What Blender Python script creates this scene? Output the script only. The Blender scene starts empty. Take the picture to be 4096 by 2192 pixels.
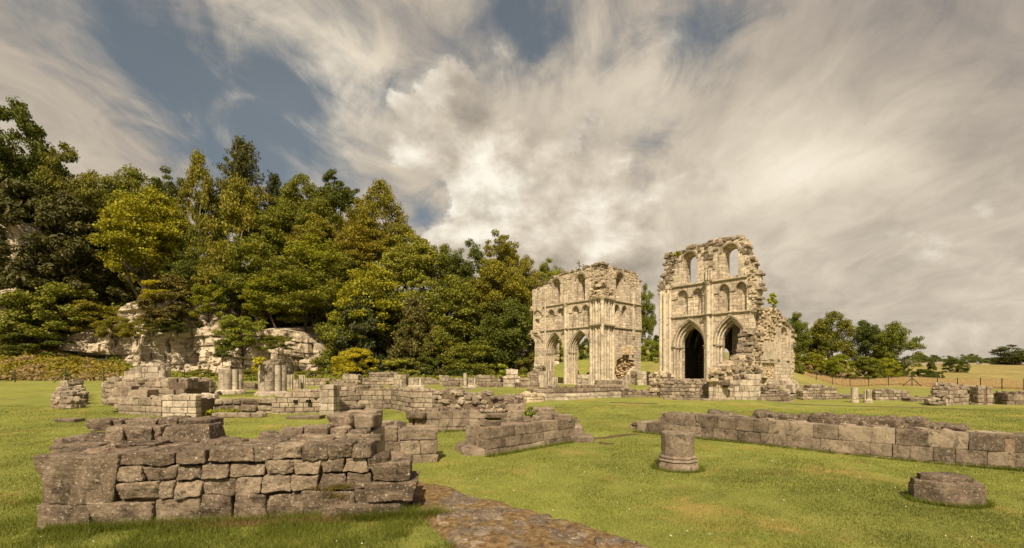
import bpy, math, random
import numpy as np
from mathutils import Vector, Matrix
from mathutils.geometry import tessellate_polygon

S = bpy.context.scene
C = S.collection
random.seed(7)
RNG = np.random.default_rng(7)

# ------------------------------------------------------------------ camera, sky, sun, exposure
EYE = 2.4
F = 456.0          # focal length in 1024-wide pixels
HOR = 372.0        # horizon row
cam = bpy.data.cameras.new('camera')
cam_o = bpy.data.objects.new('camera', cam)
C.objects.link(cam_o)
cam.sensor_width = 36.0
cam.lens = 36.0 * F / 1024.0
cam.shift_y = (HOR - 274.0) / 1024.0
cam.clip_start = 0.1
cam.clip_end = 5000
cam_o.location = (0, 0, EYE)
cam_o.rotation_euler = (math.radians(90), 0, 0)
S.camera = cam_o

SUN_EL = math.radians(47)
SUN_TRAVEL = Vector((0.09, 1.0, 0)).normalized()
sun = bpy.data.lights.new('sun', 'SUN')
sun.energy = 5.0
sun.angle = math.radians(0.6)
sun.color = (1.0, 0.85, 0.615)
sun_o = bpy.data.objects.new('sun', sun)
C.objects.link(sun_o)
tr = Vector((SUN_TRAVEL.x * math.cos(SUN_EL), SUN_TRAVEL.y * math.cos(SUN_EL), -math.sin(SUN_EL)))
sun_o.rotation_euler = tr.to_track_quat('-Z', 'Y').to_euler()
sun_o.location = (0, -20, 60)

S.view_settings.view_transform = 'Standard'
S.view_settings.look = 'None'
S.view_settings.exposure = 0.42
S.view_settings.gamma = 1.0
S.view_settings.use_curve_mapping = False
S.cycles.max_bounces = 6
S.cycles.diffuse_bounces = 3
S.cycles.transparent_max_bounces = 8
S.cycles.use_denoising = True

world = bpy.data.worlds.new('World')
S.world = world
world.use_nodes = True
nt = world.node_tree
nt.nodes.clear()
def N(tree, kind, **kw):
    n = tree.nodes.new(kind)
    for k, v in kw.items():
        setattr(n, k, v)
    return n
def L(tree, a, b):
    tree.links.new(a, b)
class NB:
    """tiny node-graph writer"""
    def __init__(self, tree): self.t = tree
    def math(self, op, a, b=None, clamp=False):
        n = N(self.t, 'ShaderNodeMath', operation=op); n.use_clamp = clamp
        for i, v in enumerate((a, b)):
            if v is None: continue
            if isinstance(v, (int, float)): n.inputs[i].default_value = v
            else: L(self.t, v, n.inputs[i])
        return n.outputs[0]
    def vmath(self, op, a, b=None):
        n = N(self.t, 'ShaderNodeVectorMath', operation=op)
        for i, v in enumerate((a, b)):
            if v is None: continue
            if isinstance(v, (tuple, list)): n.inputs[i].default_value = v
            else: L(self.t, v, n.inputs[i])
        return n
    def noise(self, vec, scale, detail=6, rough=0.55, dist=0.0, dim='3D', lac=2.0):
        n = N(self.t, 'ShaderNodeTexNoise', noise_dimensions=dim)
        if vec is not None: L(self.t, vec, n.inputs['Vector'])
        n.inputs['Scale'].default_value = scale; n.inputs['Detail'].default_value = detail
        n.inputs['Roughness'].default_value = rough; n.inputs['Distortion'].default_value = dist
        n.inputs['Lacunarity'].default_value = lac
        return n.outputs['Fac']
    def ramp(self, fac, stops, interp='LINEAR'):
        n = N(self.t, 'ShaderNodeValToRGB')
        n.color_ramp.interpolation = interp
        e = n.color_ramp.elements
        while len(e) > 1: e.remove(e[-1])
        e[0].position = stops[0][0]; e[0].color = (*stops[0][1], 1) if len(stops[0][1]) == 3 else stops[0][1]
        for p, c in stops[1:]:
            x = e.new(p); x.color = (*c, 1) if len(c) == 3 else c
        L(self.t, fac, n.inputs[0])
        return n.outputs[0]
    def mix(self, fac, a, b, mode='MIX'):
        n = N(self.t, 'ShaderNodeMix', data_type='RGBA', blend_type=mode)
        for i, v in ((0, fac), (6, a), (7, b)):
            if isinstance(v, (int, float)): n.inputs[i].default_value = v
            elif isinstance(v, (tuple, list)): n.inputs[i].default_value = (*v, 1) if len(v) == 3 else v
            else: L(self.t, v, n.inputs[i])
        return n.outputs[2]
    def maprange(self, v, a, b, c=0.0, d=1.0, smooth=True):
        n = N(self.t, 'ShaderNodeMapRange')
        n.interpolation_type = 'SMOOTHSTEP' if smooth else 'LINEAR'
        L(self.t, v, n.inputs[0])
        for i, x in enumerate((a, b, c, d)): n.inputs[i + 1].default_value = x
        return n.outputs[0]

def build_sky():
    b = NB(nt)
    tc = N(nt, 'ShaderNodeTexCoord')
    d = b.vmath('NORMALIZE', tc.outputs['Generated']).outputs[0]
    sep = N(nt, 'ShaderNodeSeparateXYZ'); L(nt, d, sep.inputs[0])
    zz = b.math('ADD', b.math('MAXIMUM', sep.outputs[2], 0.0), 0.30)
    comb = N(nt, 'ShaderNodeCombineXYZ'); L(nt, b.math('DIVIDE', sep.outputs[0], zz), comb.inputs[0]); L(nt, b.math('DIVIDE', sep.outputs[1], zz), comb.inputs[1])
    p = comb.outputs[0]                                  # position on a flat cloud sheet overhead
    def dirv(x, y):                                      # compass direction of a feature, given as column,row of the view
        v = Vector(((x - 512) / F, 1.0, (HOR - y) / F)); v.normalize(); return tuple(v)
    def warp(src, vec, scale, det, rough, amt):
        w = N(nt, 'ShaderNodeTexNoise'); L(nt, vec, w.inputs['Vector'])
        w.inputs['Scale'].default_value = scale; w.inputs['Detail'].default_value = det; w.inputs['Roughness'].default_value = rough
        wv = b.vmath('SUBTRACT', w.outputs['Color'], (0.5, 0.5, 0.5)).outputs[0]
        ws = b.vmath('SCALE', wv); ws.inputs[3].default_value = amt
        return b.vmath('ADD', src, ws.outputs[0]).outputs[0]
    dw = b.vmath('NORMALIZE', warp(warp(d, p, 1.1, 5, .55, .34), d, 6.0, 8, .65, .12)).outputs[0]
    dc = b.vmath('NORMALIZE', warp(d, d, 5.5, 8, .62, .16)).outputs[0]
    def blob(x, y, rad_px, amp, src=dw):
        dt = b.vmath('DOT_PRODUCT', src, dirv(x, y)).outputs['Value']
        k = 2.0 / (rad_px / F) ** 2
        return b.math('MULTIPLY', b.math('EXPONENT', b.math('MULTIPLY', b.math('SUBTRACT', dt, 1.0), k)), amp)
    def total(lst, start):
        acc = start
        for a in lst: acc = b.math('ADD', acc, a)
        return acc
    # ---- high veil: drawn-out streaks
    mp = N(nt, 'ShaderNodeMapping'); L(nt, p, mp.inputs[0])
    mp.inputs['Rotation'].default_value = (0, 0, math.radians(-24)); mp.inputs['Scale'].default_value = (1.15, 0.85, 1); mp.inputs['Location'].default_value = (3.1, 1.7, 0)
    n1 = b.noise(mp.outputs[0], 1.7, 11, 0.58, 0.9)
    n1f = b.noise(mp.outputs[0], 5.5, 10, 0.62, 1.2)
    gaps = [(75, 5, 30, .30), (115, 32, 32, .34), (150, 62, 34, .34), (185, 90, 36, .34), (222, 112, 38, .34), (262, 122, 36, .36), (300, 132, 38, .40), (330, 150, 30, .30), (235, 150, 34, .30), (190, 168, 26, .18), (150, 150, 20, .12),
            (245, 60, 24, .24), (280, 90, 22, .18), (372, 75, 15, .30), (310, 14, 24, .20), (240, 14, 18, .14), (520, 18, 24, .50), (548, 6, 24, .40), (535, 38, 14, .25), (578, 118, 17, .42), (592, 134, 13, .32),
            (655, 118, 20, .28), (640, 160, 18, .24), (650, 190, 14, .22), (665, 160, 20, .22), (700, 25, 24, .36), (735, 42, 28, .42), (722, 8, 26, .40), (684, 5, 20, .34), (765, 20, 18, .2),
            (440, 203, 26, .62), (418, 208, 16, .5), (462, 196, 12, .4), (395, 165, 20, .24), (890, 28, 30, .12), (1005, 60, 22, .22), (1010, 85, 14, .16), (20, 170, 30, .10), (60, 190, 30, .12), (100, 165, 26, .1)]
    gap = total([blob(g[0], g[1], g[2] * 1.15, g[3] * .50) for g in gaps + [(900, 170, 170, -.50), (880, 290, 120, -.4), (60, 110, 60, -.2), (760, 200, 90, -.3), (620, 300, 100, -.4), (200, 20, 30, -.1)]], b.math('MULTIPLY', b.math('SUBTRACT', 0.5, n1), 1.5))
    gap = b.math('ADD', gap, b.math('MULTIPLY', b.math('SUBTRACT', 0.5, n1f), .75))
    veil = b.math('SUBTRACT', 1.0, b.maprange(gap, -0.06, 0.56, 0, .93))
    lights = [(300, 60, 60, .06), (335, 90, 40, .12), (360, 40, 60, .04), (150, 20, 50, .06), (290, 95, 24, .14), (250, 30, 40, .1), (480, 60, 50, .08), (620, 40, 46, .12), (660, 90, 30, .10), (560, 80, 40, .02), (740, 175, 60, .14), (810, 170, 60, .16), (880, 165, 50, .14), (640, 215, 40, .06),
              (960, 60, 170, -.03), (1010, 180, 130, -.03), (880, 300, 110, .04), (940, 330, 60, .06), (700, 260, 60, .04), (60, 60, 70, -.04), (30, 130, 60, .02), (170, 140, 50, -.02), (880, 270, 90, -.03), (700, 320, 80, .03), (950, 350, 60, .05), (260, 130, 60, .10), (540, 300, 90, .05)]
    br = total([blob(*g) for g in lights], b.math('ADD', b.math('MULTIPLY', n1, .50), b.math('MULTIPLY', n1f, .24)))
    br = b.math('ADD', br, .13)
    col1 = b.ramp(br, [(0.26, (.22, .19, .17)), (0.40, (.35, .302, .257)), (0.52, (.50, .43, .345)), (0.68, (.71, .62, .49)), (0.86, (.93, .84, .69))])
    # ---- low heaped cumulus
    q = b.vmath('MULTIPLY', d, (1.0, 1.0, 1.5)).outputs[0]
    n2 = b.noise(q, 5.0, 9, 0.56, 0.1)
    n2b = b.noise(q, 13.0, 8, 0.6, 0.1)
    heap = [(470, 222, 34, .52), (505, 205, 38, .50), (545, 215, 42, .50), (590, 215, 42, .44), (435, 238, 20, .34), (500, 245, 50, .42), (560, 250, 50, .40), (610, 250, 30, .36), (480, 170, 40, .40), (520, 165, 34, .3), (440, 150, 34, .34), (400, 150, 24, .28), (565, 140, 18, .34), (548, 150, 20, .2),
            (385, 110, 24, .30), (420, 106, 26, .34), (462, 104, 28, .30), (490, 112, 20, .16), (345, 122, 14, .30), (505, 48, 14, .22), (570, 56, 20, .16), (615, 250, 30, .3), (690, 178, 26, .24), (720, 172, 20, .18),
            (440, 203, 22, -.6), (418, 210, 14, -.5), (590, 258, 26, .4), (600, 250, 18, .2), (1000, 350, 34, .30), (960, 352, 30, .22), (925, 345, 20, .12)]
    cov2 = total([blob(*g, src=dc) for g in heap], b.math('MULTIPLY', b.math('SUBTRACT', n2, 0.5), 1.5))
    cov2 = b.math('ADD', cov2, b.math('MULTIPLY', b.math('SUBTRACT', n2b, 0.5), .5))
    cum = b.math('MULTIPLY', b.maprange(cov2, 0.17, 0.46), .94)
    up = b.vmath('ADD', q, (-0.012, 0.0, 0.055)).outputs[0]
    n3 = b.noise(up, 5.0, 9, 0.56, 0.1)
    rel = b.math('SUBTRACT', n2, n3)
    rim = b.math('SUBTRACT', 1.0, b.maprange(cov2, 0.22, 0.75, 0, 1))
    lit = b.math('ADD', b.math('MULTIPLY', rel, 1.9), 0.40)
    lit = b.math('ADD', lit, b.math('MULTIPLY', b.math('SUBTRACT', n2b, .5), .26))
    lit = b.math('ADD', lit, b.math('MULTIPLY', rim, .12))
    lit = total([blob(470, 203, 26, .34, dc), blob(500, 192, 24, .34, dc), blob(448, 222, 16, .2, dc), blob(575, 200, 34, .24, dc), blob(595, 256, 22, .36, dc), blob(475, 165, 24, .20, dc), blob(400, 130, 30, .10, dc), blob(410, 128, 24, .14, dc), blob(430, 105, 40, .06, dc), blob(530, 240, 40, .04, dc), blob(490, 248, 24, -.14, dc), blob(560, 262, 30, -.06, dc)], lit)
    col2 = b.ramp(lit, [(0.12, (.33, .285, .225)), (0.38, (.50, .43, .34)), (0.60, (.70, .62, .50)), (0.86, (.98, .91, .77))])
    sky = N(nt, 'ShaderNodeTexSky', sky_type='NISHITA')
    sky.sun_disc = False
    sky.sun_elevation = SUN_EL
    sky.sun_rotation = math.atan2(-SUN_TRAVEL.x, -SUN_TRAVEL.y)
    sky.air_density = 1.0; sky.dust_density = 1.2; sky.ozone_density = 2.5
    bg_s = N(nt, 'ShaderNodeBackground'); L(nt, b.mix(1.0, b.mix(.25, sky.outputs[0], (3.0, 3.4, 3.6)), (1.10, 1.03, .86), 'MULTIPLY'), bg_s.inputs[0]); bg_s.inputs[1].default_value = 0.058
    cc = b.mix(cum, col1, col2)
    bg_c = N(nt, 'ShaderNodeBackground'); L(nt, cc, bg_c.inputs[0]); bg_c.inputs[1].default_value = 0.81
    cov = b.math('MAXIMUM', veil, cum)
    lowz = b.maprange(sep.outputs[2], 0.02, 0.34, 0.95, 0.0)
    cov = b.math('MAXIMUM', cov, lowz)
    mx = N(nt, 'ShaderNodeMixShader'); L(nt, cov, mx.inputs[0]); L(nt, bg_s.outputs[0], mx.inputs[1]); L(nt, bg_c.outputs[0], mx.inputs[2])
    out = N(nt, 'ShaderNodeOutputWorld'); L(nt, mx.outputs[0], out.inputs[0])
build_sky()

# ------------------------------------------------------------------ numpy value noise
def _hash(ix, iy, iz):
    n = (ix * 374761393 + iy * 668265263 + iz * 2147483647 + 1013904223) & 0xFFFFFFFF
    n = ((n ^ (n >> 13)) * 1274126177) & 0xFFFFFFFF
    return ((n ^ (n >> 16)) & 0xFFFF) / 65535.0
def vnoise(p, freq=1.0, seed=0):
    p = np.asarray(p, dtype=np.float64) * freq + seed * 17.31
    i = np.floor(p).astype(np.int64); f = p - i; f = f * f * (3 - 2 * f)
    r = 0
    for dx in (0, 1):
        wx = f[..., 0] if dx else 1 - f[..., 0]
        for dy in (0, 1):
            wy = f[..., 1] if dy else 1 - f[..., 1]
            for dz in (0, 1):
                wz = f[..., 2] if dz else 1 - f[..., 2]
                r = r + wx * wy * wz * _hash(i[..., 0] + dx, i[..., 1] + dy, i[..., 2] + dz)
    return r * 2 - 1
def fbm(p, freq=1.0, octv=4, seed=0, gain=0.5):
    a, s = 1.0, 0.0
    for k in range(octv):
        s = s + a * vnoise(p, freq * 2 ** k, seed + k * 3); a *= gain
    return s

# ------------------------------------------------------------------ mapping the photograph's rows and columns (native 4096 px) to the place
def ratio(nx): return (nx / 4.0 - 512.0) / F
def pd(nx, D): return (ratio(nx) * D, D)
def zt(ny, D): return EYE + (HOR - ny / 4.0) * D / F
def gp(nx, ny, z=0.0):
    D = F * (EYE - z) / (ny / 4.0 - HOR)
    return pd(nx, D)

# ------------------------------------------------------------------ tagging
def tag(o, label=None, cat=None, group=None, kind=None):
    if label: o['label'] = label
    if cat: o['category'] = cat
    if group: o['group'] = group
    if kind: o['kind'] = kind
    return o
def empty(name, loc=(0, 0, 0), label=None, cat=None, group=None):
    o = bpy.data.objects.new(name, None); C.objects.link(o); o.location = loc
    o.empty_display_size = 0.2
    return tag(o, label, cat, group)

class MB:
    """collects geometry of one mesh"""
    def __init__(self): self.v = []; self.f = []; self.m = []; self.n = 0; self.sm = []
    def add(self, verts, faces, mat=0, smooth=False):
        verts = np.asarray(verts, dtype=np.float64).reshape(-1, 3)
        self.v.append(verts)
        for fc in faces:
            self.f.append(tuple(int(i) + self.n for i in fc)); self.m.append(mat); self.sm.append(smooth)
        self.n += len(verts)
    def build(self, name, mats, parent=None, loc=None, matrix=None):
        me = bpy.data.meshes.new(name)
        v = np.concatenate(self.v) if self.v else np.zeros((0, 3))
        if loc is not None: v = v - np.asarray(loc)
        me.from_pydata(v.tolist(), [], self.f)
        mats = mats if isinstance(mats, (list, tuple)) else [mats]
        for m in mats: me.materials.append(m)
        if len(mats) > 1: me.polygons.foreach_set('material_index', self.m)
        me.polygons.foreach_set('use_smooth', self.sm)
        me.update()
        o = bpy.data.objects.new(name, me); C.objects.link(o)
        if loc is not None: o.location = loc
        if matrix is not None: o.matrix_world = matrix
        if parent is not None:
            o.parent = parent
            if loc is not None: o.location = Vector(loc) - Vector(parent.location)
        return o

_cube_cache = {}
def cube_topo(n):
    if n in _cube_cache: return _cube_cache[n]
    if n == 1: t = np.array([-1, 1.0])
    elif n == 3: t = np.array([-1, -.78, .78, 1.0])
    else:
        t = np.linspace(-1, 1, n + 1); t = np.sign(t) * np.abs(t) ** 0.8
    idx = {}; pts = []; faces = []
    def vid(p):
        k = tuple(np.round(p, 5))
        if k not in idx: idx[k] = len(pts); pts.append(p)
        return idx[k]
    for ax in range(3):
        for sgn in (-1, 1):
            a, b_ = [(1, 2), (2, 0), (0, 1)][ax]
            for i in range(n):
                for j in range(n):
                    q = []
                    for (ii, jj) in ((i, j), (i + 1, j), (i + 1, j + 1), (i, j + 1)):
                        p = [0, 0, 0]; p[ax] = sgn; p[a] = t[ii]; p[b_] = t[jj]; q.append(vid(p))
                    faces.append(q if sgn > 0 else q[::-1])
    _cube_cache[n] = (np.array(pts, dtype=float), faces)
    return _cube_cache[n]

def block(mb, c, ax, ay, half, res=3, rough=0.02, rnd=0.04, mat=0, tilt=0.0, smooth=False, strata=0.0):
    """a stone: rounded, displaced box. ax = unit vector along, ay = unit vector into the wall, half = (x, y, z)"""
    pts, faces = cube_topo(res)
    half = np.array(half, dtype=float)
    rnd = min(rnd, half.min() * 0.9)
    P = pts * half
    inner = np.clip(P, -(half - rnd), half - rnd)
    d = P - inner
    ln = np.linalg.norm(d, axis=1, keepdims=True); ln[ln == 0] = 1
    P = np.where(np.abs(d).sum(1, keepdims=True) > 0, inner + d / ln * rnd, P)
    if rough > .018:
        k1, k2, k3 = (random.uniform(-.10, .10) for _ in range(3))
        u = P / half
        P = P * np.stack([1 + k1 * u[:, 2], 1 + k2 * u[:, 2], 1 + k3 * u[:, 0]], 1)
    if tilt:
        a = random.uniform(-tilt, tilt); ca, sa = math.cos(a), math.sin(a)
        P = np.stack([P[:, 0] * ca - P[:, 2] * sa, P[:, 1], P[:, 0] * sa + P[:, 2] * ca], 1)
    ax = np.array((ax[0], ax[1], 0.0)); ay = np.array((ay[0], ay[1], 0.0))
    W = np.array(c) + P[:, :1] * ax + P[:, 1:2] * ay + P[:, 2:3] * np.array((0, 0, 1.0))
    if rough > 0:
        sz = max(0.05, half.mean())
        off = random.uniform(0, 50)
        n1 = vnoise(W + off, 0.9 / sz); n2 = vnoise(W + off, 2.2 / sz, 5)
        nd = P / half; nl = np.linalg.norm(nd, axis=1, keepdims=True); nd = nd / np.maximum(nl, 1e-6)
        amp = (n1 * 1.0 + n2 * 0.5) * rough
        if res >= 8: amp = amp + (vnoise(W + off, 5.5 / sz, 11) * .28 + vnoise(W + off, 12 / sz, 13) * .14) * rough
        if strata: amp = amp + strata * vnoise(W * np.array((1.5, 1.5, 30.0)), 1.0, 9)
        W = W + (nd[:, :1] * ax + nd[:, 1:2] * ay + nd[:, 2:3] * np.array((0, 0, 1.0))) * amp[:, None]
    mb.add(W, faces, mat, smooth)

def path_len(pts):
    return [0.0] + list(np.cumsum([math.dist(a, b) for a, b in zip(pts[:-1], pts[1:])]))
def path_at(pts, cum, s):
    s = max(0.0, min(cum[-1], s))
    for i in range(len(pts) - 1):
        if s <= cum[i + 1] + 1e-9:
            t = (s - cum[i]) / max(1e-9, cum[i + 1] - cum[i])
            a, b = pts[i], pts[i + 1]
            d = ((b[0] - a[0]) / (cum[i + 1] - cum[i]), (b[1] - a[1]) / (cum[i + 1] - cum[i]))
            return (a[0] + (b[0] - a[0]) * t, a[1] + (b[1] - a[1]) * t), d
    return pts[-1], d
def interp(tab, s):
    if s <= tab[0][0]: return tab[0][1]
    for (a, za), (b, zb) in zip(tab[:-1], tab[1:]):
        if s <= b: return za + (zb - za) * (s - a) / max(1e-9, b - a)
    return tab[-1][1]

def masonry(name, pts, z0, top, thick=0.8, ch=0.3, bl=(0.35, 0.75), mats=None, res=3, rough=0.015, rnd=0.03, gap=0.012,
            jit=0.02, parent=None, rubble_top=0.0, batter=0.0, skip=None, smooth=False, tilt=0.0, strata=0.0, courses=None, backres=1, ends=True, mb=None, build=True, side=1):
    """pts run left to right along the visible face; the wall's body lies behind it (away from the camera).
    top: list of (s in metres, z). One mesh of coursed blocks on a mortar core."""
    cum = path_len(pts); Ln = cum[-1]
    own = mb is None
    if own: mb = MB()
    if callable(top): tf = top
    else: tf = lambda s: interp(top, s)
    bd = min(thick * 0.5, 0.42)
    if courses is None:
        zmax = max(tf(s) for s in np.linspace(0, Ln, 40))
        courses = []
        z = z0 - 0.12
        while z < zmax:
            h = ch * random.uniform(0.88, 1.14)
            courses.append((z, z + h)); z += h
    for ci, (za, zb) in enumerate(courses):
        s = -random.uniform(0, bl[0] * .5)
        while s < Ln - 0.02:
            l = random.uniform(*bl)
            if Ln - (s + l) < bl[0] * 0.6: l = Ln - s
            s0, s1 = max(0.0, s), min(Ln, s + l)
            sm = (s0 + s1) / 2
            s += l
            t = tf(sm)
            if (za + zb) / 2 > t + 0.02 or s1 - s0 < 0.06: continue
            zb2 = min(zb, t + ch * 0.35) if zb > t else zb
            if skip and skip(sm, (za + zb) / 2): continue
            (px, py), d = path_at(pts, cum, sm)
            nb = (-d[1], d[0])
            bat = batter * (za - z0)
            j = random.uniform(-jit, jit)
            half = ((s1 - s0) / 2 - gap, bd / 2, (zb2 - za) / 2 - gap)
            cc = (px + nb[0] * (bd / 2 + j + bat), py + nb[1] * (bd / 2 + j + bat), (za + zb2) / 2)
            block(mb, cc, d, nb, half, res, rough, rnd, 0, tilt, smooth, strata)
            if thick > bd * 1.3:
                cc = (px + nb[0] * (thick - bd / 2 - j), py + nb[1] * (thick - bd / 2 - j), (za + zb2) / 2)
                block(mb, cc, d, nb, half, max(backres, min(res, 3)), rough, rnd, 0, tilt, smooth)
    # mortar core
    ns = max(2, int(Ln / 0.3))
    for k in range(ns):
        s0, s1 = Ln * k / ns, Ln * (k + 1) / ns
        (ax_, ay_), d = path_at(pts, cum, (s0 + s1) / 2)
        nb = (-d[1], d[0])
        t = tf((s0 + s1) / 2) - ch * 0.22
        if t < z0: continue
        ins = 0.07 + batter * 0.2
        e = 0.08 if (k == 0 or k == ns - 1) else 0
        c_ = (ax_ + nb[0] * thick / 2, ay_ + nb[1] * thick / 2, (z0 - 0.2 + t) / 2)
        block(mb, c_, d, nb, ((s1 - s0) / 2 - e + 0.002, thick / 2 - ins, (t - z0 + 0.2) / 2), 1 if thick < 0.6 else 3, 0.0 if thick < .6 else 0.012, 0.001, 1)
    # rubble lying in the core and along the top
    if rubble_top > 0:
        cnt = int(Ln * thick * 14 * rubble_top)
        for k in range(cnt):
            s0 = random.uniform(0.08, Ln - 0.08)
            (px, py), d = path_at(pts, cum, s0)
            nb = (-d[1], d[0]); o = random.uniform(0.15, max(0.2, thick - 0.12))
            sz = random.uniform(0.06, 0.17) * (0.7 + thick * .3)
            a = random.uniform(0, 3.14); dd = (math.cos(a), math.sin(a)); nn = (-dd[1], dd[0])
            block(mb, (px + nb[0] * o, py + nb[1] * o, tf(s0) - ch * 0.15 + sz * 0.2), dd, nn, (sz * random.uniform(.9, 1.5), sz, sz * random.uniform(.45, .8)), 3, sz * 0.16, sz * .3, 0, .3, smooth)
    if not build: return mb
    return mb.build(name, mats or [M['stone_mid'], M['mortar']], parent)

# ------------------------------------------------------------------ materials
M = {}
def new_mat(name):
    m = bpy.data.materials.new(name); m.use_nodes = True
    t = m.node_tree; t.nodes.clear()
    out = N(t, 'ShaderNodeOutputMaterial'); bs = N(t, 'ShaderNodeBsdfPrincipled')
    L(t, bs.outputs[0], out.inputs[0])
    bs.inputs['Roughness'].default_value = 0.92
    bs.inputs['Specular IOR Level'].default_value = 0.18
    M[name] = m
    return m, t, bs, NB(t)
def bump(t, bs, h, strength=0.5, dist=0.02, prev=None):
    n = N(t, 'ShaderNodeBump'); n.inputs['Strength'].default_value = strength; n.inputs['Distance'].default_value = dist
    L(t, h, n.inputs['Height'])
    if prev is not None: L(t, prev, n.inputs['Normal'])
    L(t, n.outputs[0], bs.inputs['Normal'])
    return n.outputs[0]

def stone_mat(name, dark, mid, light, lichen, scale=1.0, spots=0.5, bmp=0.5, dist=0.02, warm=None, brick=None, stain=0.5, ledges=0.0):
    """dark/mid/light: base colours; lichen: pale crust colour; brick=(w,h) adds bedded ashlar joints in local x,y"""
    m, t, bs, b = new_mat(name)
    tc = N(t, 'ShaderNodeTexCoord'); P = tc.outputs['Object']
    geo = N(t, 'ShaderNodeNewGeometry')
    isl = geo.outputs['Random Per Island']
    big = b.noise(P, 0.55 * scale, 5, 0.6)
    medn = b.noise(P, 3.1 * scale, 8, 0.62)
    fine = b.noise(P, 22 * scale, 8, 0.7)
    f0 = b.math('ADD', b.math('MULTIPLY', medn, 0.55), b.math('MULTIPLY', big, 0.45))
    f0 = b.math('ADD', f0, b.math('MULTIPLY', b.math('SUBTRACT', fine, .5), .45))
    if brick is None:
        f0 = b.math('ADD', f0, b.math('MULTIPLY', b.math('SUBTRACT', isl, .5), .18))
    col = b.ramp(f0, [(0.32, dark), (0.5, mid), (0.68, light)])
    if warm is not None:
        wn = b.noise(P, 1.1 * scale, 4, 0.5)
        col = b.mix(b.maprange(wn, 0.55, 0.75, 0, .55), col, warm)
    height = b.math('ADD', b.math('MULTIPLY', medn, 0.5), b.math('MULTIPLY', fine, 0.5))
    if brick is not None:
        sep = N(t, 'ShaderNodeSeparateXYZ'); L(t, P, sep.inputs[0])
        wob = b.noise(P, 0.8, 3, .5)
        wobs = b.math('MULTIPLY', b.math('SUBTRACT', wob, .5), .18)
        cmb = N(t, 'ShaderNodeCombineXYZ')
        L(t, b.math('ADD', sep.outputs[0], b.math('MULTIPLY', sep.outputs[2], .83)), cmb.inputs[0]); L(t, b.math('ADD', sep.outputs[1], wobs), cmb.inputs[1])
        br = N(t, 'ShaderNodeTexBrick'); L(t, cmb.outputs[0], br.inputs['Vector'])
        br.inputs['Scale'].default_value = 1.0
        br.inputs['Brick Width'].default_value = brick[0]; br.inputs['Row Height'].default_value = brick[1]
        br.inputs['Mortar Size'].default_value = 0.022; br.inputs['Mortar Smooth'].default_value = 0.4
        br.inputs['Color1'].default_value = (0.0, 0, 0, 1); br.inputs['Color2'].default_value = (1, 1, 1, 1); br.inputs['Bias'].default_value = 0.0
        br.inputs['Mortar'].default_value = (.5, .5, .5, 1)
        bw = N(t, 'ShaderNodeRGBToBW'); L(t, br.outputs['Color'], bw.inputs[0])
        var = b.maprange(bw.outputs[0], 0, 1, 0.74, 1.16, False)
        vv = N(t, 'ShaderNodeCombineXYZ')
        for i in range(3): L(t, var, vv.inputs[i])
        col = b.mix(1.0, col, vv.outputs[0], 'MULTIPLY')
        # eroded joints: broken up by noise
        jn = b.noise(P, 1.7, 4, .6)
        jf = b.math('MULTIPLY', br.outputs['Fac'], b.maprange(jn, .36, .6, .15, 1.0))
        col = b.mix(b.math('MULTIPLY', jf, .72), col, tuple(x * .30 for x in dark))
        height = b.math('SUBTRACT', height, b.math('MULTIPLY', jf, 1.2))
        # missing / fretted stone
        er = b.noise(P, 0.9, 6, .7, .6)
        em = b.maprange(er, .57, .66)
        fz = N(t, 'ShaderNodeMapping'); L(t, P, fz.inputs[0]); fz.inputs['Scale'].default_value = (3, 9, 3)
        fr = b.noise(fz.outputs[0], 1.2, 5, .6)
        col = b.mix(b.math('MULTIPLY', em, b.maprange(fr, .5, .56)), col, tuple(x * .62 for x in dark))
        height = b.math('SUBTRACT', height, b.math('MULTIPLY', em, b.math('MULTIPLY', fr, 1.6)))
        # water stains running down
        st = N(t, 'ShaderNodeMapping'); L(t, P, st.inputs[0]); st.inputs['Scale'].default_value = (2.6, .22, 2.6)
        sn = b.noise(st.outputs[0], 1.0, 5, .6)
        col = b.mix(b.maprange(sn, .53, .70, 0, stain), col, tuple(x * .62 for x in dark))
    # pale lichen crust
    if spots > 0:
        ln = b.noise(P, 9 * scale, 9, 0.75, 0.3)
        lf = b.maprange(ln, 0.57, 0.63, 0, spots)
        col = b.mix(lf, col, lichen)
        l2 = b.noise(P, 24 * scale, 3, 0.6)
        col = b.mix(b.maprange(l2, 0.62, 0.67, 0, spots * .9), col, lichen)
        dn = b.noise(P, 4.5 * scale, 8, 0.74, .2)
        col = b.mix(b.maprange(dn, 0.53, 0.62, 0, .7), col, tuple(x * .45 for x in dark))
    if ledges:
        sc = N(t, 'ShaderNodeMapping'); L(t, P, sc.inputs[0]); sc.inputs['Scale'].default_value = (.5, .5, 7)
        ldn = b.noise(sc.outputs[0], 3, 7, .7, .4)
        height = b.math('ADD', height, b.math('MULTIPLY', ldn, ledges))
    L(t, col, bs.inputs['Base Color'])
    bump(t, bs, height, bmp, dist)
    return m

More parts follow.
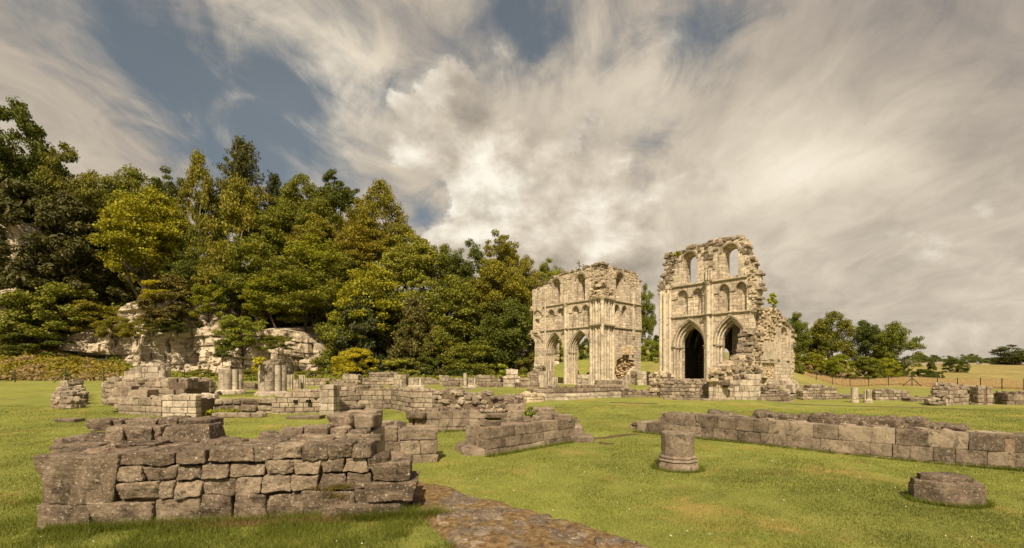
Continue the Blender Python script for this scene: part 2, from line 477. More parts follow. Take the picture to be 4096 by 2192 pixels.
stone_mat('stone_front', (.060, .044, .032), (.165, .124, .090), (.31, .242, .178), (.48, .42, .33), 1.0, .75, 1.0, .05, ledges=.28)
stone_mat('stone_mid', (.125, .096, .072), (.28, .226, .168), (.45, .372, .28), (.50, .43, .33), 1.0, .6, .8, .03)
stone_mat('stone_grey', (.080, .060, .044), (.20, .154, .114), (.34, .272, .20), (.42, .37, .29), 1.0, .7, .9, .03)
stone_mat('stone_pier', (.19, .155, .12), (.41, .345, .268), (.60, .52, .41), (.55, .49, .40), .8, .55, .7, .03)
stone_mat('stone_rubble', (.24, .185, .12), (.46, .37, .26), (.64, .53, .38), (.62, .54, .42), 1.0, .35, .9, .04)
stone_mat('stone_rubble_dark', (.10, .077, .055), (.235, .187, .138), (.43, .355, .265), (.56, .49, .37), 1.0, .5, .9, .04)
stone_mat('stone_pale', (.33, .265, .195), (.57, .475, .365), (.74, .645, .51), (.70, .63, .50), .7, .18, .7, .04, warm=(.62, .49, .32), brick=(.62, .31), stain=.95)
stone_mat('stone_pale_plain', (.30, .25, .19), (.54, .46, .355), (.71, .625, .495), (.70, .63, .50), .7, .25, .5, .03, warm=(.66, .51, .30))
stone_mat('stone_orange', (.36, .25, .14), (.58, .44, .27), (.74, .60, .40), (.62, .53, .38), 1.0, .2, .9, .05)
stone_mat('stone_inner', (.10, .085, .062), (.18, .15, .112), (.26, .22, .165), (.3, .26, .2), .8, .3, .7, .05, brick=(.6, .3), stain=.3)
stone_mat('stone_string', (.20, .165, .115), (.33, .275, .195), (.46, .39, .285), (.52, .46, .36), 1.0, .4, .5, .02)
stone_mat('cliff_rock', (.23, .185, .13), (.53, .445, .335), (.70, .61, .475), (.66, .58, .46), .22, .35, .8, .25, warm=(.62, .47, .28), ledges=.35)
def simple_mat(name, c1, c2, scale=4, bmp=.4, dist=.02):
    m, t, bs, b = new_mat(name)
    tc = N(t, 'ShaderNodeTexCoord')
    n = b.noise(tc.outputs['Object'], scale, 8, .65)
    L(t, b.ramp(n, [(.35, c1), (.65, c2)]), bs.inputs['Base Color'])
    bump(t, bs, n, bmp, dist)
    return m
simple_mat('mortar', (.085, .060, .042), (.20, .145, .10), 9, .8, .03)
simple_mat('mortar_pink', (.15, .105, .075), (.31, .225, .16), 14, .9, .03)
simple_mat('bark', (.05, .038, .026), (.12, .092, .064), 6)
simple_mat('bark_pale', (.20, .17, .13), (.36, .32, .26), 6)
simple_mat('green_paint', (.012, .035, .022), (.020, .055, .034), 6)
simple_mat('wire', (.08, .085, .075), (.12, .125, .11), 6)
simple_mat('soil', (.055, .036, .022), (.13, .085, .05), 11, .9, .03)
simple_mat('hole_shade_black', (.01, .008, .006), (.02, .015, .01), 6)  # near-black colour painting the shade inside small wall holes

def leaf_mat(name, c1, c2, trans=.35, tint=True, patch=None):
    m = bpy.data.materials.new(name); m.use_nodes = True; t = m.node_tree; t.nodes.clear(); b = NB(t)
    M[name] = m
    out = N(t, 'ShaderNodeOutputMaterial')
    geo = N(t, 'ShaderNodeNewGeometry'); tc = N(t, 'ShaderNodeTexCoord')
    n = b.noise(geo.outputs['Position'], .55, 3, .5)
    f = b.math('ADD', b.math('MULTIPLY', geo.outputs['Random Per Island'], .75), b.math('MULTIPLY', b.math('SUBTRACT', n, .5), .9), True)
    col = b.ramp(f, [(0.0, c1), (1.0, c2)])
    if patch:
        n4 = b.noise(geo.outputs['Position'], .42, 6, .68, .5)
        col = b.mix(b.math('MULTIPLY', b.maprange(n4, .52, .68), .7), col, patch)
        n5 = b.noise(geo.outputs['Position'], .16, 6, .6, .4)
        vv = N(t, 'ShaderNodeCombineXYZ')
        for i in range(3): L(t, b.maprange(n5, .36, .64, .60, 1.22), vv.inputs[i])
        col = b.mix(1.0, col, vv.outputs[0], 'MULTIPLY')
    if tint:
        oi = N(t, 'ShaderNodeObjectInfo')
        col = b.mix(1.0, col, oi.outputs['Color'], 'MULTIPLY')
    df = N(t, 'ShaderNodeBsdfPrincipled'); L(t, col, df.inputs['Base Color'])
    df.inputs['Roughness'].default_value = .62; df.inputs['Specular IOR Level'].default_value = .25
    tl = N(t, 'ShaderNodeBsdfTranslucent'); L(t, b.mix(1.0, col, (1.25, 1.15, .45), 'MULTIPLY'), tl.inputs[0])
    mx = N(t, 'ShaderNodeMixShader'); mx.inputs[0].default_value = trans
    L(t, df.outputs[0], mx.inputs[1]); L(t, tl.outputs[0], mx.inputs[2]); L(t, mx.outputs[0], out.inputs[0])
    return m
leaf_mat('leaf', (.090, .102, .014), (.31, .295, .040), .30)
leaf_mat('needle', (.052, .056, .018), (.165, .155, .045), .15)
leaf_mat('grass_blade', (.138, .160, .028), (.290, .315, .068), .35, False, (.38, .29, .09))
leaf_mat('grass_long', (.085, .108, .014), (.22, .245, .035), .35, False)
leaf_mat('grass_dry', (.20, .14, .055), (.42, .31, .14), .3, False)
leaf_mat('grass_straw', (.42, .31, .16), (.66, .52, .30), .3, False)
leaf_mat('flower_white', (.6, .58, .5), (.75, .73, .66), .1, False)
leaf_mat('moss', (.10, .085, .012), (.22, .15, .025), .1, False)

def ground_mat():
    m, t, bs, b = new_mat('grass_ground')
    geo = N(t, 'ShaderNodeNewGeometry'); P = geo.outputs['Position']
    sep = N(t, 'ShaderNodeSeparateXYZ'); L(t, P, sep.inputs[0])
    n1 = b.noise(P, .16, 6, .6, .4); n2 = b.noise(P, 1.3, 7, .65); n3 = b.noise(P, 26, 6, .7); n4 = b.noise(P, .42, 6, .68, .5)
    f = b.math('ADD', b.math('MULTIPLY', n2, .38), b.math('MULTIPLY', n1, .35)); f = b.math('ADD', f, b.math('MULTIPLY', n3, .27))
    lawn = b.ramp(f, [(.34, (.115, .130, .026)), (.50, (.195, .208, .044)), (.64, (.285, .282, .072))])
    dry = b.math('MULTIPLY', b.maprange(n4, .52, .68), .75)
    lawn = b.mix(dry, lawn, (.32, .235, .075))
    field = b.ramp(f, [(.36, (.13, .12, .030)), (.5, (.24, .195, .068)), (.64, (.36, .28, .115))])
    # rough dry field beyond the right-hand fence: attribute painted at build time
    at = N(t, 'ShaderNodeAttribute'); at.attribute_name = 'zone'
    zs = N(t, 'ShaderNodeSeparateColor'); L(t, at.outputs['Color'], zs.inputs[0])
    col = b.mix(zs.outputs[0], lawn, field)
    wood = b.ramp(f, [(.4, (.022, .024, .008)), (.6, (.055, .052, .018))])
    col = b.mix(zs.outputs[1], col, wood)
    tall = b.ramp(f, [(.36, (.30, .20, .085)), (.62, (.50, .36, .175))])
    col = b.mix(zs.outputs[2], col, tall)
    L(t, col, bs.inputs['Base Color'])
    bump(t, bs, b.math('ADD', b.math('MULTIPLY', n3, .5), b.math('MULTIPLY', n2, .4)), .8, .06)
ground_mat()

# ------------------------------------------------------------------ ground
U = (-.669, .744); V = (.744, .669)
PLAT = .98
# front line of the raised church floor (world x, y), left to right
PLAT_LINE = [(-27.0, 34.0), (-24.6, 28.4), (-18.0, 26.2), (-13.3, 25.9), (-10.9, 26.5), (-9.2, 28.5), (-7.5, 28.9), (-5.6, 26.4), (-4.4, 25.6), (.6, 25.2), (.9, 33.5), (5.0, 35.9), (10.5, 39.6), (12.3, 40.2), (15.0, 37.2),
             (17.5, 34.6), (20.2, 37.2), (31.0, 47.0)]
NODES = {
    -260: [(50, .8), (64, 1.2), (76, 7), (82, 12), (100, 26), (140, 34), (700, 40)],
    0: [(58, .9), (64, 1.2), (76, 7), (82, 12), (100, 26), (140, 32), (700, 36)],
    110: [(58, .9), (66, 1.3), (78, 4), (84, 12), (100, 24), (140, 30), (700, 34)],
    200: [(60, 1), (80, 1.6), (86, 12), (105, 24), (140, 28), (700, 30)],
    300: [(60, 1), (80, 1.6), (90, 11), (110, 21), (150, 26), (700, 28)],
    400: [(62, 1), (78, 1.6), (95, 9), (120, 16), (160, 20), (700, 22)],
    500: [(62, 1), (76, 1.8), (95, 6), (120, 11), (200, 15), (700, 17)],
    600: [(60, 1), (66, 1.8), (82, 5.5), (120, 9), (200, 11), (700, 13)],
    680: [(60, .9), (66, 1.6), (82, 5.0), (120, 8), (200, 10), (700, 11)],
    760: [(66, .3), (74, 1.5), (92, 5), (120, 7), (200, 9), (700, 12)],
    850: [(78, 0), (88, 1.3), (102, 4.4), (125, 5.6), (200, 7), (700, 11)],
    930: [(68, 0), (78, .9), (110, 3.3), (150, 4.6), (200, 5.0), (700, 9)],
    1024: [(61, 0), (75, .8), (110, 3.0), (160, 5.2), (200, 5.3), (700, 9)],
    1400: [(50, 0), (70, .8), (110, 3.0), (160, 5.2), (200, 5.3), (700, 9)],
}
NK = sorted(NODES)
def _prof(k, D):
    tab = NODES[k]
    xs = np.array([0, 22] + [a for a, _ in tab]); base0 = 0.0
    zs = np.array([0, 0] + [z for _, z in tab])
    return np.interp(D, xs, zs)
def base_h(x, y):
    x = np.asarray(x, float); y = np.asarray(y, float)
    Dp = np.maximum(y, 6.0)
    px = np.clip(512 + F * x / Dp, NK[0], NK[-1] - .01)
    res = np.zeros(np.broadcast(x, y).shape)
    for a, b_ in zip(NK[:-1], NK[1:]):
        m = (px >= a) & (px < b_)
        t = (px - a) / (b_ - a); t = t * t * (3 - 2 * t)
        res = np.where(m, _prof(a, Dp) * (1 - t) + _prof(b_, Dp) * t, res)
    # the lawn in front of the ruins climbs a little; the lawn to the right stays low
    g = np.clip((Dp - 22) / 16, 0, 1) * np.clip((px - 470) / 60, 0, 1) * np.clip((790 - px) / 40, 0, 1) * np.clip((70 - Dp) / 10, 0, 1)
    res = np.maximum(res, .40 * g)
    rlow = np.clip((px - 770) / 30, 0, 1)
    near = np.interp(Dp, [0, 55, 61], [0, 0, 1]) * 1.0
    res = np.where(Dp < 60, res * (1 - rlow * (1 - near)), res)
    return res
_pl = np.array(PLAT_LINE)
def plat_mask(x, y):
    """1 behind the retaining line"""
    x = np.asarray(x, float); y = np.asarray(y, float)
    yl = np.interp(x, _pl[:, 0], _pl[:, 1])
    m = np.clip((y - yl) / .22 + .5, 0, 1)
    m = m * np.clip((x + 27.5) / 2.5, 0, 1)            # grassy bank at the left end
    m = np.where(x > 31, 0, m) * np.where(y > 75, 0, 1)
    # right-hand end behind the ruin
    e = np.clip((31.5 + (y - 47) * .5 - x) / 2, 0, 1)
    return m * e
def ground_z(x, y):
    b0 = base_h(x, y)
    p = plat_mask(x, y)
    z = b0 + np.maximum(0, PLAT - b0) * p
    P = np.stack([np.broadcast_to(x, np.shape(z)), np.broadcast_to(y, np.shape(z)), np.zeros(np.shape(z))], -1)
    far = np.clip((np.asarray(y) - 60) / 40, 0, 1)
    z = z + vnoise(P, .35, 2) * .035 + vnoise(P, 1.1, 4) * .012 + far * vnoise(P, .09, 6) * .5
    return z
def gz(x, y): return float(ground_z(np.array([float(x)]), np.array([float(y)]))[0])

def grid_mesh(name, X, Y, Z, mat, zone=None):
    r, c = X.shape
    me = bpy.data.meshes.new(name)
    v = np.stack([X, Y, Z], -1).reshape(-1, 3)
    i = np.arange(r * c).reshape(r, c)
    q = np.stack([i[:-1, :-1], i[:-1, 1:], i[1:, 1:], i[1:, :-1]], -1).reshape(-1, 4)
    me.vertices.add(len(v)); me.vertices.foreach_set('co', v.ravel())
    me.loops.add(q.size); me.loops.foreach_set('vertex_index', q.ravel().astype(np.int32))
    me.polygons.add(len(q)); me.polygons.foreach_set('loop_start', np.arange(0, q.size, 4).astype(np.int32))
    me.polygons.foreach_set('loop_total', np.full(len(q), 4, dtype=np.int32))
    me.update(calc_edges=True); me.validate()
    me.polygons.foreach_set('use_smooth', np.ones(len(q), dtype=bool))
    me.materials.append(mat)
    if zone is not None:
        at = me.color_attributes.new('zone', 'FLOAT_COLOR', 'POINT')
        at.data.foreach_set('color', zone.reshape(-1, 4).ravel())
    o = bpy.data.objects.new(name, me); C.objects.link(o)
    return o
def sstep(a, b, x):
    t = np.clip((x - a) / (b - a), 0, 1); return t * t * (3 - 2 * t)
def fence_D(px): return np.interp(px, [799, 816, 850, 888, 937, 980, 1024, 1400], [84, 80.5, 76.5, 72.5, 68.4, 64, 60.5, 44])
rows = np.concatenate([np.linspace(4, 20, 40)[:-1], np.arange(20, 56, .17), np.linspace(56, 130, 110), np.geomspace(132, 700, 26)])
cols = np.linspace(-2.4, 2.4, 620)
R, D_ = np.meshgrid(cols, rows)
X = R * D_; Y = D_
Z = ground_z(X, Y)
pxg = 512 + F * R
zone = np.zeros(X.shape + (4,)); zone[..., 3] = 1
fd = fence_D(pxg)
beyond = sstep(0, 1.0, D_ - fd) * sstep(785, 800, pxg)
zone[..., 0] = np.maximum(beyond, sstep(62, 66, D_) * sstep(640, 655, pxg) * .6)
zone[..., 2] = beyond * (1 - sstep(4, 16, D_ - fd)) * .85
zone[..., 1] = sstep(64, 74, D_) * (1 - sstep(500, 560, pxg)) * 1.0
gobj = grid_mesh('ground', X, Y, Z, M['grass_ground'], zone)
tag(gobj, kind='structure')
# ground around and behind the camera
xb = np.linspace(-150, 150, 90); yb = np.linspace(-80, 26.0, 40)
XB, YB = np.meshgrid(xb, yb)
near = np.clip(1 - (YB + 60) / 64 * 0, 0, 1)
ob = grid_mesh('ground_behind', XB, YB, np.full(XB.shape, -0.13), M['grass_ground'], np.concatenate([np.zeros(XB.shape + (3,)), np.ones(XB.shape + (1,))], -1))
ob.name = 'lawn'; tag(ob, kind='structure')

# ------------------------------------------------------------------ planar ruin faces
class Face:
    """vertical plane: P0 world xy, e unit direction to the right as seen, normal = e x up (towards the viewer)"""
    def __init__(self, P0, e, crop):
        self.P0 = P0; self.e = e; self.n = (e[1], -e[0]); self.crop = crop
        self.c = self.n[0] * P0[0] + self.n[1] * P0[1]
        self.M = Matrix(((e[0], 0, self.n[0], P0[0]), (e[1], 0, self.n[1], P0[1]), (0, 1, 0, 0), (0, 0, 0, 1)))
    def q(self, x, y):
        """crop pixel -> (s, z) on the plane"""
        ox, oy, k = self.crop
        nx, ny = ox + x / k, oy + y / k
        r = ratio(nx); D = self.c / (self.n[0] * r + self.n[1])
        X, Y = r * D, D
        s = (X - self.P0[0]) * self.e[0] + (Y - self.P0[1]) * self.e[1]
        return (s, EYE + (HOR - ny / 4.0) * D / F)
    def qs(self, lst): return [self.q(*p) for p in lst]
    def w(self, s, z, n=0.0):
        return (self.P0[0] + self.e[0] * s + self.n[0] * n, self.P0[1] + self.e[1] * s + self.n[1] * n, z)

def prism(mb, outer, holes, z0, z1, mat=0):
    """polygon (local x,y) with holes, extruded between local z0 < z1"""
    loops = [outer] + list(holes)
    vl = [[Vector((x, y, 0)) for x, y in lp] for lp in loops]
    tris = tessellate_polygon(vl)
    flat = [p for lp in loops for p in lp]
    n = len(flat)
    v = [(x, y, z1) for x, y in flat] + [(x, y, z0) for x, y in flat]
    f = []
    for a, b_, c_ in tris:
        A, B_, C_ = flat[a], flat[b_], flat[c_]
        cr = (B_[0] - A[0]) * (C_[1] - A[1]) - (B_[1] - A[1]) * (C_[0] - A[0])
        if abs(cr) < 1e-10: continue
        t = (a, b_, c_) if cr > 0 else (a, c_, b_)
        f.append(t); f.append((t[0] + n, t[2] + n, t[1] + n))
    i0 = 0
    for k, lp in enumerate(loops):
        m = len(lp)
        area = sum(lp[i][0] * lp[(i + 1) % m][1] - lp[(i + 1) % m][0] * lp[i][1] for i in range(m))
        for i in range(m):
            a, b_ = i0 + i, i0 + (i + 1) % m
            ccw = (area > 0) == (k == 0)
            f.append((a, a + n, b_ + n, b_) if ccw else (a, b_, b_ + n, a + n))
        i0 += m
    mb.add(v, f, mat)

def arch(cx, h, spring, apex, bottom, n=9):
    """pointed (or round, apex=spring+h) opening outline"""
    a = apex - spring
    Rr = (h * h + a * a) / (2 * h)
    pts = [(cx - h, bottom)]
    cL = cx - h + Rr
    ang_end = math.atan2(a, cx - cL)      # from pi to angle at the apex
    for i in range(n + 1):
        an = math.pi + (ang_end - math.pi) * i / n
        pts.append((cL + Rr * math.cos(an), spring + Rr * math.sin(an)))
    right = [(2 * cx - x, y) for x, y in pts[::-1]]
    return pts + right[1:]
def ring(cx, h1, h0, spring, ap1, ap0, n=10):
    o = arch(cx, h1, spring, ap1, spring, n)[1:-1]; i_ = arch(cx, h0, spring, ap0, spring, n)[1:-1]
    return o + i_[::-1]
def tube(mb, pts, r, seg=8, mat=0, smooth=True, caps=True):
    """round bar through 3D points; r scalar or list"""
    pts = [Vector(p) for p in pts]; n = len(pts)
    rs = r if isinstance(r, (list, tuple)) else [r] * n
    V_ = []
    for i, p in enumerate(pts):
        d = (pts[min(i + 1, n - 1)] - pts[max(i - 1, 0)]).normalized()
        a = d.orthogonal().normalized() if abs(d.z) < .99 else Vector((1, 0, 0))
        if i > 0:
            a = (prev - d * prev.dot(d)).normalized()
        prev = a
        b_ = d.cross(a)
        for k in range(seg):
            t = 2 * math.pi * k / seg
            V_.append(p + (a * math.cos(t) + b_ * math.sin(t)) * rs[i])
    f = []
    for i in range(n - 1):
        for k in range(seg):
            a, b2 = i * seg + k, i * seg + (k + 1) % seg
            f.append((a, b2, b2 + seg, a + seg))
    mb.add([tuple(v) for v in V_], f, mat, smooth)
    if caps:
        mb.add([tuple(v) for v in V_[:seg]], [tuple(range(seg))[::-1]], mat); mb.add([tuple(v) for v in V_[-seg:]], [tuple(range(seg))], mat)
def inside(p, poly):
    x, y = p; r = False
    for (x1, y1), (x2, y2) in zip(poly, poly[1:] + poly[:1]):
        if (y1 > y) != (y2 > y) and x < (x2 - x1) * (y - y1) / (y2 - y1) + x1: r = not r
    return r
def jag(pts, step=.35, amp=.10, closed=False, seed=1):
    """break a run of points into stepped courses"""
    rnd = random.Random(seed); out = [pts[0]]
    for a, b_ in zip(pts[:-1], pts[1:]):
        L_ = math.dist(a, b_); k = max(1, int(L_ / step))
        for i in range(1, k + 1):
            t = i / k
            x = a[0] + (b_[0] - a[0]) * t; y = a[1] + (b_[1] - a[1]) * t
            px_, py_ = out[-1]
            if i < k or True:
                jx, jy = rnd.uniform(-amp, amp), rnd.uniform(-amp, amp)
                if rnd.random() < .5: out.append((x + jx, py_))
                else: out.append((px_, y + jy))
                out.append((x + jx, y + jy))
    res = [out[0]]
    for p in out[1:]:
        if math.dist(p, res[-1]) > .02: res.append(p)
    return res
def rubble_on(mb, face, poly, n0=-.15, n1=.12, row=.24, ln=(.15, .42), fill=.95, depth=.35, mat=0, res=3, rough=.03):
    """rough stones bedded in rows over an area of a plane (world coordinates)"""
    xs = [p[0] for p in poly]; ys = [p[1] for p in poly]
    y = min(ys)
    while y < max(ys):
        h = row * .78 * random.uniform(.65, 1.35); x = min(xs) - random.uniform(0, .3)
        while x < max(xs):
            l = random.uniform(*ln) * .8
            if inside((x + l / 2, y + h / 2), poly) and random.random() < fill:
                o = random.uniform(n0, n1)
                block(mb, face.w(x + l / 2, y + h / 2, o - depth / 2), face.e, (-face.n[0], -face.n[1]), (l / 2 - .006, depth / 2, h / 2 - .006), res, rough, .05, mat, .10)
            x += l
        y += h

def strip(mb, face, a, b_, n0, n1, h, mat=0):
    """moulding running from a to b (s,z), square section with a sloped top, in world coords"""
    (s0, z0), (s1, z1) = a, b_
    v = []
    for s, z in ((s0, z0), (s1, z1)):
        v += [face.w(s, z - h / 2, n0), face.w(s, z - h / 2, n1 * .55), face.w(s, z - h * .1, n1), face.w(s, z + h * .15, n1), face.w(s, z + h / 2, n0)]
    f = [(0, 1, 6, 5), (1, 2, 7, 6), (2, 3, 8, 7), (3, 4, 9, 8), (4, 0, 5, 9), (4, 3, 2, 1, 0), (5, 6, 7, 8, 9)]
    mb.add(v, f, mat)

def local_obj(mb, name, mats, face, parent=None):
    o = mb.build(name, mats)
    o.matrix_world = face.M
    if parent is not None:
        o.parent = parent
        o.matrix_parent_inverse = Matrix.Translation(-Vector(parent.location))
    return o
def child(o, parent):
    o.parent = parent
    o.matrix_parent_inverse = Matrix.Translation(-Vector(parent.location))
    return o

def order_rolls(mbr, face, cx, halfs, spring, apexes, floor_z, offs, r=.055):
    """roll mouldings round the arch orders and the shafts of the jambs (world coords)"""
    for h, ap, n in zip(halfs, apexes, offs):
        pts = arch(cx, h, spring, ap, floor_z, 10)
        arc = pts[1:-1]
        tube(mbr, [face.w(x, z, n) for x, z in arc], r, 6)
        for sx in (cx - h, cx + h):
            tube(mbr, [face.w(sx, floor_z, n), face.w(sx, spring - .28, n)], r * 1.25, 7)

# ---- right-hand tall ruin : transept face
FR = Face((14.25, 43.9), (.669, -.744), (2600, 900, 1.914))
def build_right_ruin():
    f = FR; q = f.q
    root = empty('ruined_transept', (18, 41, PLAT), 'tall pale ruin with two open clerestory windows and dark pointed arches below', 'ruin')
    TH = 1.25
    sky_line = f.qs([(78, 520), (70, 490), (72, 430), (90, 415), (115, 380), (110, 330), (130, 290), (135, 240), (165, 215), (215, 215), (245, 225), (255, 192), (275, 165), (330, 150), (430, 145),
                     (445, 120), (500, 105), (560, 97), (640, 90), (675, 92), (702, 110), (730, 150), (740, 200), (765, 250), (770, 290), (795, 340), (800, 365), (818, 400), (825, 440), (815, 520), (818, 630), (800, 650)])
    s0 = q(78, 1100)[0]
    s1 = q(790, 900)[0]
    outer = [(s0, .6)] + jag(sky_line, .3, .07, seed=4)[:-1] + [(s1, sky_line[-1][1]), (s1, .6)]
    outer = outer[::-1]
    zs_up = 10.45; zs_lo = 7.45
    # arcade arches: centre, hood half width
    def A_(x0, x1, yap, yspr):
        a = q(x0, yspr); b_ = q(x1, yspr); cx = (a[0] + b_[0]) / 2
        return cx, (b_[0] - a[0]) / 2, (a[1] + b_[1]) / 2, q((x0 + x1) / 2, yap)[1]
    arcs = [A_(175, 435, 712, 925), A_(483, 752, 680, 905)]
    tri = [A_(213, 290, 500, 548), A_(327, 403, 484, 530), A_(527, 609, 452, 505), A_(655, 740, 432, 488)]
    tri_b = [q(250, 692)[1], q(365, 690)[1], q(568, 665)[1], q(697, 660)[1]]
    win = [A_(240, 368, 195, 260), A_(536, 690, 128, 205)]
    win_b = [q(304, 462)[1], q(612, 408)[1]]
    def holes(kind):
        H = []
        for (cx, h, sp, ap) in arcs:
            k = {0: .86, 1: .76, 2: .67, 3: .67}[kind]
            H.append(arch(cx, h * k, sp, sp + (ap - sp) * (k + .02), .4 if False else PLAT + .02))
        if kind == 0:
            for (cx, h, sp, ap), bt in zip(tri, tri_b): H.append(arch(cx, h, sp, ap, bt + .05, 6))
            for (cx, h, sp, ap), bt in zip(win, win_b): H.append(arch(cx, h * .80, sp, sp + h * .80, bt, 8))
        else:
            for i, ((cx, h, sp, ap), bt) in enumerate(zip(win, win_b)):
                k = .66 if i == 0 else .66
                H.append(arch(cx, h * k, sp - .1, sp - .1 + h * k, bt + (.35 if kind == 3 else .2), 8))
        return H
    lay = [(-.30, 0, 0), (-.62, -.301, 1), (-.95, -.621, 2), (-TH, -.951, 3)]
    mb = MB()
    for (a, b_, k) in lay:
        oo = outer
        prism(mb, oo, holes(k), a, b_)
    wall_o = local_obj(mb, 'wall', [M['stone_pale']], f, root)
    # hoods and rolls
    def one(rg, out_):
        m_ = MB(); prism(m_, rg, [], .002, out_); local_obj(m_, 'hood_moulding', [M['stone_string']], f, root)
    for (cx, h, sp, ap) in arcs: one(ring(cx, h, h * .93, sp, ap, sp + (ap - sp) * .95), .14)
    for (cx, h, sp, ap) in tri: one(ring(cx, h * 1.16, h * 1.02, sp, ap + .12, ap + .01, 6), .07)
    for (cx, h, sp, ap) in win: one(ring(cx, h * 1.0, h * .83, sp, sp + h * 1.0, sp + h * .83, 8), .09)
    for (cx, h, sp, ap) in arcs:
        mb3 = MB()
        order_rolls(mb3, f, cx, [h * .90, h * .81, h * .715], sp, [sp + (ap - sp) * k for k in (.92, .83, .735)], PLAT, [0.01, -.31, -.63], .075)
        child(mb3.build('arch_roll', [M['stone_pale_plain']]), root)
    # imposts
    for (cx, h, sp, ap) in arcs:
        for sg in (-1, 1):
            mb4 = MB()
            for n, k0, k1 in ((.16, 1.06, .83), (-.30, .9, .73), (-.62, .8, .64)):
                a, b_ = sorted((cx + sg * h * k0, cx + sg * h * k1))
                strip(mb4, f, (a, sp - .05), (b_, sp - .05), n - .5, n + .02, .2)
                strip(mb4, f, (a + .03, sp - .24), (b_ - .03, sp - .24), n - .5, n - .05, .1)
            child(mb4.build('impost', [M['stone_string']]), root)
    # string courses
    cps = q(455, 500)[0]
    for (a, b_) in ((q(175, 478), q(745, 395)), (q(78, 722), q(772, 655))):
        m = MB()
        strip(m, f, (a[0], (a[1] + b_[1]) / 2), (cps - .35, (a[1] + b_[1]) / 2), -.05, .16, .2)
        strip(m, f, (cps + .35, (a[1] + b_[1]) / 2), (b_[0], (a[1] + b_[1]) / 2), -.05, .16, .2)
        z = (a[1] + b_[1]) / 2
        strip(m, f, (cps - .42, z), (cps + .42, z), -.05, .52, .2)
        child(m.build('string_course', [M['stone_string']]), root)
    # string at the springing of the triforium
    for i, (x0, x1) in enumerate(((165, 213), (290, 327), (403, 432), (487, 527), (609, 655))):
        z = q(x0, 0)[0]
        yy = {0: 570, 1: 550, 2: 535, 3: 525, 4: 505}[i]
        p0, p1 = q(x0, yy), q(x1, yy)
        m = MB(); strip(m, f, (p0[0], (p0[1] + p1[1]) / 2), (p1[0], (p0[1] + p1[1]) / 2), -.05, .08, .13)
        child(m.build('impost_band', [M['stone_string']]), root)
    # bay shaft with capital, then a cluster above
    m = MB()
    zc = q(455, 440)[1]
    for ds, r, n in ((0, .2, .22), (-.27, .13, .08), (.27, .13, .08)):
        segs = []; z = PLAT
        pts = [f.w(cps + ds, PLAT, n), f.w(cps + ds, zc - .25, n)]
        tube(m, pts, r, 10)
    tube(m, [f.w(cps, zc - .3, .2), f.w(cps, zc - .05, .2), f.w(cps, zc + .05, .2)], [.22, .36, .4], 10)
    for ds in (-.22, 0, .22): tube(m, [f.w(cps + ds, zc + .2, .15), f.w(cps + ds, zc + 1.15, .15)], .11, 8)
    tube(m, [f.w(cps, PLAT - .1, .2), f.w(cps, PLAT + .25, .2), f.w(cps, PLAT + .3, .2)], [.42, .4, .25], 10)
    child(m.build('bay_shaft', [M['stone_pale_plain']]), root)
    # crossing pier shafts up the left edge
    for xx, r, n in ((88, .17, .12), (103, .12, .03), (120, .2, .16), (140, .12, .03), (155, .15, .06), (84, .13, -.25)):
        s = q(xx, 800)[0]; ztop = q(xx, 500)[1] - random.uniform(0, .5)
        m = MB(); tube(m, [f.w(s, PLAT - .1, n), f.w(s, ztop, n)], r, 8)
        child(m.build('corner_shaft', [M['stone_pale_plain']]), root)
    # broken masonry
    m = MB()
    P1 = f.qs([(84, 500), (80, 440), (118, 390), (114, 330), (135, 285), (140, 240), (168, 218), (232, 220), (225, 300), (178, 330), (178, 470), (150, 505)])
    P2 = f.qs([(252, 215), (275, 168), (330, 150), (430, 146), (446, 120), (505, 105), (560, 97), (640, 90), (672, 92), (640, 112), (570, 135), (528, 200), (490, 215), (486, 355), (435, 355), (425, 240), (378, 225), (340, 180), (300, 180)])
    P3 = f.qs([(740, 205), (764, 255), (770, 292), (795, 345), (800, 368), (818, 402), (825, 440), (814, 520), (816, 640), (775, 640), (762, 480), (744, 400), (742, 300)])
    P4 = f.qs([(676, 95), (702, 112), (732, 152), (740, 205), (700, 205), (690, 140), (660, 110)])
    rubble_on(m, f, P1, -.02, .16, .26, (.25, .6), .97, .4)
    rubble_on(m, f, P2, -.02, .16, .26, (.25, .6), .95, .4)
    rubble_on(m, f, P4, -.02, .10, .24, (.25, .5), .9, .4)
    rubble_on(m, f, P3, -.02, .18, .24, (.22, .5), .97, .4, 1)
    # ragged top through the thickness
    for (s, z) in jag(sky_line, .34, .05, seed=9)[::2]:
        for n in (-.15, -.55, -.95):
            if random.random() < .8:
                l = random.uniform(.16, .34)
                block(m, f.w(s, z - .06 + random.uniform(-.05, .06), n), f.e, (-f.n[0], -f.n[1]), (l, .24, random.uniform(.08, .16)), 3, .03, .04, 0, .1)
    child(m.build('broken_masonry', [M['stone_rubble_dark'], M['stone_rubble']]), root)
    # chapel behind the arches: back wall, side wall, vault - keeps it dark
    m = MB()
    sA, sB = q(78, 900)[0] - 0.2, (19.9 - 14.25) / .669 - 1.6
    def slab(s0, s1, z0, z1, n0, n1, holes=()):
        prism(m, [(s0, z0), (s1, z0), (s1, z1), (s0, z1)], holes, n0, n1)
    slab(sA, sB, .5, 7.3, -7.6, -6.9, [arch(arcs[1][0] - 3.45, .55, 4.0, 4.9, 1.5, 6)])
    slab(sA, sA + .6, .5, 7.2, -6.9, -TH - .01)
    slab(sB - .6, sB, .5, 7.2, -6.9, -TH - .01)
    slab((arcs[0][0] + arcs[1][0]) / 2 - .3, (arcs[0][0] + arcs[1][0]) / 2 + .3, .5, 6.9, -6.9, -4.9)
    slab(sA + .02, sB - .02, 7.2, 7.6, -7.3, -TH - .02)
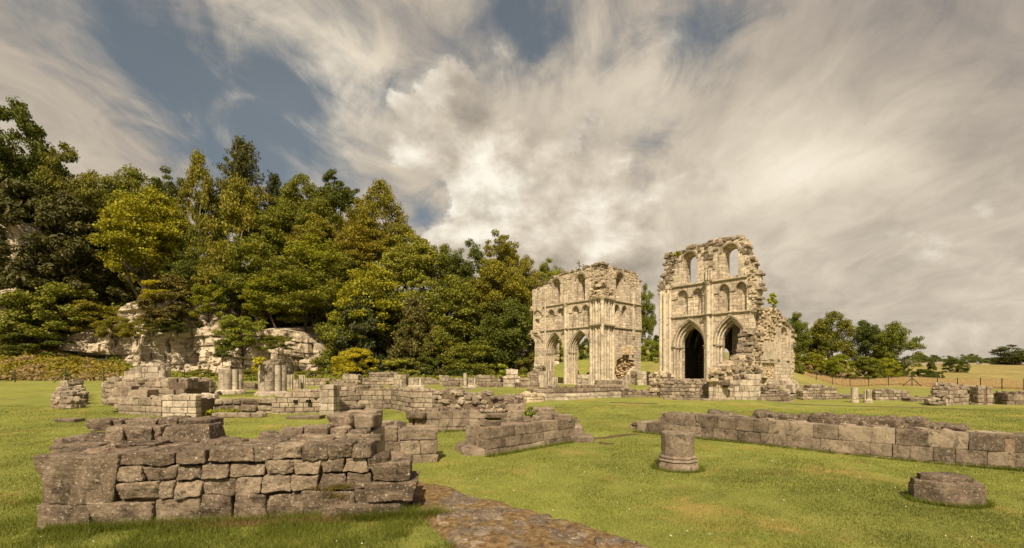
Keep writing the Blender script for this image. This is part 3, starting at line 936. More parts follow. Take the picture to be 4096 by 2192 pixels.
    local_obj(m, 'chapel_vault', [M['stone_inner']], f, root)
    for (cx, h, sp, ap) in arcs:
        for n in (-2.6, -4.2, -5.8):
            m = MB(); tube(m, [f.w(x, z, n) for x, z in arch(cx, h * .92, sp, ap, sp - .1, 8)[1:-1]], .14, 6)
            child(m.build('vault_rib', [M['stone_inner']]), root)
    # weeds on the broken top
    return root
build_right_ruin()

# ---- right-hand ruin : long broken south wall
FC = Face((19.9, 37.6), V, (2600, 900, 1.914))
def build_south_wall():
    f = FC; q = f.q
    root = empty('broken_transept_wall', (20.5, 38, 0.3), 'stepped broken rubble wall with a blind lancet, right of the dark arches', 'ruin')
    sil = f.qs([(548, 1180), (548, 1142), (570, 1120), (575, 1095), (615, 1085), (630, 1065), (670, 1050), (710, 1035), (725, 1010), (765, 985), (775, 950), (785, 930), (778, 900), (775, 850), (785, 805), (812, 790),
                (815, 742), (830, 700), (822, 672), (835, 642), (860, 632), (920, 635), (980, 660), (1010, 700), (1045, 762), (1080, 800), (1105, 860), (1095, 940), (1110, 1030), (1100, 1120), (1090, 1200)])
    sl = jag(sil, .3, .06, seed=21)
    z0 = .1
    outer = ([(sl[0][0], z0)] + sl + [(sl[-1][0], z0)])[::-1]
    lan_a = q(993, 830); lan_b = q(1037, 830)
    cx = (lan_a[0] + lan_b[0]) / 2; h = (lan_b[0] - lan_a[0]) / 2 * .9
    lan = arch(cx, h, q(1015, 830)[1], q(1015, 785)[1], q(1015, 1030)[1], 6)
    ds, dz = q(852, 1165); de, _ = q(903, 1165)
    door = [(ds, .3), (ds, dz), (de, dz - .1), (de, .3)]
    mb = MB()
    prism(mb, outer, [lan, door], -.35, 0)
    prism(mb, outer, [], -.95, -.351)
    w = local_obj(mb, 'wall', [M['stone_pale']], f, root)
    # rubble heart exposed on the left half
    m = MB()
    heart = f.qs([(550, 1178), (552, 1145), (575, 1122), (580, 1098), (618, 1088), (672, 1054), (715, 1035), (730, 1012), (768, 985), (778, 950), (785, 905), (780, 850), (790, 808), (815, 793), (818, 745), (833, 702), (826, 674), (838, 645),
                  (862, 636), (920, 638), (978, 664), (1006, 702), (1040, 765), (1000, 775), (985, 770), (945, 770), (945, 880), (850, 860), (850, 1040), (820, 1060), (820, 1140), (780, 1180)])
    rubble_on(m, f, heart, .0, .28, .25, (.25, .65), 1.0, .4, 1, 3, .05)
    edge = f.qs([(1040, 762), (1080, 802), (1105, 862), (1097, 940), (1108, 1030), (1100, 1120), (1088, 1195), (1065, 1195), (1070, 1000), (1050, 860)])
    rubble_on(m, f, edge, -.1, .12, .25, (.2, .45), .9, .4, 1)
    niche = f.qs([(862, 1040), (940, 1030), (945, 1165), (905, 1200), (905, 1270), (940, 1300), (908, 1300), (905, 1160), (865, 1140)])
    rubble_on(m, f, niche, .0, .1, .2, (.2, .4), .95, .3, 2)
    for (s, z) in jag(sil[:-3], .34, .05, seed=9)[::2]:
        for n in (-.12, -.42, -.78):
            if random.random() < .85:
                l = random.uniform(.16, .36)
                block(m, f.w(s, z - .08 + random.uniform(-.05, .06), n), f.e, (-f.n[0], -f.n[1]), (l, .26, random.uniform(.09, .17)), 3, .035, .04, 0 if z > 4 else 1, .1)
    child(m.build('rubble_core', [M['stone_rubble_dark'], M['stone_rubble'], M['stone_orange']]), root)
    # stepped pile of blocks climbing in front of the arches
    m = MB()
    stp = [(540, 1130), (605, 1095), (665, 1060), (725, 1015), (770, 950), (800, 880), (800, 800)]
    for k in range(110):
        t = random.random() ** .8 * (len(stp) - 1.001); i = int(t); u_ = t - i
        x = stp[i][0] + (stp[i + 1][0] - stp[i][0]) * u_; y = stp[i][1] + (stp[i + 1][1] - stp[i][1]) * u_
        s, z = q(x, y); zz = random.uniform(1.2, z - .05)
        ly = random.uniform(-.75, .5) * (1 - (zz - 1.2) / max(.3, z - 1.0) * .6)
        block(m, f.w(s + random.uniform(-.25, .4), zz, ly - .1), f.e, (-f.n[0], -f.n[1]), (random.uniform(.2, .42), .25, random.uniform(.10, .17)), 3, .04, .04, 0, .12)
    for (s, z) in jag(sil[:18], .25, .03, seed=77):
        for n_ in (-.05, -.3, -.55, -.8):
            block(m, f.w(s + random.uniform(-.05, .2), z + random.uniform(-.2, .02), n_), f.e, (-f.n[0], -f.n[1]), (random.uniform(.12, .3), .16, random.uniform(.08, .14)), 3, .04, .04, 0, .12)
    child(m.build('tumbled_stones', [M['stone_rubble_dark']]), root)
    # pilasters and bands on the ashlar half
    for x0, x1, ya, yb in ((855, 890, 880, 1035), (905, 940, 890, 1030), (948, 962, 790, 1040), (972, 990, 800, 1030), (1045, 1066, 800, 1040)):
        a, b_ = q(x0, ya), q(x1, yb)
        m = MB(); prism(m, [(a[0], b_[1]), (b_[0], b_[1]), (b_[0], a[1]), (a[0], a[1] - .1)], [], .002, .16)
        local_obj(m, 'pilaster', [M['stone_pale_plain']], f, root)
    m = MB(); a, b_ = q(855, 1040), q(945, 1030)
    prism(m, [(a[0], a[1] - .15), (b_[0], a[1] - .15), (b_[0], a[1]), (a[0], a[1])], [], .002, .22)
    local_obj(m, 'sill_band', [M['stone_pale_plain']], f, root)
    # hood of the lancet
    m = MB(); prism(m, ring(cx, h * 1.5, h * 1.1, q(1015, 830)[1], q(1015, 785)[1] + .14, q(1015, 785)[1] + .02, 6), [], .002, .1)
    local_obj(m, 'lancet_hood', [M['stone_string']], f, root)
    # flared buttress foot
    m = MB()
    a = q(990, 1210)[0]; b_ = q(1092, 1210)[0]
    for k, (zz, zh, out, ex) in enumerate(((-.1, .45, .9, 1.0), (.44, .42, .72, .75), (.85, .4, .55, .5), (1.24, .4, .34, .25))):
        x = a
        while x < b_ + ex:
            l = random.uniform(.5, .9)
            block(m, f.w(min(x + l / 2, b_ + ex - .2), zz + zh / 2, out / 2 - .6), f.e, (-f.n[0], -f.n[1]), (l / 2 - .01, out / 2 + .6, zh / 2 - .008), 3, .02, .03, 0)
            x += l
    child(m.build('buttress', [M['stone_pier']]), root)
    # pale dressed base in front
    m = MB()
    p0 = pd(2600 + 596 / 1.914, 34.3); p1 = pd(2600 + 770 / 1.914, 34.3); p2 = pd(2600 + 846 / 1.914, 34.9)
    masonry('x', [p0, p1, p2], .25, [(0, zt(900 + 1192 / 1.914, 34.3)), (1.4, zt(900 + 1185 / 1.914, 34.3)), (1.5, zt(900 + 1140 / 1.914, 34.3)), (5, zt(900 + 1130 / 1.914, 34.6))], 1.3, .42, (.35, .7), None, 3, .012, .02, mb=m, build=False)
    child(m.build('dressed_base', [M['stone_pier'], M['mortar']]), root)
build_south_wall()

# ---- left-hand ruin : north transept face + presbytery face
FA = Face((9.57, 49.1), (.669, -.744), (2080, 1000, 2.298))
FB = Face((9.57, 49.1), V, (2080, 1000, 2.298))
def build_left_ruin():
    root = empty('ruined_crossing', (9, 50, PLAT), 'pale two-sided ruin with two see-through pointed arches beside the wooded hill', 'ruin')
    f = FA; q = f.q
    TH = 1.15
    sil = f.qs([(128, 1110), (130, 1060), (140, 835), (100, 790), (98, 760), (118, 740), (122, 590), (100, 570), (100, 530), (125, 510), (115, 490), (115, 370), (150, 350), (200, 340), (215, 320), (245, 318), (256, 290), (300, 252), (370, 215),
                (440, 200), (530, 172), (590, 165), (600, 146), (680, 130), (745, 117)])
    sl = jag(sil, .3, .05, seed=31)
    outer = ([(sl[0][0], .6)] + sl + [(0.0, sl[-1][1]), (0.0, .6)])[::-1]
    def A_(x0, x1, yap, yspr):
        a = q(x0, yspr); b_ = q(x1, yspr)
        return (a[0] + b_[0]) / 2, (b_[0] - a[0]) / 2, (a[1] + b_[1]) / 2, q((x0 + x1) / 2, yap)[1]
    arcs = [A_(240, 410, 750, 945), A_(455, 662, 730, 935)]
    tri = [A_(265, 318, 548, 590), A_(345, 400, 536, 578), A_(485, 543, 516, 560), A_(573, 635, 503, 552)]
    tri_b = [q(291, 728)[1], q(372, 726)[1], q(514, 712)[1], q(604, 708)[1]]
    win = [A_(286, 382, 262, 312), A_(508, 612, 216, 270)]
    win_b = [q(334, 500)[1], q(560, 470)[1]]
    sq = f.qs([(138, 742), (138, 636), (176, 634), (176, 740)])
    def holes(k):
        H = []
        kk = {0: .93, 1: .88, 2: .82, 3: .82}[k]
        for (cx, h, sp, ap) in arcs: H.append(arch(cx, h * kk, sp, sp + (ap - sp) * (kk - .01), PLAT + .02))
        if k == 0:
            for (cx, h, sp, ap), bt in zip(tri, tri_b): H.append(arch(cx, h * .98, sp, ap, bt + .05, 6))
            H.append([p for p in sq][::-1])
        if k < 2:
            for (cx, h, sp, ap), bt in zip(win, win_b): H.append(arch(cx, h * .72, sp, sp + h * .72, bt, 8))
        elif k < 4:
            for i, ((cx, h, sp, ap), bt) in enumerate(zip(win, win_b)): H.append(arch(cx + h * .1, h * .5, sp - .1, sp - .1 + h * .5, bt + .2, 8))
        return H
    mb = MB()
    for (a, b_, k) in ((-.30, 0, 0), (-.55, -.301, 1), (-.80, -.551, 2), (-TH, -.801, 3)):
        prism(mb, outer, holes(k), a, b_)
    local_obj(mb, 'transept_wall', [M['stone_pale']], f, root)
    def one(rg, out_, f_=f):
        m_ = MB(); prism(m_, rg, [], .002, out_); local_obj(m_, 'hood_moulding', [M['stone_string']], f_, root)
    for (cx, h, sp, ap) in arcs: one(ring(cx, h, h * .95, sp, ap, sp + (ap - sp) * .965), .13)
    for (cx, h, sp, ap) in tri: one(ring(cx, h * 1.18, h * 1.02, sp, ap + .12, ap + .01, 6), .07)
    for (cx, h, sp, ap) in win: one(ring(cx, h, h * .78, sp, sp + h, sp + h * .78, 8), .09)
    # stump of the lost bay's arches on the left
    for xa, ya, xb, yb in ((158, 540, 215, 600), (150, 770, 215, 835)):
        p = q(xa - 20, yb); r_ = q(xb, yb)
        arcp = [(r_[0] - (r_[0] - p[0]) * (1 - math.cos(t)), r_[1] + (q(xa, ya)[1] - r_[1]) * math.sin(t)) for t in np.linspace(0, 1.45, 7)]
        inn = [(x - .13, y - .12) for x, y in arcp]
        one(arcp + inn[::-1], .14)
    for (cx, h, sp, ap) in arcs:
        m = MB(); order_rolls(m, f, cx, [h * .94, h * .89, h * .84], sp, [sp + (ap - sp) * k for k in (.94, .89, .84)], PLAT, [0.0, -.31, -.56], .06)
        child(m.build('arch_roll', [M['stone_pale_plain']]), root)
    for (cx, h, sp, ap) in arcs:
        for sg in (-1, 1):
            m = MB()
            for n, k0, k1 in ((.14, 1.06, .90), (-.30, 1.0, .86), (-.55, .95, .79)):
                a, b_ = sorted((cx + sg * h * k0, cx + sg * h * k1))
                strip(m, f, (a, sp - .05), (b_, sp - .05), n - .4, n + .02, .18)
            child(m.build('impost', [M['stone_string']]), root)
    cps = q(430, 600)[0]; sc = q(672, 600)[0]
    for (a, b_) in ((q(215, 522), q(672, 460)), (q(190, 748), q(672, 702))):
        z = (a[1] + b_[1]) / 2; m = MB()
        strip(m, f, (a[0], z), (cps - .33, z), -.05, .15, .2); strip(m, f, (cps - .4, z), (cps + .4, z), -.05, .48, .2)
        strip(m, f, (cps + .33, z), (sc, z), -.05, .15, .2)
        child(m.build('string_course', [M['stone_string']]), root)
    for x0, x1, yy in ((236, 265, 606), (318, 345, 597), (400, 412, 585), (446, 485, 580), (543, 573, 568), (635, 665, 556)):
        m = MB(); p0, p1 = q(x0, yy), q(x1, yy); strip(m, f, (p0[0], (p0[1] + p1[1]) / 2), (p1[0], (p0[1] + p1[1]) / 2), -.05, .08, .13)
        child(m.build('impost_band', [M['stone_string']]), root)
    m = MB()
    zc = q(430, 500)[1]
    for ds, r, n in ((0, .2, .2), (-.26, .12, .06), (.26, .12, .06)): tube(m, [f.w(cps + ds, PLAT, n), f.w(cps + ds, zc - .2, n)], r, 10)
    tube(m, [f.w(cps, zc - .3, .2), f.w(cps, zc - .05, .2), f.w(cps, zc + .05, .2)], [.22, .36, .4], 10)
    for ds in (-.24, 0, .24): tube(m, [f.w(cps + ds, zc + .15, .14), f.w(cps + ds, zc + 1.1, .14)], .11, 8)
    s2 = q(237, 600)[0]
    tube(m, [f.w(s2, PLAT + 2, .08), f.w(s2, q(237, 400)[1], .08)], .13, 8)
    child(m.build('bay_shaft', [M['stone_pale_plain']]), root)
    # presbytery face
    g = FB; qb = g.q
    silb = g.qs([(745, 117), (775, 132), (850, 150), (920, 170), (1000, 190), (1055, 210), (1085, 235), (1086, 275), (1106, 282), (1112, 300), (1112, 500), (1120, 740), (1113, 800), (1110, 1090), (1112, 1190)])
    slb = [(0, silb[0][1])] + jag(silb[:8], .3, .05, seed=33)[1:] + silb[8:]
    outb = ([(0, .6)] + slb + [(silb[-1][0], .6)])[::-1]
    def B_(x0, x1, yap, yspr):
        a = qb(x0, yspr); b_ = qb(x1, yspr)
        return (a[0] + b_[0]) / 2, (b_[0] - a[0]) / 2, (a[1] + b_[1]) / 2, qb((x0 + x1) / 2, yap)[1]
    trib = [B_(860, 910, 500, 552), B_(932, 980, 512, 562)]; tbb = [qb(885, 702)[1], qb(955, 712)[1]]
    wb = B_(868, 966, 216, 268); wbb = qb(917, 485)[1]
    brk = [(x, y) for x, y in g.qs([(885, 1060), (890, 1010), (940, 985), (945, 950), (1000, 950), (1000, 1005), (1055, 1015), (1060, 1070), (1010, 1120), (1000, 1180), (900, 1190), (860, 1120)])]
    hb0 = [arch(a, h * .96, sp, ap, bt + .05, 6) for (a, h, sp, ap), bt in zip(trib, tbb)] + [arch(wb[0], wb[1] * .68, wb[2], wb[2] + wb[1] * .68, wbb, 8), brk]
    hb1 = [arch(wb[0], wb[1] * .6, wb[2] - .05, wb[2] - .05 + wb[1] * .6, wbb + .05, 8), brk]
    m = MB()
    prism(m, outb, hb0, -.5, 0); prism(m, outb, hb1, -.95, -.501); prism(m, outb, [], -1.3, -.951)
    local_obj(m, 'presbytery_wall', [M['stone_pale']], g, root)
    for (a, h, sp, ap) in trib: one(ring(a, h * 1.18, h * 1.0, sp, ap + .12, ap + .01, 6), .07, g)
    one(ring(wb[0], wb[1], wb[1] * .75, wb[2], wb[2] + wb[1], wb[2] + wb[1] * .75, 8), .09, g)
    for (a, b_) in ((qb(830, 462), qb(1113, 510)), (qb(830, 706), qb(1120, 742))):
        m = MB(); z = (a[1] + b_[1]) / 2; strip(m, g, (a[0], z), (b_[0], z), -.05, .15, .2)
        child(m.build('string_course', [M['stone_string']]), root)
    m = MB(); sx = qb(1040, 600)[0]
    for ds in (-.12, .12): tube(m, [g.w(sx + ds, qb(1040, 790)[1], .06), g.w(sx + ds, qb(1040, 400)[1], .08)], .1, 8)
    tube(m, [g.w(sx, qb(1040, 525)[1], .08), g.w(sx, qb(1040, 500)[1], .1)], [.16, .34], 8)
    tube(m, [g.w(sx, qb(1040, 790)[1] - .4, .0), g.w(sx, qb(1040, 790)[1], .08)], [.05, .2], 8)
    child(m.build('wall_shaft', [M['stone_pale_plain']]), root)
    # clustered crossing pier on the corner
    a1 = f.w(q(678, 800)[0], 0); b1 = g.w(qb(824, 800)[0], 0)
    nA, nB = Vector((*f.n, 0)), Vector((*g.n, 0))
    A1, B1, Q0 = Vector(a1), Vector(b1), Vector((9.57, 49.1, 0))
    A2 = A1 + nA * .45; B2 = B1 + nB * .45; Q2 = Q0 + (nA + nB) * .72
    A3 = A2.lerp(Q2, .5) + (nA * .05); B3 = B2.lerp(Q2, .5) + nB * .05
    ztop = q(700, 462)[1]
    m = MB(); poly = [A1 - nA * .3, A2, A3, Q2, B3, B2, B1 - nB * .3, Q0 - (nA + nB) * .3]
    n = len(poly); vv = [(p.x, p.y, .7) for p in poly] + [(p.x, p.y, ztop) for p in poly]
    m.add(vv, [(i, (i + 1) % n, (i + 1) % n + n, i + n) for i in range(n)] + [tuple(range(n))[::-1], tuple(range(n, 2 * n))])
    for p, r in ((A1 + nA * .22, .15), (A2, .2), (A2.lerp(A3, .5), .11), (A3, .16), (A3.lerp(Q2, .5), .11), (Q2, .22), (Q2.lerp(B3, .5), .11), (B3, .16), (B3.lerp(B2, .5), .11), (B2, .2), (B1 + nB * .22, .13)):
        zz = PLAT
        tube(m, [(p.x, p.y, PLAT - .2), (p.x, p.y, PLAT + .3)], r * 1.5, 10)
        while zz < ztop - .3:
            h = random.uniform(.6, 1.3); z2 = min(zz + h, ztop - .22)
            tube(m, [(p.x, p.y, zz), (p.x, p.y, z2 - .01)], r * random.uniform(.985, 1.015), 10)
            zz = z2
        tube(m, [(p.x, p.y, ztop - .25), (p.x, p.y, ztop)], [r, r * 1.7], 10)
    child(m.build('crossing_pier', [M['stone_pale_plain']]), root)
    for z in (7.42, ztop + .06):
        m = MB()
        pr = [A1, A2, A3, Q2, B3, B2, B1]
        for aa, bb in zip(pr[:-1], pr[1:]):
            d = (bb - aa).normalized(); nn = Vector((d.y, -d.x, 0))
            if nn.dot(Vector((-.1, -1, 0))) < 0: nn = -nn
            mid = (aa + bb) / 2 + nn * .12
            block(m, (mid.x, mid.y, z), (d.x, d.y), (nn.x, nn.y), ((bb - aa).length / 2 + .1, .2, .1), 3, .01, .03)
        child(m.build('pier_cornice', [M['stone_string']]), root)
    # broken masonry
    m = MB()
    T1 = f.qs([(118, 490), (118, 372), (200, 342), (216, 322), (246, 320), (257, 292), (302, 254), (330, 238), (300, 252), (262, 300), (240, 330), (215, 350), (205, 430), (190, 490)])
    T2 = f.qs([(372, 218), (440, 202), (530, 174), (590, 168), (602, 148), (680, 132), (742, 120), (744, 340), (700, 345), (662, 400), (668, 300), (620, 240), (560, 195), (505, 230), (495, 290), (440, 380), (418, 380), (405, 260), (350, 232)])
    T3 = g.qs([(748, 120), (775, 134), (850, 152), (920, 172), (1000, 192), (1055, 212), (1083, 237), (1083, 275), (1070, 380), (1020, 370), (985, 290), (960, 230), (915, 200), (870, 235), (845, 330), (835, 440), (790, 350), (748, 340)])
    rubble_on(m, f, T2, -.04, .08, .24, (.25, .6), .95, .4, 1)
    rubble_on(m, g, T3, -.04, .08, .24, (.25, .6), .95, .4, 1)
    rubble_on(m, f, T1, -.04, .06, .26, (.25, .6), .3, .4, 1)
    # heap over the pier head
    for k in range(90):
        t = random.random(); tt = random.uniform(-1, 1)
        base = (A2.lerp(Q2, 1 - abs(tt)) if tt < 0 else B2.lerp(Q2, 1 - abs(tt)))
        ins_ = (Q0 - base) * random.uniform(0, .9) * t
        p = base + ins_; z = ztop + .12 + t * 2.1 * random.uniform(.3, 1)
        block(m, (p.x, p.y, z), g.e, (-g.n[0], -g.n[1]), (random.uniform(.14, .30), .2, random.uniform(.07, .12)), 3, .035, .04, 1, .2)
    for (s, z) in jag(sil[11:], .34, .05, seed=39)[::2]:
        for n_ in (-.15, -.5, -.9):
            if random.random() < .85: block(m, f.w(s, z - .07 + random.uniform(-.05, .05), n_), f.e, (-f.n[0], -f.n[1]), (random.uniform(.16, .34), .24, random.uniform(.08, .15)), 3, .03, .04, 0, .1)
    for (s, z) in jag(silb[:9], .34, .05, seed=37)[::2]:
        for n_ in (-.15, -.5, -.9):
            if random.random() < .85: block(m, g.w(s, z - .07 + random.uniform(-.05, .05), n_), g.e, (-g.n[0], -g.n[1]), (random.uniform(.16, .34), .24, random.uniform(.08, .15)), 3, .03, .04, 0, .1)
    for sx_, sy_ in ((105, 560), (100, 775)):     # stubs of the lost bay
        m2_ = MB()
        for k in range(16):
            s, z = q(sx_ + random.uniform(-4, 50), sy_ + random.uniform(-28, 28))
            block(m2_, f.w(s, z, random.uniform(-.6, .05)), f.e, (-f.n[0], -f.n[1]), (random.uniform(.14, .3), .25, random.uniform(.08, .14)), 3, .035, .04, 0, .15)
        child(m2_.build('bay_stub', [M['stone_rubble']]), root)
    child(m.build('broken_masonry', [M['stone_rubble_dark'], M['stone_rubble']]), root)
    # robbed-out wound low on the presbytery wall
    m = MB()
    reg = g.qs([(828, 1060), (850, 1010), (888, 985), (890, 940), (935, 930), (938, 885), (1030, 885), (1045, 990), (1068, 1010), (1068, 1075), (1030, 1120), (1020, 1230), (880, 1210), (850, 1130)])
    rubble_on(m, g, reg, -.85, .04, .17, (.15, .35), .62, .35, 0, 3, .05)
    rubble_on(m, g, g.qs([(870, 1060), (900, 1000), (950, 940), (1010, 990), (1040, 1080), (1010, 1220), (890, 1210)]), -.70, -.35, .15, (.12, .3), 1, .3, 0, 3, .06)
    for x0 in (945, 985, 1028):
        a = g.q(x0, 885)
        for k in range(4): block(m, g.w(a[0], a[1] - .15 - k * .24, .06), g.e, (-g.n[0], -g.n[1]), (.14, .2, .11), 3, .02, .03, 0, .1)
    child(m.build('robbed_core', [M['stone_orange']]), root)
    m = MB(); a = g.q(1062, 1110)
    for k in range(3): block(m, g.w(a[0] + .55, PLAT + .25 + k * .45, .1), g.e, (-g.n[0], -g.n[1]), (.9 - .2 * k, .55 - .1 * k, .22), 3, .02, .04)
    child(m.build('buttress', [M['stone_pier']]), root)
    # low wall left standing in the chapels behind, seen through the arches
    for (sa, sb, n_) in ((-9.5, -5.0, -5.2), (-4.2, 0.5, -5.6)):
        pa, pb = f.w(sa, 0, n_)[:2], f.w(sb, 0, n_)[:2]
        m = MB(); masonry('x', [pa, pb], PLAT, lambda s: PLAT + 1.25 + .7 * math.sin(s * 1.9) * math.sin(s * .7), .8, .28, (.3, .6), None, 3, .03, .04, mb=m, build=False)
        child(m.build('chapel_stub', [M['stone_rubble_dark'], M['mortar']]), root)
build_left_ruin()

# ================================================================== low walls
def wall_thing(name, label, cat, pts, z0, top, mats=('stone_mid', 'mortar'), group=None, **kw):
    mid = pts[len(pts) // 2]
    o = masonry(name, pts, z0, top, mats=[M[m] for m in mats], **kw)
    tag(o, label, cat, group)
    return o
def lerp2(a, b_, t): return (a[0] + (b_[0] - a[0]) * t, a[1] + (b_[1] - a[1]) * t)

# ---- front wall ------------------------------------------------------------
def front_wall():
    root = empty('ruined_wall', (-5, 7.4, 0), 'weathered dark block wall nearest the camera, four rough courses with a huge corner stone', 'wall')
    A = (-7.08, 6.84); B = (-1.80, 7.62)
    d = Vector((B[0] - A[0], B[1] - A[1])).normalized(); nb = (-d.y, d.x); d = (d.x, d.y)
    Ln = math.dist(A, B)
    U2 = (-.60, .80)
    mats = [M['stone_front'], M['mortar_pink'], M['soil']]
    def P(s, back=0.0): return (A[0] + d[0] * s + U2[0] * back * 1.0 + 0, A[1] + d[1] * s + U2[1] * back)
    m = MB()
    def put(s0, s1, za, zb, back=0.0, depth=.55, out=0.0, rough=.035, tilt=.02, res=9, g=.008):
        res = int(res * 1.7)
        c_ = (A[0] + d[0] * (s0 + s1) / 2 + nb[0] * (back + depth / 2 - out) , A[1] + d[1] * (s0 + s1) / 2 + nb[1] * (back + depth / 2 - out), (za + zb) / 2)
        block(m, c_, d, nb, ((s1 - s0) / 2 - g, depth / 2, (zb - za) / 2 - g * .9), res, rough, .024, 0, tilt, False, .0018)
    # the huge corner stone on its footing stones
    put(-.02, 1.02, .38, 1.14, depth=1.0, rough=.05, res=16, tilt=0)
    put(-.06, .66, -.15, .38, depth=.8, res=12, rough=.04)
    put(.66, 1.52, -.12, .40, depth=.6, res=12, rough=.04); put(1.52, 2.22, -.12, .44, depth=.6, res=12, rough=.04)
    # courses: boundaries along the wall
    def course(xs, z0a, z0b, z1a, z1b, **k):
        for a, b_ in zip(xs[:-1], xs[1:]):
            t = ((a + b_) / 2) / Ln
            zl = z0a + (z0b - z0a) * t + random.uniform(-.012, .012); zh = z1a + (z1b - z1a) * t + random.uniform(-.012, .012)
            put(a, b_, zl, zh, out=random.uniform(-.03, .035), **k)
    course([2.22, 2.68, 3.18, 3.75, 4.55, 5.05, 5.30], -.10, -.02, .43, .48, res=11, rough=.04)
    course([2.32, 2.66, 3.2, 3.78, 4.30, 4.86, 5.46], .46, .24, .46, .26, res=3) if False else None
    course([1.03, 1.62, 1.84, 2.24, 2.72, 3.1, 3.56, 3.98, 4.4, 4.82], .42, .48, .68, .76, res=10, rough=.035)
    course([1.03, 1.4, 1.86, 2.22, 2.62, 3.16, 3.6, 4.0, 4.36, 4.74, 5.06], .68, .77, .92, 1.0, res=10, rough=.035)
    course([1.05, 1.46, 1.86, 2.30, 2.98, 3.3, 3.72, 4.12, 4.5, 4.82], .92, 1.0, 1.13, 1.24, res=10, rough=.035)
    # the right-hand end steps out and down
    put(4.82, 5.44, .58, .90, depth=.9, out=.03, res=11); put(4.70, 5.52, .24, .58, depth=.9, out=.08, res=11); put(4.0, 5.34, -.14, .24, depth=.9, out=.14, res=11, rough=.05)
    main = m.build('front_face', mats)
    child(main, root)
    # body behind the face
    m = MB()
    def slabw(s0, s1, b0, b1, z, rough=.05, mat=1):
        c_ = (A[0] + d[0] * (s0 + s1) / 2 + nb[0] * (b0 + b1) / 2, A[1] + d[1] * (s0 + s1) / 2 + nb[1] * (b0 + b1) / 2, z / 2 - .1)
        block(m, c_, d, nb, ((s1 - s0) / 2, (b1 - b0) / 2, z / 2 + .1), 12, rough, .06, mat, 0, True)
    slabw(.25, 4.6, .34, 1.62, 1.06); slabw(.1, 2.0, .4, 1.7, 1.08); slabw(2.6, 4.4, .9, 1.6, 1.10); slabw(4.7, 5.3, .34, 1.2, .86); slabw(2.4, 4.7, .34, 1.5, 1.14); slabw(-.35, .6, .9, 1.9, 1.10); slabw(-.8, .2, 1.4, 2.4, 1.06)
    slabw(.3, 5.2, .13, .5, .66, .02, 2)
    slabw(.9, 4.6, .13, .5, .90, .02, 2)
    child(m.build('rubble_core', mats), root)
    # slabs and stones lying in the wall top
    m = MB()
    for k in range(150):
        s = random.uniform(.3, 4.7); bk = random.uniform(.45, 1.6)
        sz = random.choice((.04, .06, .08, .12, .16))
        a = random.uniform(-.4, .4); dd = (d[0] * math.cos(a) - d[1] * math.sin(a), d[0] * math.sin(a) + d[1] * math.cos(a)); nn = (-dd[1], dd[0])
        z = 1.06 if s < 2.4 else 1.14
        block(m, (A[0] + d[0] * s + nb[0] * bk, A[1] + d[1] * s + nb[1] * bk, z + sz * .12), dd, nn, (sz * random.uniform(1.1, 2.2), sz, sz * random.uniform(.3, .55)), 5 if sz > .1 else 3, sz * .15, sz * .3, 0, .12, True)
    child(m.build('top_stones', mats), root)
    m = MB()
    for k in range(900):
        s = random.uniform(.35, 4.6); bk = random.uniform(.4, 1.5); sz = random.uniform(.012, .03)
        a_ = random.uniform(0, 3.1); dd = (math.cos(a_), math.sin(a_)); nn = (-dd[1], dd[0])
        block(m, (A[0] + d[0] * s + nb[0] * bk, A[1] + d[1] * s + nb[1] * bk, 1.075 + sz + .03 * math.sin(s * 5) * math.cos(bk * 9)), dd, nn, (sz * 1.3, sz, sz * .7), 1, 0, .001, 1)
    child(m.build('loose_gravel', mats), root)
    # raised rear course on the left
    m = MB()
    xs = [1.35, 2.05, 2.75, 2.98, 4.1]
    def put2(s0, s1, za, zb, back, depth=.5, **k):
        c_ = (A[0] + d[0] * (s0 + s1) / 2 + nb[0] * (back + depth / 2), A[1] + d[1] * (s0 + s1) / 2 + nb[1] * (back + depth / 2), (za + zb) / 2)
        block(m, c_, d, nb, ((s1 - s0) / 2 - .01, depth / 2, (zb - za) / 2 - .008), 15, .035, .024, 0, .015, False, .0018)
    bk = 1.25
    for a, b_ in ((.03, .34), (.35, .80), (.81, .96), (.97, 1.76)): put2(a, b_, 1.12, 1.43, bk, .6)
    for a, b_ in ((.66, 1.1), (1.1, 1.6), (1.62, 1.86)): put2(a, b_, .94, 1.13, bk - .08, .5)
    put2(-.35, .05, 1.02, 1.30, bk + .1, .6)
    for a, b_ in ((-.5, -.1), (-.1, .1), (.1, .65), (.65, 1.02), (1.02, 1.62)): put2(a, b_, 1.30, 1.52 + random.uniform(-.02, .03), bk + .38, .5)
    put2(-.95, -.2, .9, 1.20, 1.5, .7); put2(-.6, .1, .9, 1.16, .95, .6); put2(-.3, .35, .95, 1.13, .55, .5); put2(.5, 1.15, 1.06, 1.20, .75, .4)
    put2(-.42, .25, .2, 1.0, .62, .5); put2(-.85, -.1, .1, .92, 1.1, .6); put2(-1.1, -.3, 0, .9, 1.6, .8)
    child(m.build('rear_course', mats), root)
    # rear right: low row and heaped boulder
    m = MB(); bk = 1.15
    for a, b_, z in ((2.95, 3.4, 1.36), (3.42, 3.85, 1.37), (3.85, 4.2, 1.33), (4.2, 4.55, 1.28)): put2(a, b_, 1.0, z, bk, .5)
    child(m.build('rear_course', mats), root)
    return root
front_wall()

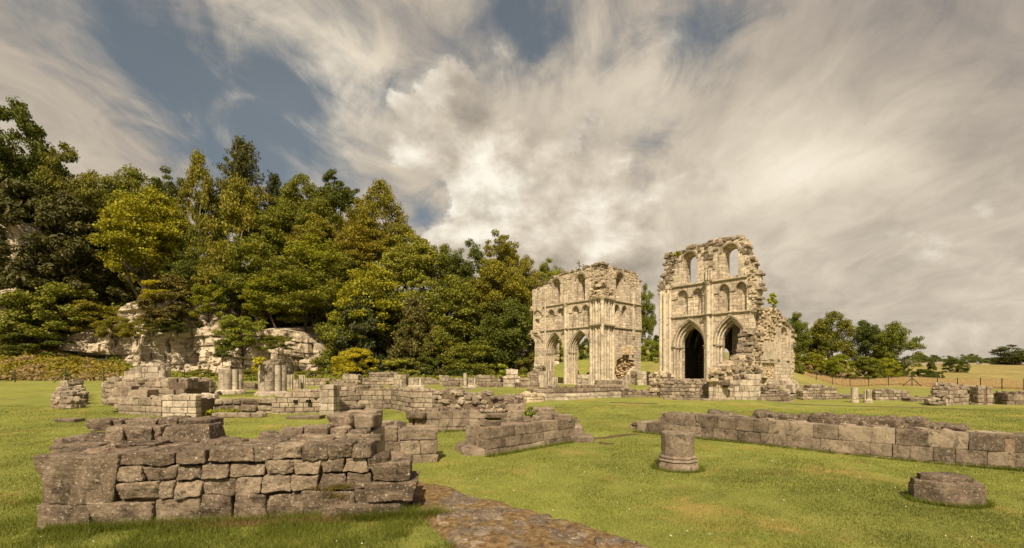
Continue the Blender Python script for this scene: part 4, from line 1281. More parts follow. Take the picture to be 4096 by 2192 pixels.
def cross_pier():
    """cluster of blocks behind the front wall and the wall running on from it"""
    D0 = 9.1
    root = empty('pier_stump', (*pd(1430, D0), 0), 'square stump of stacked blocks with an overhanging boulder, behind the front wall', 'pier')
    def blk(m, x0, x1, yt, yb, D, dep, rough=.03, res=9, mat=0, tilt=.01):
        a, b_ = pd(x0, D), pd(x1, D)
        zt_, zb_ = zt(yt, D), zt(yb, D)
        block(m, ((a[0] + b_[0]) / 2, D + dep / 2, (zt_ + zb_) / 2), (1, 0), (0, 1), ((b_[0] - a[0]) / 2 - .008, dep / 2, (zt_ - zb_) / 2 - .008), res, rough, .05, mat, tilt, True, .006)
    m = MB()
    blk(m, 1378, 1494, 1722, 1830, 9.2, .9); blk(m, 1320, 1400, 1735, 1840, 9.3, .8)
    blk(m, 1402, 1494, 1656, 1722, 9.15, .7); blk(m, 1380, 1506, 1640, 1672, 9.5, .6); blk(m, 1404, 1448, 1613, 1640, 9.7, .35)
    blk(m, 1440, 1510, 1640, 1700, 9.9, .5); blk(m, 1386, 1494, 1800, 1900, 9.25, .9)
    child(m.build('block_stack', [M['stone_grey'], M['mortar_pink']]), root)
    m = MB(); blk(m, 1302, 1405, 1655, 1718, 9.0, .8, .06, 12, 0, .05)
    child(m.build('boulder', [M['stone_front']]), root)
    m = MB()
    p0 = pd(1494, 11.7); p1 = pd(1750, 12.05)
    s1 = 6.0
    base = .02
    Lw = math.dist(p0, p1)
    f1 = (1590 - 1494) / (1750 - 1494) * Lw
    wall_thing('block_wall', 'squared grey wall end of big blocks with a higher rounded shoulder, behind the front wall', 'wall', [p0, p1], 0, [(0, zt(1700, 11.7)), (f1 - .02, zt(1702, 11.8)), (f1 + .02, zt(1736, 11.9)), (Lw, zt(1733, 12.0))],
               ('stone_grey', 'mortar_pink'), thick=1.0, ch=.36, bl=(.5, .85), res=12, rough=.022, rnd=.022, gap=.005, smooth=False, strata=.0015, rubble_top=.15)
cross_pier()

# ---- block walls in the middle of the lawn --------------------------------------
pL = gp(1952, 1826); pR = gp(2300, 1766)
w2 = wall_thing('block_wall', 'long low three-course block wall on the lawn in the centre, stepped at both ends', 'wall', [pL, pR], 0, [(0, .86), (.45, .88), (math.dist(pL, pR) - .35, .86), (math.dist(pL, pR), .5)],
           ('stone_grey', 'mortar_pink'), thick=1.05, ch=.29, bl=(.4, .8), res=8, rough=.014, rnd=.014, gap=.004, smooth=False, rubble_top=.3)
m = MB(); p = gp(1900, 1815); p2 = gp(1880, 1800)
for (nx, ny, hx, z0_, z1_) in ((1905, 1822, .45, -.1, .22), (1872, 1805, .4, -.1, .20), (1915, 1808, .34, .2, .52), (1900, 1790, .3, .0, .36)):
    c_ = gp(nx, ny); block(m, (c_[0], c_[1] + .3, (z0_ + z1_) / 2), (1, 0), (0, 1), (hx, .34, (z1_ - z0_) / 2), 8, .035, .05, 0, .02, True)
so = m.build('footing_step', [M['stone_grey'], M['moss']]); child(so, w2) if False else None
so.parent = w2
m = MB(); c_ = gp(2318, 1770); block(m, (c_[0] + .1, c_[1] + .35, .06), (1, 0), (0, 1), (.42, .4, .16), 7, .03, .05, 0, .02, True)
c_ = gp(2286, 1745); block(m, (c_[0] + .12, c_[1] + .2, .18), (1, 0), (0, 1), (.3, .4, .22), 7, .03, .05, 0, .02, True)
o = m.build('footing_step', [M['stone_grey']]); o.parent = w2

p0 = gp(1626, 1728); p1 = gp(1914, 1722)
w3 = wall_thing('block_wall', 'three-course block wall with a broken undercut left corner and rounded overhanging stone', 'wall', [p0, p1], 0, [(0, .82), (9, .86)],
           ('stone_grey', 'mortar_pink'), thick=1.0, ch=.30, bl=(.5, .9), res=8, rough=.014, rnd=.016, gap=.004, smooth=False, rubble_top=.25,
           skip=lambda s, z: s < .62 and .25 < z < .6)
m = MB(); block(m, (p0[0] + .38, p0[1] + .3, .66), (1, 0), (0, 1), (.40, .42, .17), 9, .05, .12, 0, .06, True)
block(m, (p0[0] + .2, p0[1] + .55, .38), (1, 0), (0, 1), (.16, .3, .16), 6, .03, .05, 0, .02, True)
o = m.build('overhanging_stone', [M['stone_front']]); o.parent = w3

# curved rubble wall
rp = [pd(1728, 24.4), pd(1800, 24.0), pd(1880, 23.6), pd(1960, 23.6), pd(2060, 24.2), pd(2102, 24.9)]
def rub_top(s): return 1.22 + .22 * math.sin(s * 1.7) * math.sin(s * .9 + 1) - .02 * s
w4 = wall_thing('rubble_wall', 'curving wall of jumbled rough rubble stones behind the low block walls', 'wall', rp, 0, rub_top, ('stone_rubble_dark', 'mortar'), thick=1.3, ch=.21, bl=(.18, .55), res=5, rough=.07, rnd=.08, gap=.0,
           jit=.12, tilt=.35, rubble_top=1.1)
m = MB()
for (x0, x1, yt, yb, D) in ((2030, 2103, 1618, 1642, 22.6), (2028, 2110, 1642, 1668, 22.2), (1945, 2030, 1655, 1672, 22.4), (1850, 1945, 1658, 1674, 22.6)):
    a, b_ = pd(x0, D), pd(x1, D); block(m, ((a[0] + b_[0]) / 2, D + .35, (zt(yt, D) + zt(yb, D)) / 2), (1, 0), (0, 1), ((b_[0] - a[0]) / 2 - .01, .4, (zt(yt, D) - zt(yb, D)) / 2), 5, .02, .03)
for (x, y, r) in ((2148, 1632, .3), (2185, 1642, .42), (2215, 1652, .28), (2140, 1650, .3)):
    D = 22.5; a = pd(x, D); block(m, (a[0], D, max(.1, zt(y, D) - .1)), (1, 0), (0, 1), (r, r * .8, r * .6), 5, .08, .12, 0, .3)
o = m.build('dressed_stones', [M['stone_grey']]); o.parent = w4
# small sunk footing wall right of it, beside the long block wall
wall_thing('low_footing', 'low mossy footing stones at the right end of the centre block wall', 'wall footing', [gp(2100, 1690), gp(2225, 1668)], 0, [(0, .22), (3, .16)], ('stone_grey', 'mortar'), thick=.9, ch=.22, bl=(.3, .7), res=4, rough=.05, rnd=.06, rubble_top=.5)
wall_thing('fallen_stone', 'single squared stone lying on the grass behind the centre block wall', 'stone', [gp(2292, 1692), gp(2322, 1690)], 0, [(0, .28), (3, .26)], ('stone_grey', 'mortar'), thick=.4, ch=.3, bl=(.6, .7), res=5, rough=.05, rnd=.06)

# ---- retaining wall of the church floor, left half ----------------------------
q0 = gp(1120, 1660); q1 = pd(1276, 25.6); q2 = pd(1336, 25.6); q3 = pd(1440, 27.6); q4 = pd(1560, 28.0); q5 = pd(1640, 25.4)
top5 = [(0, 1.02), (.6, 1.1), (1.1, 1.34), (2.6, 1.38), (20, 1.40)]
w5 = wall_thing('retaining_wall', 'long ashlar retaining wall of five even courses with two black blocks painted for the shade of putlog holes', 'wall', [gp(1085, 1662), q1, q3, q4, q5, pd(1730, 25.0)], 0, top5,
           ('stone_mid', 'mortar'), thick=1.0, ch=.29, bl=(.42, .8), res=5, rough=.012, rnd=.025, gap=.010, rubble_top=.5)
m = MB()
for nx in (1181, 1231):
    D = 25.3; a = pd(nx, D); block(m, (a[0], D + .08, zt(1605, D)), (1, 0), (0, 1), (.10, .12, .075), 1, 0, .01)  # solid black blocks set in the face, painting the dark of the holes
o = m.build('putlog_shade_block', [M['hole_shade_black']]); o.parent = w5
m = MB()
masonry('x', [pd(1277, 24.9), pd(1335, 24.9)], 0, [(0, zt(1548, 24.9)), (4, zt(1548, 24.9))], .9, .36, (.5, .9), None, 4, .01, .025, .006, .008, mb=m, build=False)
o = m.build('buttress', [M['stone_pier'], M['mortar']]); o.parent = w5

w6 = wall_thing('retaining_wall', 'mossy two-course rubble retaining wall between the ashlar wall and the stepped block', 'wall', [gp(782, 1662), gp(960, 1664), gp(1095, 1658)], 0, [(0, .84), (20, .88)], ('stone_rubble_dark', 'mortar'), thick=.8, ch=.34, bl=(.35, .9), res=5, rough=.06, rnd=.08, gap=.02, jit=.1, tilt=.08, rubble_top=.9)
m = MB(); masonry('x', [gp(846, 1674), gp(1050, 1674)], -.1, [(0, .18), (20, .18)], .5, .3, (.6, 1.1), None, 4, .02, .03, .008, mb=m, build=False)
o = m.build('footing_course', [M['stone_mid'], M['mortar']]); o.parent = w6

# ---- stepped corner of the west front, left -----------------------------------------
c0 = gp(468, 1638); c1 = pd(645, 24.2); c2 = pd(648, 23.4); c3 = pd(783, 23.6)
a = wall_thing('stepped_plinth', 'three-course dressed block plinth, its right half paler, at the left', 'wall', [pd(470, 25.2), c1], 0, [(0, zt(1596, 25)), (20, zt(1596, 24.2))], ('stone_mid', 'mortar'), thick=1.6, ch=.34, bl=(.7, 1.3), res=5, rough=.012, rnd=.03, gap=.010, rubble_top=.7, batter=.0)
m = MB(); masonry('x', [pd(647, 23.7), c3], 0, [(0, zt(1590, 23.6)), (20, zt(1588, 23.6))], 1.8, .34, (.5, .95), None, 5, .012, .03, .010, rubble_top=.5, mb=m, build=False)
o = m.build('pale_corner', [M['stone_pier'], M['mortar']]); o.parent = a; o['label'] = 'pale squared corner'
b2 = wall_thing('stepped_plinth', 'upper tier of the left plinth with sloping battered stones at its left end', 'wall', [pd(455, 27.5), pd(560, 26.8), pd(745, 26.0)], .3, [(0, 1.55), (1.0, 1.95), (1.6, zt(1523, 26.5)), (20, zt(1520, 26))], ('stone_mid', 'mortar'), thick=2.0, ch=.33, bl=(.5, 1.0), res=5, rough=.03, rnd=.04, gap=.012, rubble_top=1.0)
m = MB()
# battered stones
for (x0, x1, yt, yb, D, sh) in ((425, 520, 1545, 1580, 26.3, .75), (420, 500, 1578, 1604, 26.0, .35), (498, 585, 1560, 1600, 25.6, .3)):
    a0, b0 = pd(x0, D), pd(x1, D); z1_, z0_ = zt(yt, D), zt(yb, D)
    w_ = b0[0] - a0[0]
    v = []
    for yy in (D, D + 1.2):
        v += [(a0[0], yy, z0_), (b0[0], yy, z0_), (b0[0], yy + .1, z1_), (a0[0] + w_ * sh * .6, yy + .1, z1_)]
    m.add(v, [(0, 1, 2, 3), (5, 4, 7, 6), (3, 2, 6, 7), (0, 3, 7, 4), (1, 5, 6, 2), (0, 4, 5, 1)])
for (x, y, r) in ((470, 1596, .35), (500, 1598, .3), (445, 1600, .3), (530, 1599, .3), (560, 1597, .26), (590, 1597, .24)):
    D = 25.8; a_ = pd(x, D); block(m, (a_[0], D, max(.2, zt(y, D) - .1)), (1, 0), (0, 1), (r, r, r * .5), 5, .05, .08, 0, .1)
o = m.build('battered_stones', [M['stone_grey']]); o.parent = b2
m = MB(); D = 25.6
masonry('x', [pd(722, D), pd(745, D), pd(768, D + .9)], .3, [(0, zt(1520, D)), (20, zt(1520, D))], .9, .62, (.5, .9), None, 5, .012, .05, .008, .0, mb=m, build=False)
o = m.build('corner_shaft', [M['stone_grey'], M['mortar']]); o.parent = b2
# side heap and low wall going left of it
wall_thing('rubble_stub', 'small rubble stub with slanting mossy slabs left of the stepped plinth', 'wall', [pd(405, 30.5), pd(470, 29.5)], .4, [(0, 1.45), (.6, 1.9), (2.0, zt(1445 + 3, 30) * .0 + 2.0), (5, 2.0)], ('stone_mid', 'mortar'), thick=1.6, ch=.34, bl=(.4, .9), res=4, rough=.04, rnd=.05, gap=.012, rubble_top=.8)

# ---- clustered piers of the nave ------------------------------------------------
def round_pier(name, label, nxc, nyb, nyt, wpx, zb=PLAT, kind='cluster', mat='stone_pier', group=None, base=True, D=None, shafts=8, joint=.55, broken=0.0):
    D = D or F * (EYE - zb) / (nyb / 4 - HOR)
    x, y = pd(nxc, D); Rr = wpx / 4 * D / F / 2; y += Rr * .8
    ztop = zt(nyt, D)
    root = empty(name, (x, y, zb), label, 'pier' if kind == 'cluster' else 'column', group)
    m = MB(); zz = zb + (.28 if base else 0)
    z = zz - .02
    while z < ztop - .05:
        h = min(joint * random.uniform(.85, 1.15), ztop - z); h = ztop - z if ztop - z - h < .2 else h
        if kind == 'cluster':
            rs = Rr * .36; rc = Rr * .66
            poly = [(x + rc * 1.05 * math.cos(t), y + rc * 1.05 * math.sin(t)) for t in np.linspace(0, 2 * math.pi, 17)[:-1]]
            tube(m, [(x, y, z), (x, y, z + h - .012)], rc * 1.06, 16, 0, False)
            for k in range(shafts):
                t = 2 * math.pi * k / shafts + .2
                r_ = rs * (1.0 if k % 2 == 0 else .72)
                cx_, cy_ = x + rc * math.cos(t), y + rc * math.sin(t)
                dz = 0 if z + h < ztop - .1 else random.uniform(0, .18) * broken
                tube(m, [(cx_, cy_, z), (cx_, cy_, z + h - .014 - dz)], r_ * random.uniform(.985, 1.01), 12)
        else:
            tube(m, [(x, y, z), (x, y, z + h - .012)], Rr * random.uniform(.985, 1.005), 24)
        z += h
    child(m.build('shafts' if kind == 'cluster' else 'drum', [M[mat]]), root)
    if base:
        m = MB()
        if kind == 'cluster':
            tube(m, [(x, y, zb - .15), (x, y, zb + .13), (x, y, zb + .14), (x, y, zb + .21), (x, y, zb + .28)], [Rr * 1.28, Rr * 1.26, Rr * 1.18, Rr * 1.16, Rr * 1.02], 16, 0, False)
        else:
            tube(m, [(x, y, zb - .1), (x, y, zb + .12), (x, y, zb + .2)], [Rr * 1.2, Rr * 1.15, Rr * 1.0], 20, 0, False)
        child(m.build('base', [M[mat]]), root)
    return root, (x, y, ztop, Rr)
round_pier('clustered_pier', 'squat clustered pier with flat top, standing alone before the cliff', 902, 1577, 1476, 90)
r3, (x3, y3, z3, R3) = round_pier('clustered_pier', 'broadest clustered pier, broken block on top and creeper spilling over its left edge', 1068, 1594, 1458, 106, D=26.7)
m = MB()
for dx, l, h in ((.25, .45, .32), (-.1, .3, .2), (.5, .25, .26)): block(m, (x3 + dx * R3, y3, z3 + h / 2 - .02), (1, 0), (0, 1), (l * R3 * 1.1, R3 * .6, h / 2), 6, .05, .06)
child(m.build('top_block', [M['stone_mid']]), r3)
round_pier('clustered_pier', 'small two-shaft pier stub right of the broadest pier', 1152, 1560, 1498, 36, D=38, zb=PLAT, base=False)
round_pier('clustered_pier', 'low rounded pier stub beside the two-shaft stub', 1182, 1560, 1518, 30, D=38, zb=PLAT, base=False, shafts=6)
round_pier('clustered_pier', 'square-shouldered pier stub right of the low rounded stub', 1203, 1560, 1499, 26, D=38.6, zb=PLAT, base=False, shafts=6)
round_pier('clustered_pier', 'half-height clustered pier standing among the church walls in the middle', 1660, 1559, 1512, 62, D=39.5)
round_pier('clustered_pier', 'pier stub with a single slender shaft left of the half-height pier', 1596, 1556, 1518, 40, D=41, base=False, shafts=6)
round_pier('clustered_pier', 'wide low pier left of the tall thin shaft', 1885, 1562, 1511, 40, D=40.2)
round_pier('broken_shaft', 'tall thin square-topped shaft rising above the middle of the north wall', 1860, 1562, 1492, 15, D=39.8, kind='drum', joint=.6)
round_pier('clustered_pier', 'pale pier stub with tall left edge in front of the corner heap', 2180, 1548, 1484, 52, D=42.5, base=False)
round_pier('clustered_pier', 'grey pier stub at the foot of the left see-through arch', 2216, 1548, 1508, 34, D=41.5, base=False, shafts=6)
round_pier('clustered_pier', 'slim pale pier stub below the robbed wall face', 2508, 1552, 1500, 24, D=40.5, base=False, shafts=6)

# clustered respond at the west end, above the stepped plinth
D = 29.5
rt = empty('clustered_respond', (*pd(550, D), PLAT), 'tall grouped shafts and panelled wall stub on top of the left plinth', 'pier')
m = MB(); masonry('x', [pd(548, D + .3), pd(632, D + .3)], PLAT, [(0, zt(1478, D)), (20, zt(1470, D))], 1.2, .5, (.6, 1.0), None, 4, .015, .03, .008, rubble_top=1.2, mb=m, build=False)
masonry('x', [pd(560, D + .9), pd(640, D + .9)], PLAT, [(0, zt(1462, D)), (1.0, zt(1452, D)), (20, zt(1458, D))], .9, .24, (.3, .7), None, 4, .04, .05, .01, rubble_top=.8, mb=m, build=False)
child(m.build('wall_panel', [M['stone_pier'], M['mortar']]), rt)
for nx, r, yt in ((492, .17, 1484), (502, .14, 1484), (517, .2, 1470), (528, .12, 1468), (540, .24, 1466), (628, .14, 1480), (637, .16, 1458), (472, .16, 1504), (482, .13, 1505)):
    m = MB(); a_ = pd(nx, D); zz = PLAT
    while zz < zt(yt, D) - .02:
        z2 = min(zz + random.uniform(.5, .8), zt(yt, D)); tube(m, [(a_[0], D + .35, zz), (a_[0], D + .35, z2 - .012)], r, 10); zz = z2
    child(m.build('shaft', [M['stone_pier']]), rt)

# ---- walls further back ------------------------------------------------------------
def band(name, label, x0, x1, ytop, D0, D1=None, zb=PLAT, thick=.9, mat='stone_mid', ch=.33, bl=(.45, .9), rough=.02, rubble=.4, res=3, ylist=None, cat='wall', **kw):
    D1 = D1 or D0
    a_, b_ = pd(x0, D0), pd(x1, D1); Lw = math.dist(a_, b_)
    if ylist:
        tops = [((x - x0) / (x1 - x0) * Lw, zt(y, D0 + (D1 - D0) * (x - x0) / (x1 - x0))) for x, y in ylist]
    else: tops = [(0, zt(ytop, D0)), (Lw, zt(ytop, D1))]
    z0_ = min(zb, gz(*a_), gz(*b_)) - .05
    return wall_thing(name, label, cat, [a_, b_], z0_, tops, (mat, 'mortar'), thick=thick, ch=ch, bl=bl, res=res, rough=rough, rnd=.03, gap=.012, rubble_top=rubble, **kw)
band('aisle_wall', 'low footing wall between the left plinth and the squat pier', 748, 862, 1535, 36, 37, ylist=[(748, 1531), (812, 1531), (815, 1548), (862, 1548)])
band('aisle_wall', 'low wall joining the squat pier and the broadest pier', 952, 1020, 1534, 37)
band('aisle_wall', 'long grey ashlar north wall stretching right of the small stubs', 1208, 1475, 1516, 46, 47, ylist=[(1208, 1516), (1300, 1517), (1310, 1522), (1475, 1520)])
band('broken_pier', 'square grey pier block standing on the left part of the north wall', 1368, 1432, 1499, 45, thick=1.3, cat='pier', ch=.45)
band('aisle_wall', 'raised rubble stretch topping the north wall left of the middle', 1474, 1590, 1492, 48, 48.4, mat='stone_rubble_dark', ch=.22, bl=(.25, .6), rough=.05, rubble=1.0)
band('aisle_wall', 'even ashlar north wall under the raised rubble stretch', 1432, 1626, 1513, 46.2, 46.8)
band('broken_pier', 'block pier ending the raised rubble stretch', 1576, 1625, 1502, 45.3, thick=1.2, cat='pier', ch=.45)
band('fallen_course', 'long low rubble kerb along the edge of the church floor', 1300, 1540, 1547, 36, 38, mat='stone_grey', ch=.3, rough=.05, rubble=.8, ylist=[(1300, 1552), (1360, 1545), (1450, 1545), (1540, 1546)])
band('low_wall', 'pair of rounded grey bases on a low wall below the square block', 1345, 1431, 1526, 41.5, thick=1.0, mat='stone_grey', ch=.6, bl=(1.0, 1.8), rough=.05)
band('aisle_wall', 'stretch of low ashlar wall behind the half-height pier', 1640, 1760, 1521, 50, 52, ylist=[(1640, 1512), (1718, 1514), (1722, 1519), (1760, 1518)])
band('broken_pier', 'pale block pier between the half-height pier and the tall thin shaft', 1757, 1795, 1504, 50, thick=1.4, cat='pier', ch=.5)
band('aisle_wall', 'rough-topped low wall just left of the tall thin shaft', 1795, 1852, 1515, 49, mat='stone_grey', rough=.05, rubble=1.0, ylist=[(1795, 1514), (1852, 1516)])
band('bench_wall', 'darker low wall in front of the rough-topped wall', 1770, 1836, 1530, 44, mat='stone_grey')
band('aisle_wall', 'ragged ashlar wall between the tall thin shaft and the stepped block', 1902, 2030, 1512, 46, 47, ylist=[(1902, 1514), (1915, 1504), (1960, 1504), (1985, 1512), (2030, 1509)], rubble=.8)
band('aisle_wall', 'wide ashlar base carrying the square stepped block', 2012, 2078, 1510, 44.5, thick=1.5, mat='stone_pier', ch=.42)
band('stepped_block', 'square two-tier block standing highest on the north wall near the left ruin', 2024, 2072, 1477, 45, thick=1.2, mat='stone_pier', ch=.45, zb=1.5, ylist=[(2024, 1489), (2028, 1477), (2068, 1477), (2072, 1489)], cat='pier')
band('aisle_wall', 'low wall running from the stepped block to the left ruin', 2078, 2160, 1514, 47, 48)
band('bench_wall', 'two-course bench of weathered stones left of the stepped block base', 1915, 2008, 1534, 41.5, mat='stone_grey')
band('bench_wall', 'two-course bench of weathered stones right of the stepped block base', 2064, 2160, 1533, 41, 41.4, mat='stone_grey')
band('kerb_wall', 'thin footing strip crossing the raised grass in front of the benches', 1780, 1905, 1556, 36.5, 37, ylist=[(1780, 1556), (1905, 1558)], mat='stone_grey')
band('rubble_heap', 'ragged rubble heap stepping up to the left edge of the see-through ruin', 2110, 2170, 1500, 47.5, 47, ylist=[(2110, 1506), (2122, 1494), (2136, 1480), (2148, 1470), (2170, 1466)], mat='stone_rubble_dark', ch=.24, bl=(.3, .6), rough=.05, rubble=1.4, thick=1.6)
band('screen_wall', 'pale ashlar screen wall filling the foot of the right see-through arch', 2309, 2364, 1500, 47.5, thick=.7, mat='stone_pier', ch=.45)
band('moulded_fragment', 'dark moulded stone fragments lying before the crossing pier', 2388, 2492, 1527, 43, ylist=[(2388, 1537), (2402, 1525), (2490, 1526)], mat='stone_grey', ch=.4, bl=(.8, 1.4), rough=.05, thick=1.0)
band('low_wall', 'low pale ashlar wall right of the left ruin, in the gap between the ruins', 2549, 2602, 1489, 49.5, 49.5, mat='stone_pier', ylist=[(2549, 1487), (2602, 1490)], ch=.42)
# stepped plinth before the ruins
pa, pb, pc = pd(2098, 32.6), pd(2330, 34.6), pd(2545, 37.5)
pl = wall_thing('stepped_plinth', 'long moulded plinth of three stepped courses below the two-sided ruin', 'wall', [pa, pb, pc], .1, [(0, .66), (30, .80)], ('stone_pier', 'mortar'), thick=1.6, ch=.27, bl=(.6, 1.2), res=3, rough=.012, rnd=.03, gap=.008)
m = MB(); masonry('x', [pd(2140, 33.2), pd(2330, 35.0), pd(2500, 37.4)], .4, [(0, 1.12), (1.2, 1.26), (30, 1.30)], 1.3, .3, (.6, 1.2), None, 3, .015, .05, .008, rubble_top=.15, mb=m, build=False)
o = m.build('upper_course', [M['stone_grey'], M['mortar']]); o.parent = pl
band('rubble_end', 'broken rubble end of the plinth beside the curving rubble wall', 2080, 2180, 1590, 32.0, 33.0, zb=.1, ylist=[(2080, 1584), (2120, 1575), (2180, 1580)], mat='stone_rubble', ch=.24, bl=(.25, .6), rough=.05, rubble=1.2)
band('rubble_heap', 'scattered rubble at the right end of the long plinth', 2490, 2590, 1575, 36.5, 37.5, zb=.2, ylist=[(2490, 1560), (2530, 1556), (2560, 1566), (2590, 1576)], mat='stone_grey', ch=.26, bl=(.3, .7), rough=.05, rubble=1.2)
for k, (yt, dd) in enumerate(((1584, 0), (1577, .55), (1571, 1.1))):
    pass
m = MB()
for k in range(4): 
    a_, b_ = pd(2570, 37.2 + k * .5), pd(2665, 37.2 + k * .5)
    masonry('x', [a_, b_], .2, [(0, .52 + k * .14), (9, .52 + k * .14)], .6, .2, (.6, 1.1), None, 3, .02, .03, .008, mb=m, build=False)
o = m.build('stone_steps', [M['stone_grey'], M['mortar']]); tag(o, 'flight of shallow worn stone steps between the two ruins', 'steps')
# rough wall before the tall ruin
wall_thing('rubble_wall', 'rough dark squared-rubble wall before the dark pointed arches', 'wall', [pd(2640, 36.6), pd(2740, 35.8), pd(2918, 34.6)], .2, [(0, zt(1520, 36.4)), (1.5, zt(1520, 36)), (1.8, zt(1522, 36)), (30, zt(1522, 34.6))], ('stone_rubble_dark', 'mortar'), thick=1.3, ch=.27, bl=(.3, .75), res=4, rough=.04, rnd=.05, gap=.012, jit=.05, rubble_top=1.0, tilt=.03)
wall_thing('rubble_wall', 'paler higher rubble return left of the rough dark wall, beside the steps', 'wall', [pd(2594, 38.2), pd(2648, 36.9), pd(2690, 37.4)], .3, [(0, zt(1500, 38)), (1.0, zt(1492, 37)), (30, zt(1494, 37))], ('stone_rubble', 'mortar'), thick=1.2, ch=.3, bl=(.3, .8), res=4, rough=.05, rnd=.06, gap=.012, jit=.07, rubble_top=1.2, tilt=.05)
wall_thing('low_kerb', 'thin stone kerb in the grass along the foot of the rough wall', 'kerb', [pd(2655, 34.4), pd(2900, 33.4)], .2, [(0, .46), (30, .46)], ('stone_grey', 'mortar'), thick=.5, ch=.2, bl=(.6, 1.2), res=3, rough=.02)
band('rubble_heap', 'stepped pile of stones at the foot of the square doorway in the broken wall', 3062, 3160, 1570, 36.0, 37.0, zb=.1, ylist=[(3030, 1590), (3066, 1570), (3078, 1552), (3105, 1540), (3125, 1560), (3160, 1574)], mat='stone_rubble_dark', ch=.2, bl=(.3, .8), rough=.04, rubble=1.2)
band('low_kerb', 'dark slab footing in the grass below the square doorway', 3028, 3180, 1590, 34.6, 36.2, zb=.1, mat='stone_grey', ch=.3, ylist=[(3028, 1584), (3180, 1580)], cat='kerb')

# ---- right foreground wall ---------------------------------------------------------
rp8 = [gp(2547, 1728), gp(2900, 1765), gp(3353, 1817), gp(3700, 1850), gp(4096, 1882), gp(4700, 1960)]
cum8 = path_len(rp8)
w8 = wall_thing('long_wall', 'long two-course dressed block wall crossing the right foreground, loose stones along its top', 'wall', rp8, 0, [(0, .36), (.9, .36), (1.0, .74), (cum8[2], .80), (40, .84)], ('stone_grey', 'mortar_pink'),
           thick=.95, ch=.33, bl=(.34, .78), res=9, rough=.013, rnd=.012, gap=.003, smooth=False, rubble_top=.7, strata=.0012, jit=.012,
           courses=[(-.22, .06), (.06, .42), (.42, .84)])
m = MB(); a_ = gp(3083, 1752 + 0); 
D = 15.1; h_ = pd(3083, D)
block(m, (h_[0], D + .12, zt(1752, D)), (.72, -.69), (.69, .72), (.09, .10, .07), 1, 0, .01)  # solid black block, painted shade in place of an open hole
o = m.build('hole_shade_block', [M['hole_shade_black']]); o.parent = w8
for (x0, x1, yt, yb) in ((3028, 3089, 1644, 1682), (3089, 3137, 1653, 1687), (3132, 3206, 1657, 1699), (3208, 3268, 1661, 1699), (3268, 3350, 1657, 1705), (3350, 3438, 1665, 1708), (3439, 3510, 1670, 1708), (3512, 3606, 1671, 1715), (3606, 3640, 1680, 1715),
                         (3640, 3715, 1673, 1712), (3709, 3797, 1699, 1728), (3797, 3865, 1699, 1732)):
    # stones stand at the rear of the wall top
    xm = (x0 + x1) / 2
    D = float(np.interp(xm, [2547, 2900, 3353, 3700, 4096], [18.2, 15.8, 13.3, 12.09, 11.1])) + .50
    a_, b_ = pd(x0, D), pd(x1, D); w_ = (b_[0] - a_[0]) / 2 / .80
    z1_ = zt(yt, D + .1); zb_ = .76
    m = MB(); block(m, (0, 0, (z1_ + zb_) / 2 - zb_), (.72, -.69), (.69, .72), (w_ * .9, random.uniform(.22, .32), (z1_ - zb_) / 2 * 1.12), 11, .075, .12, 0, .06, True, .006)
    o = m.build('top_stone', [M['stone_front']]); o.parent = w8; o.location = ((a_[0] + b_[0]) / 2, D + .1, zb_)
for x0, x1, yt in ((2845, 2948, 1641),):
    D = 17.1; a_, b_ = pd(x0, D), pd(x1, D)
    m = MB(); block(m, (0, 0, .2), (.95, -.3), (.3, .95), ((b_[0] - a_[0]) / 2, .4, .22), 12, .09, .16, 0, .05, True)
    block(m, (.42, -.02, .14), (.95, .3), (-.3, .95), (.3, .34, .18), 9, .06, .12, 0, .05, True)
    o = m.build('boulder', [M['stone_front']], loc=None); o.location = ((a_[0] + b_[0]) / 2 - .1, D, .52); tag(o, 'lumpy eroded boulder perched behind the left part of the long right-hand wall', 'boulder')
wall_thing('low_footing', 'low tumbled kerb stones at the left tip of the long right-hand wall', 'wall footing', [gp(2512, 1712), gp(2552, 1720), gp(2620, 1724)], 0, [(0, .22), (3, .34)], ('stone_grey', 'mortar_pink'), thick=.9, ch=.24, bl=(.3, .6), res=5, rough=.05, rnd=.06, rubble_top=.8)

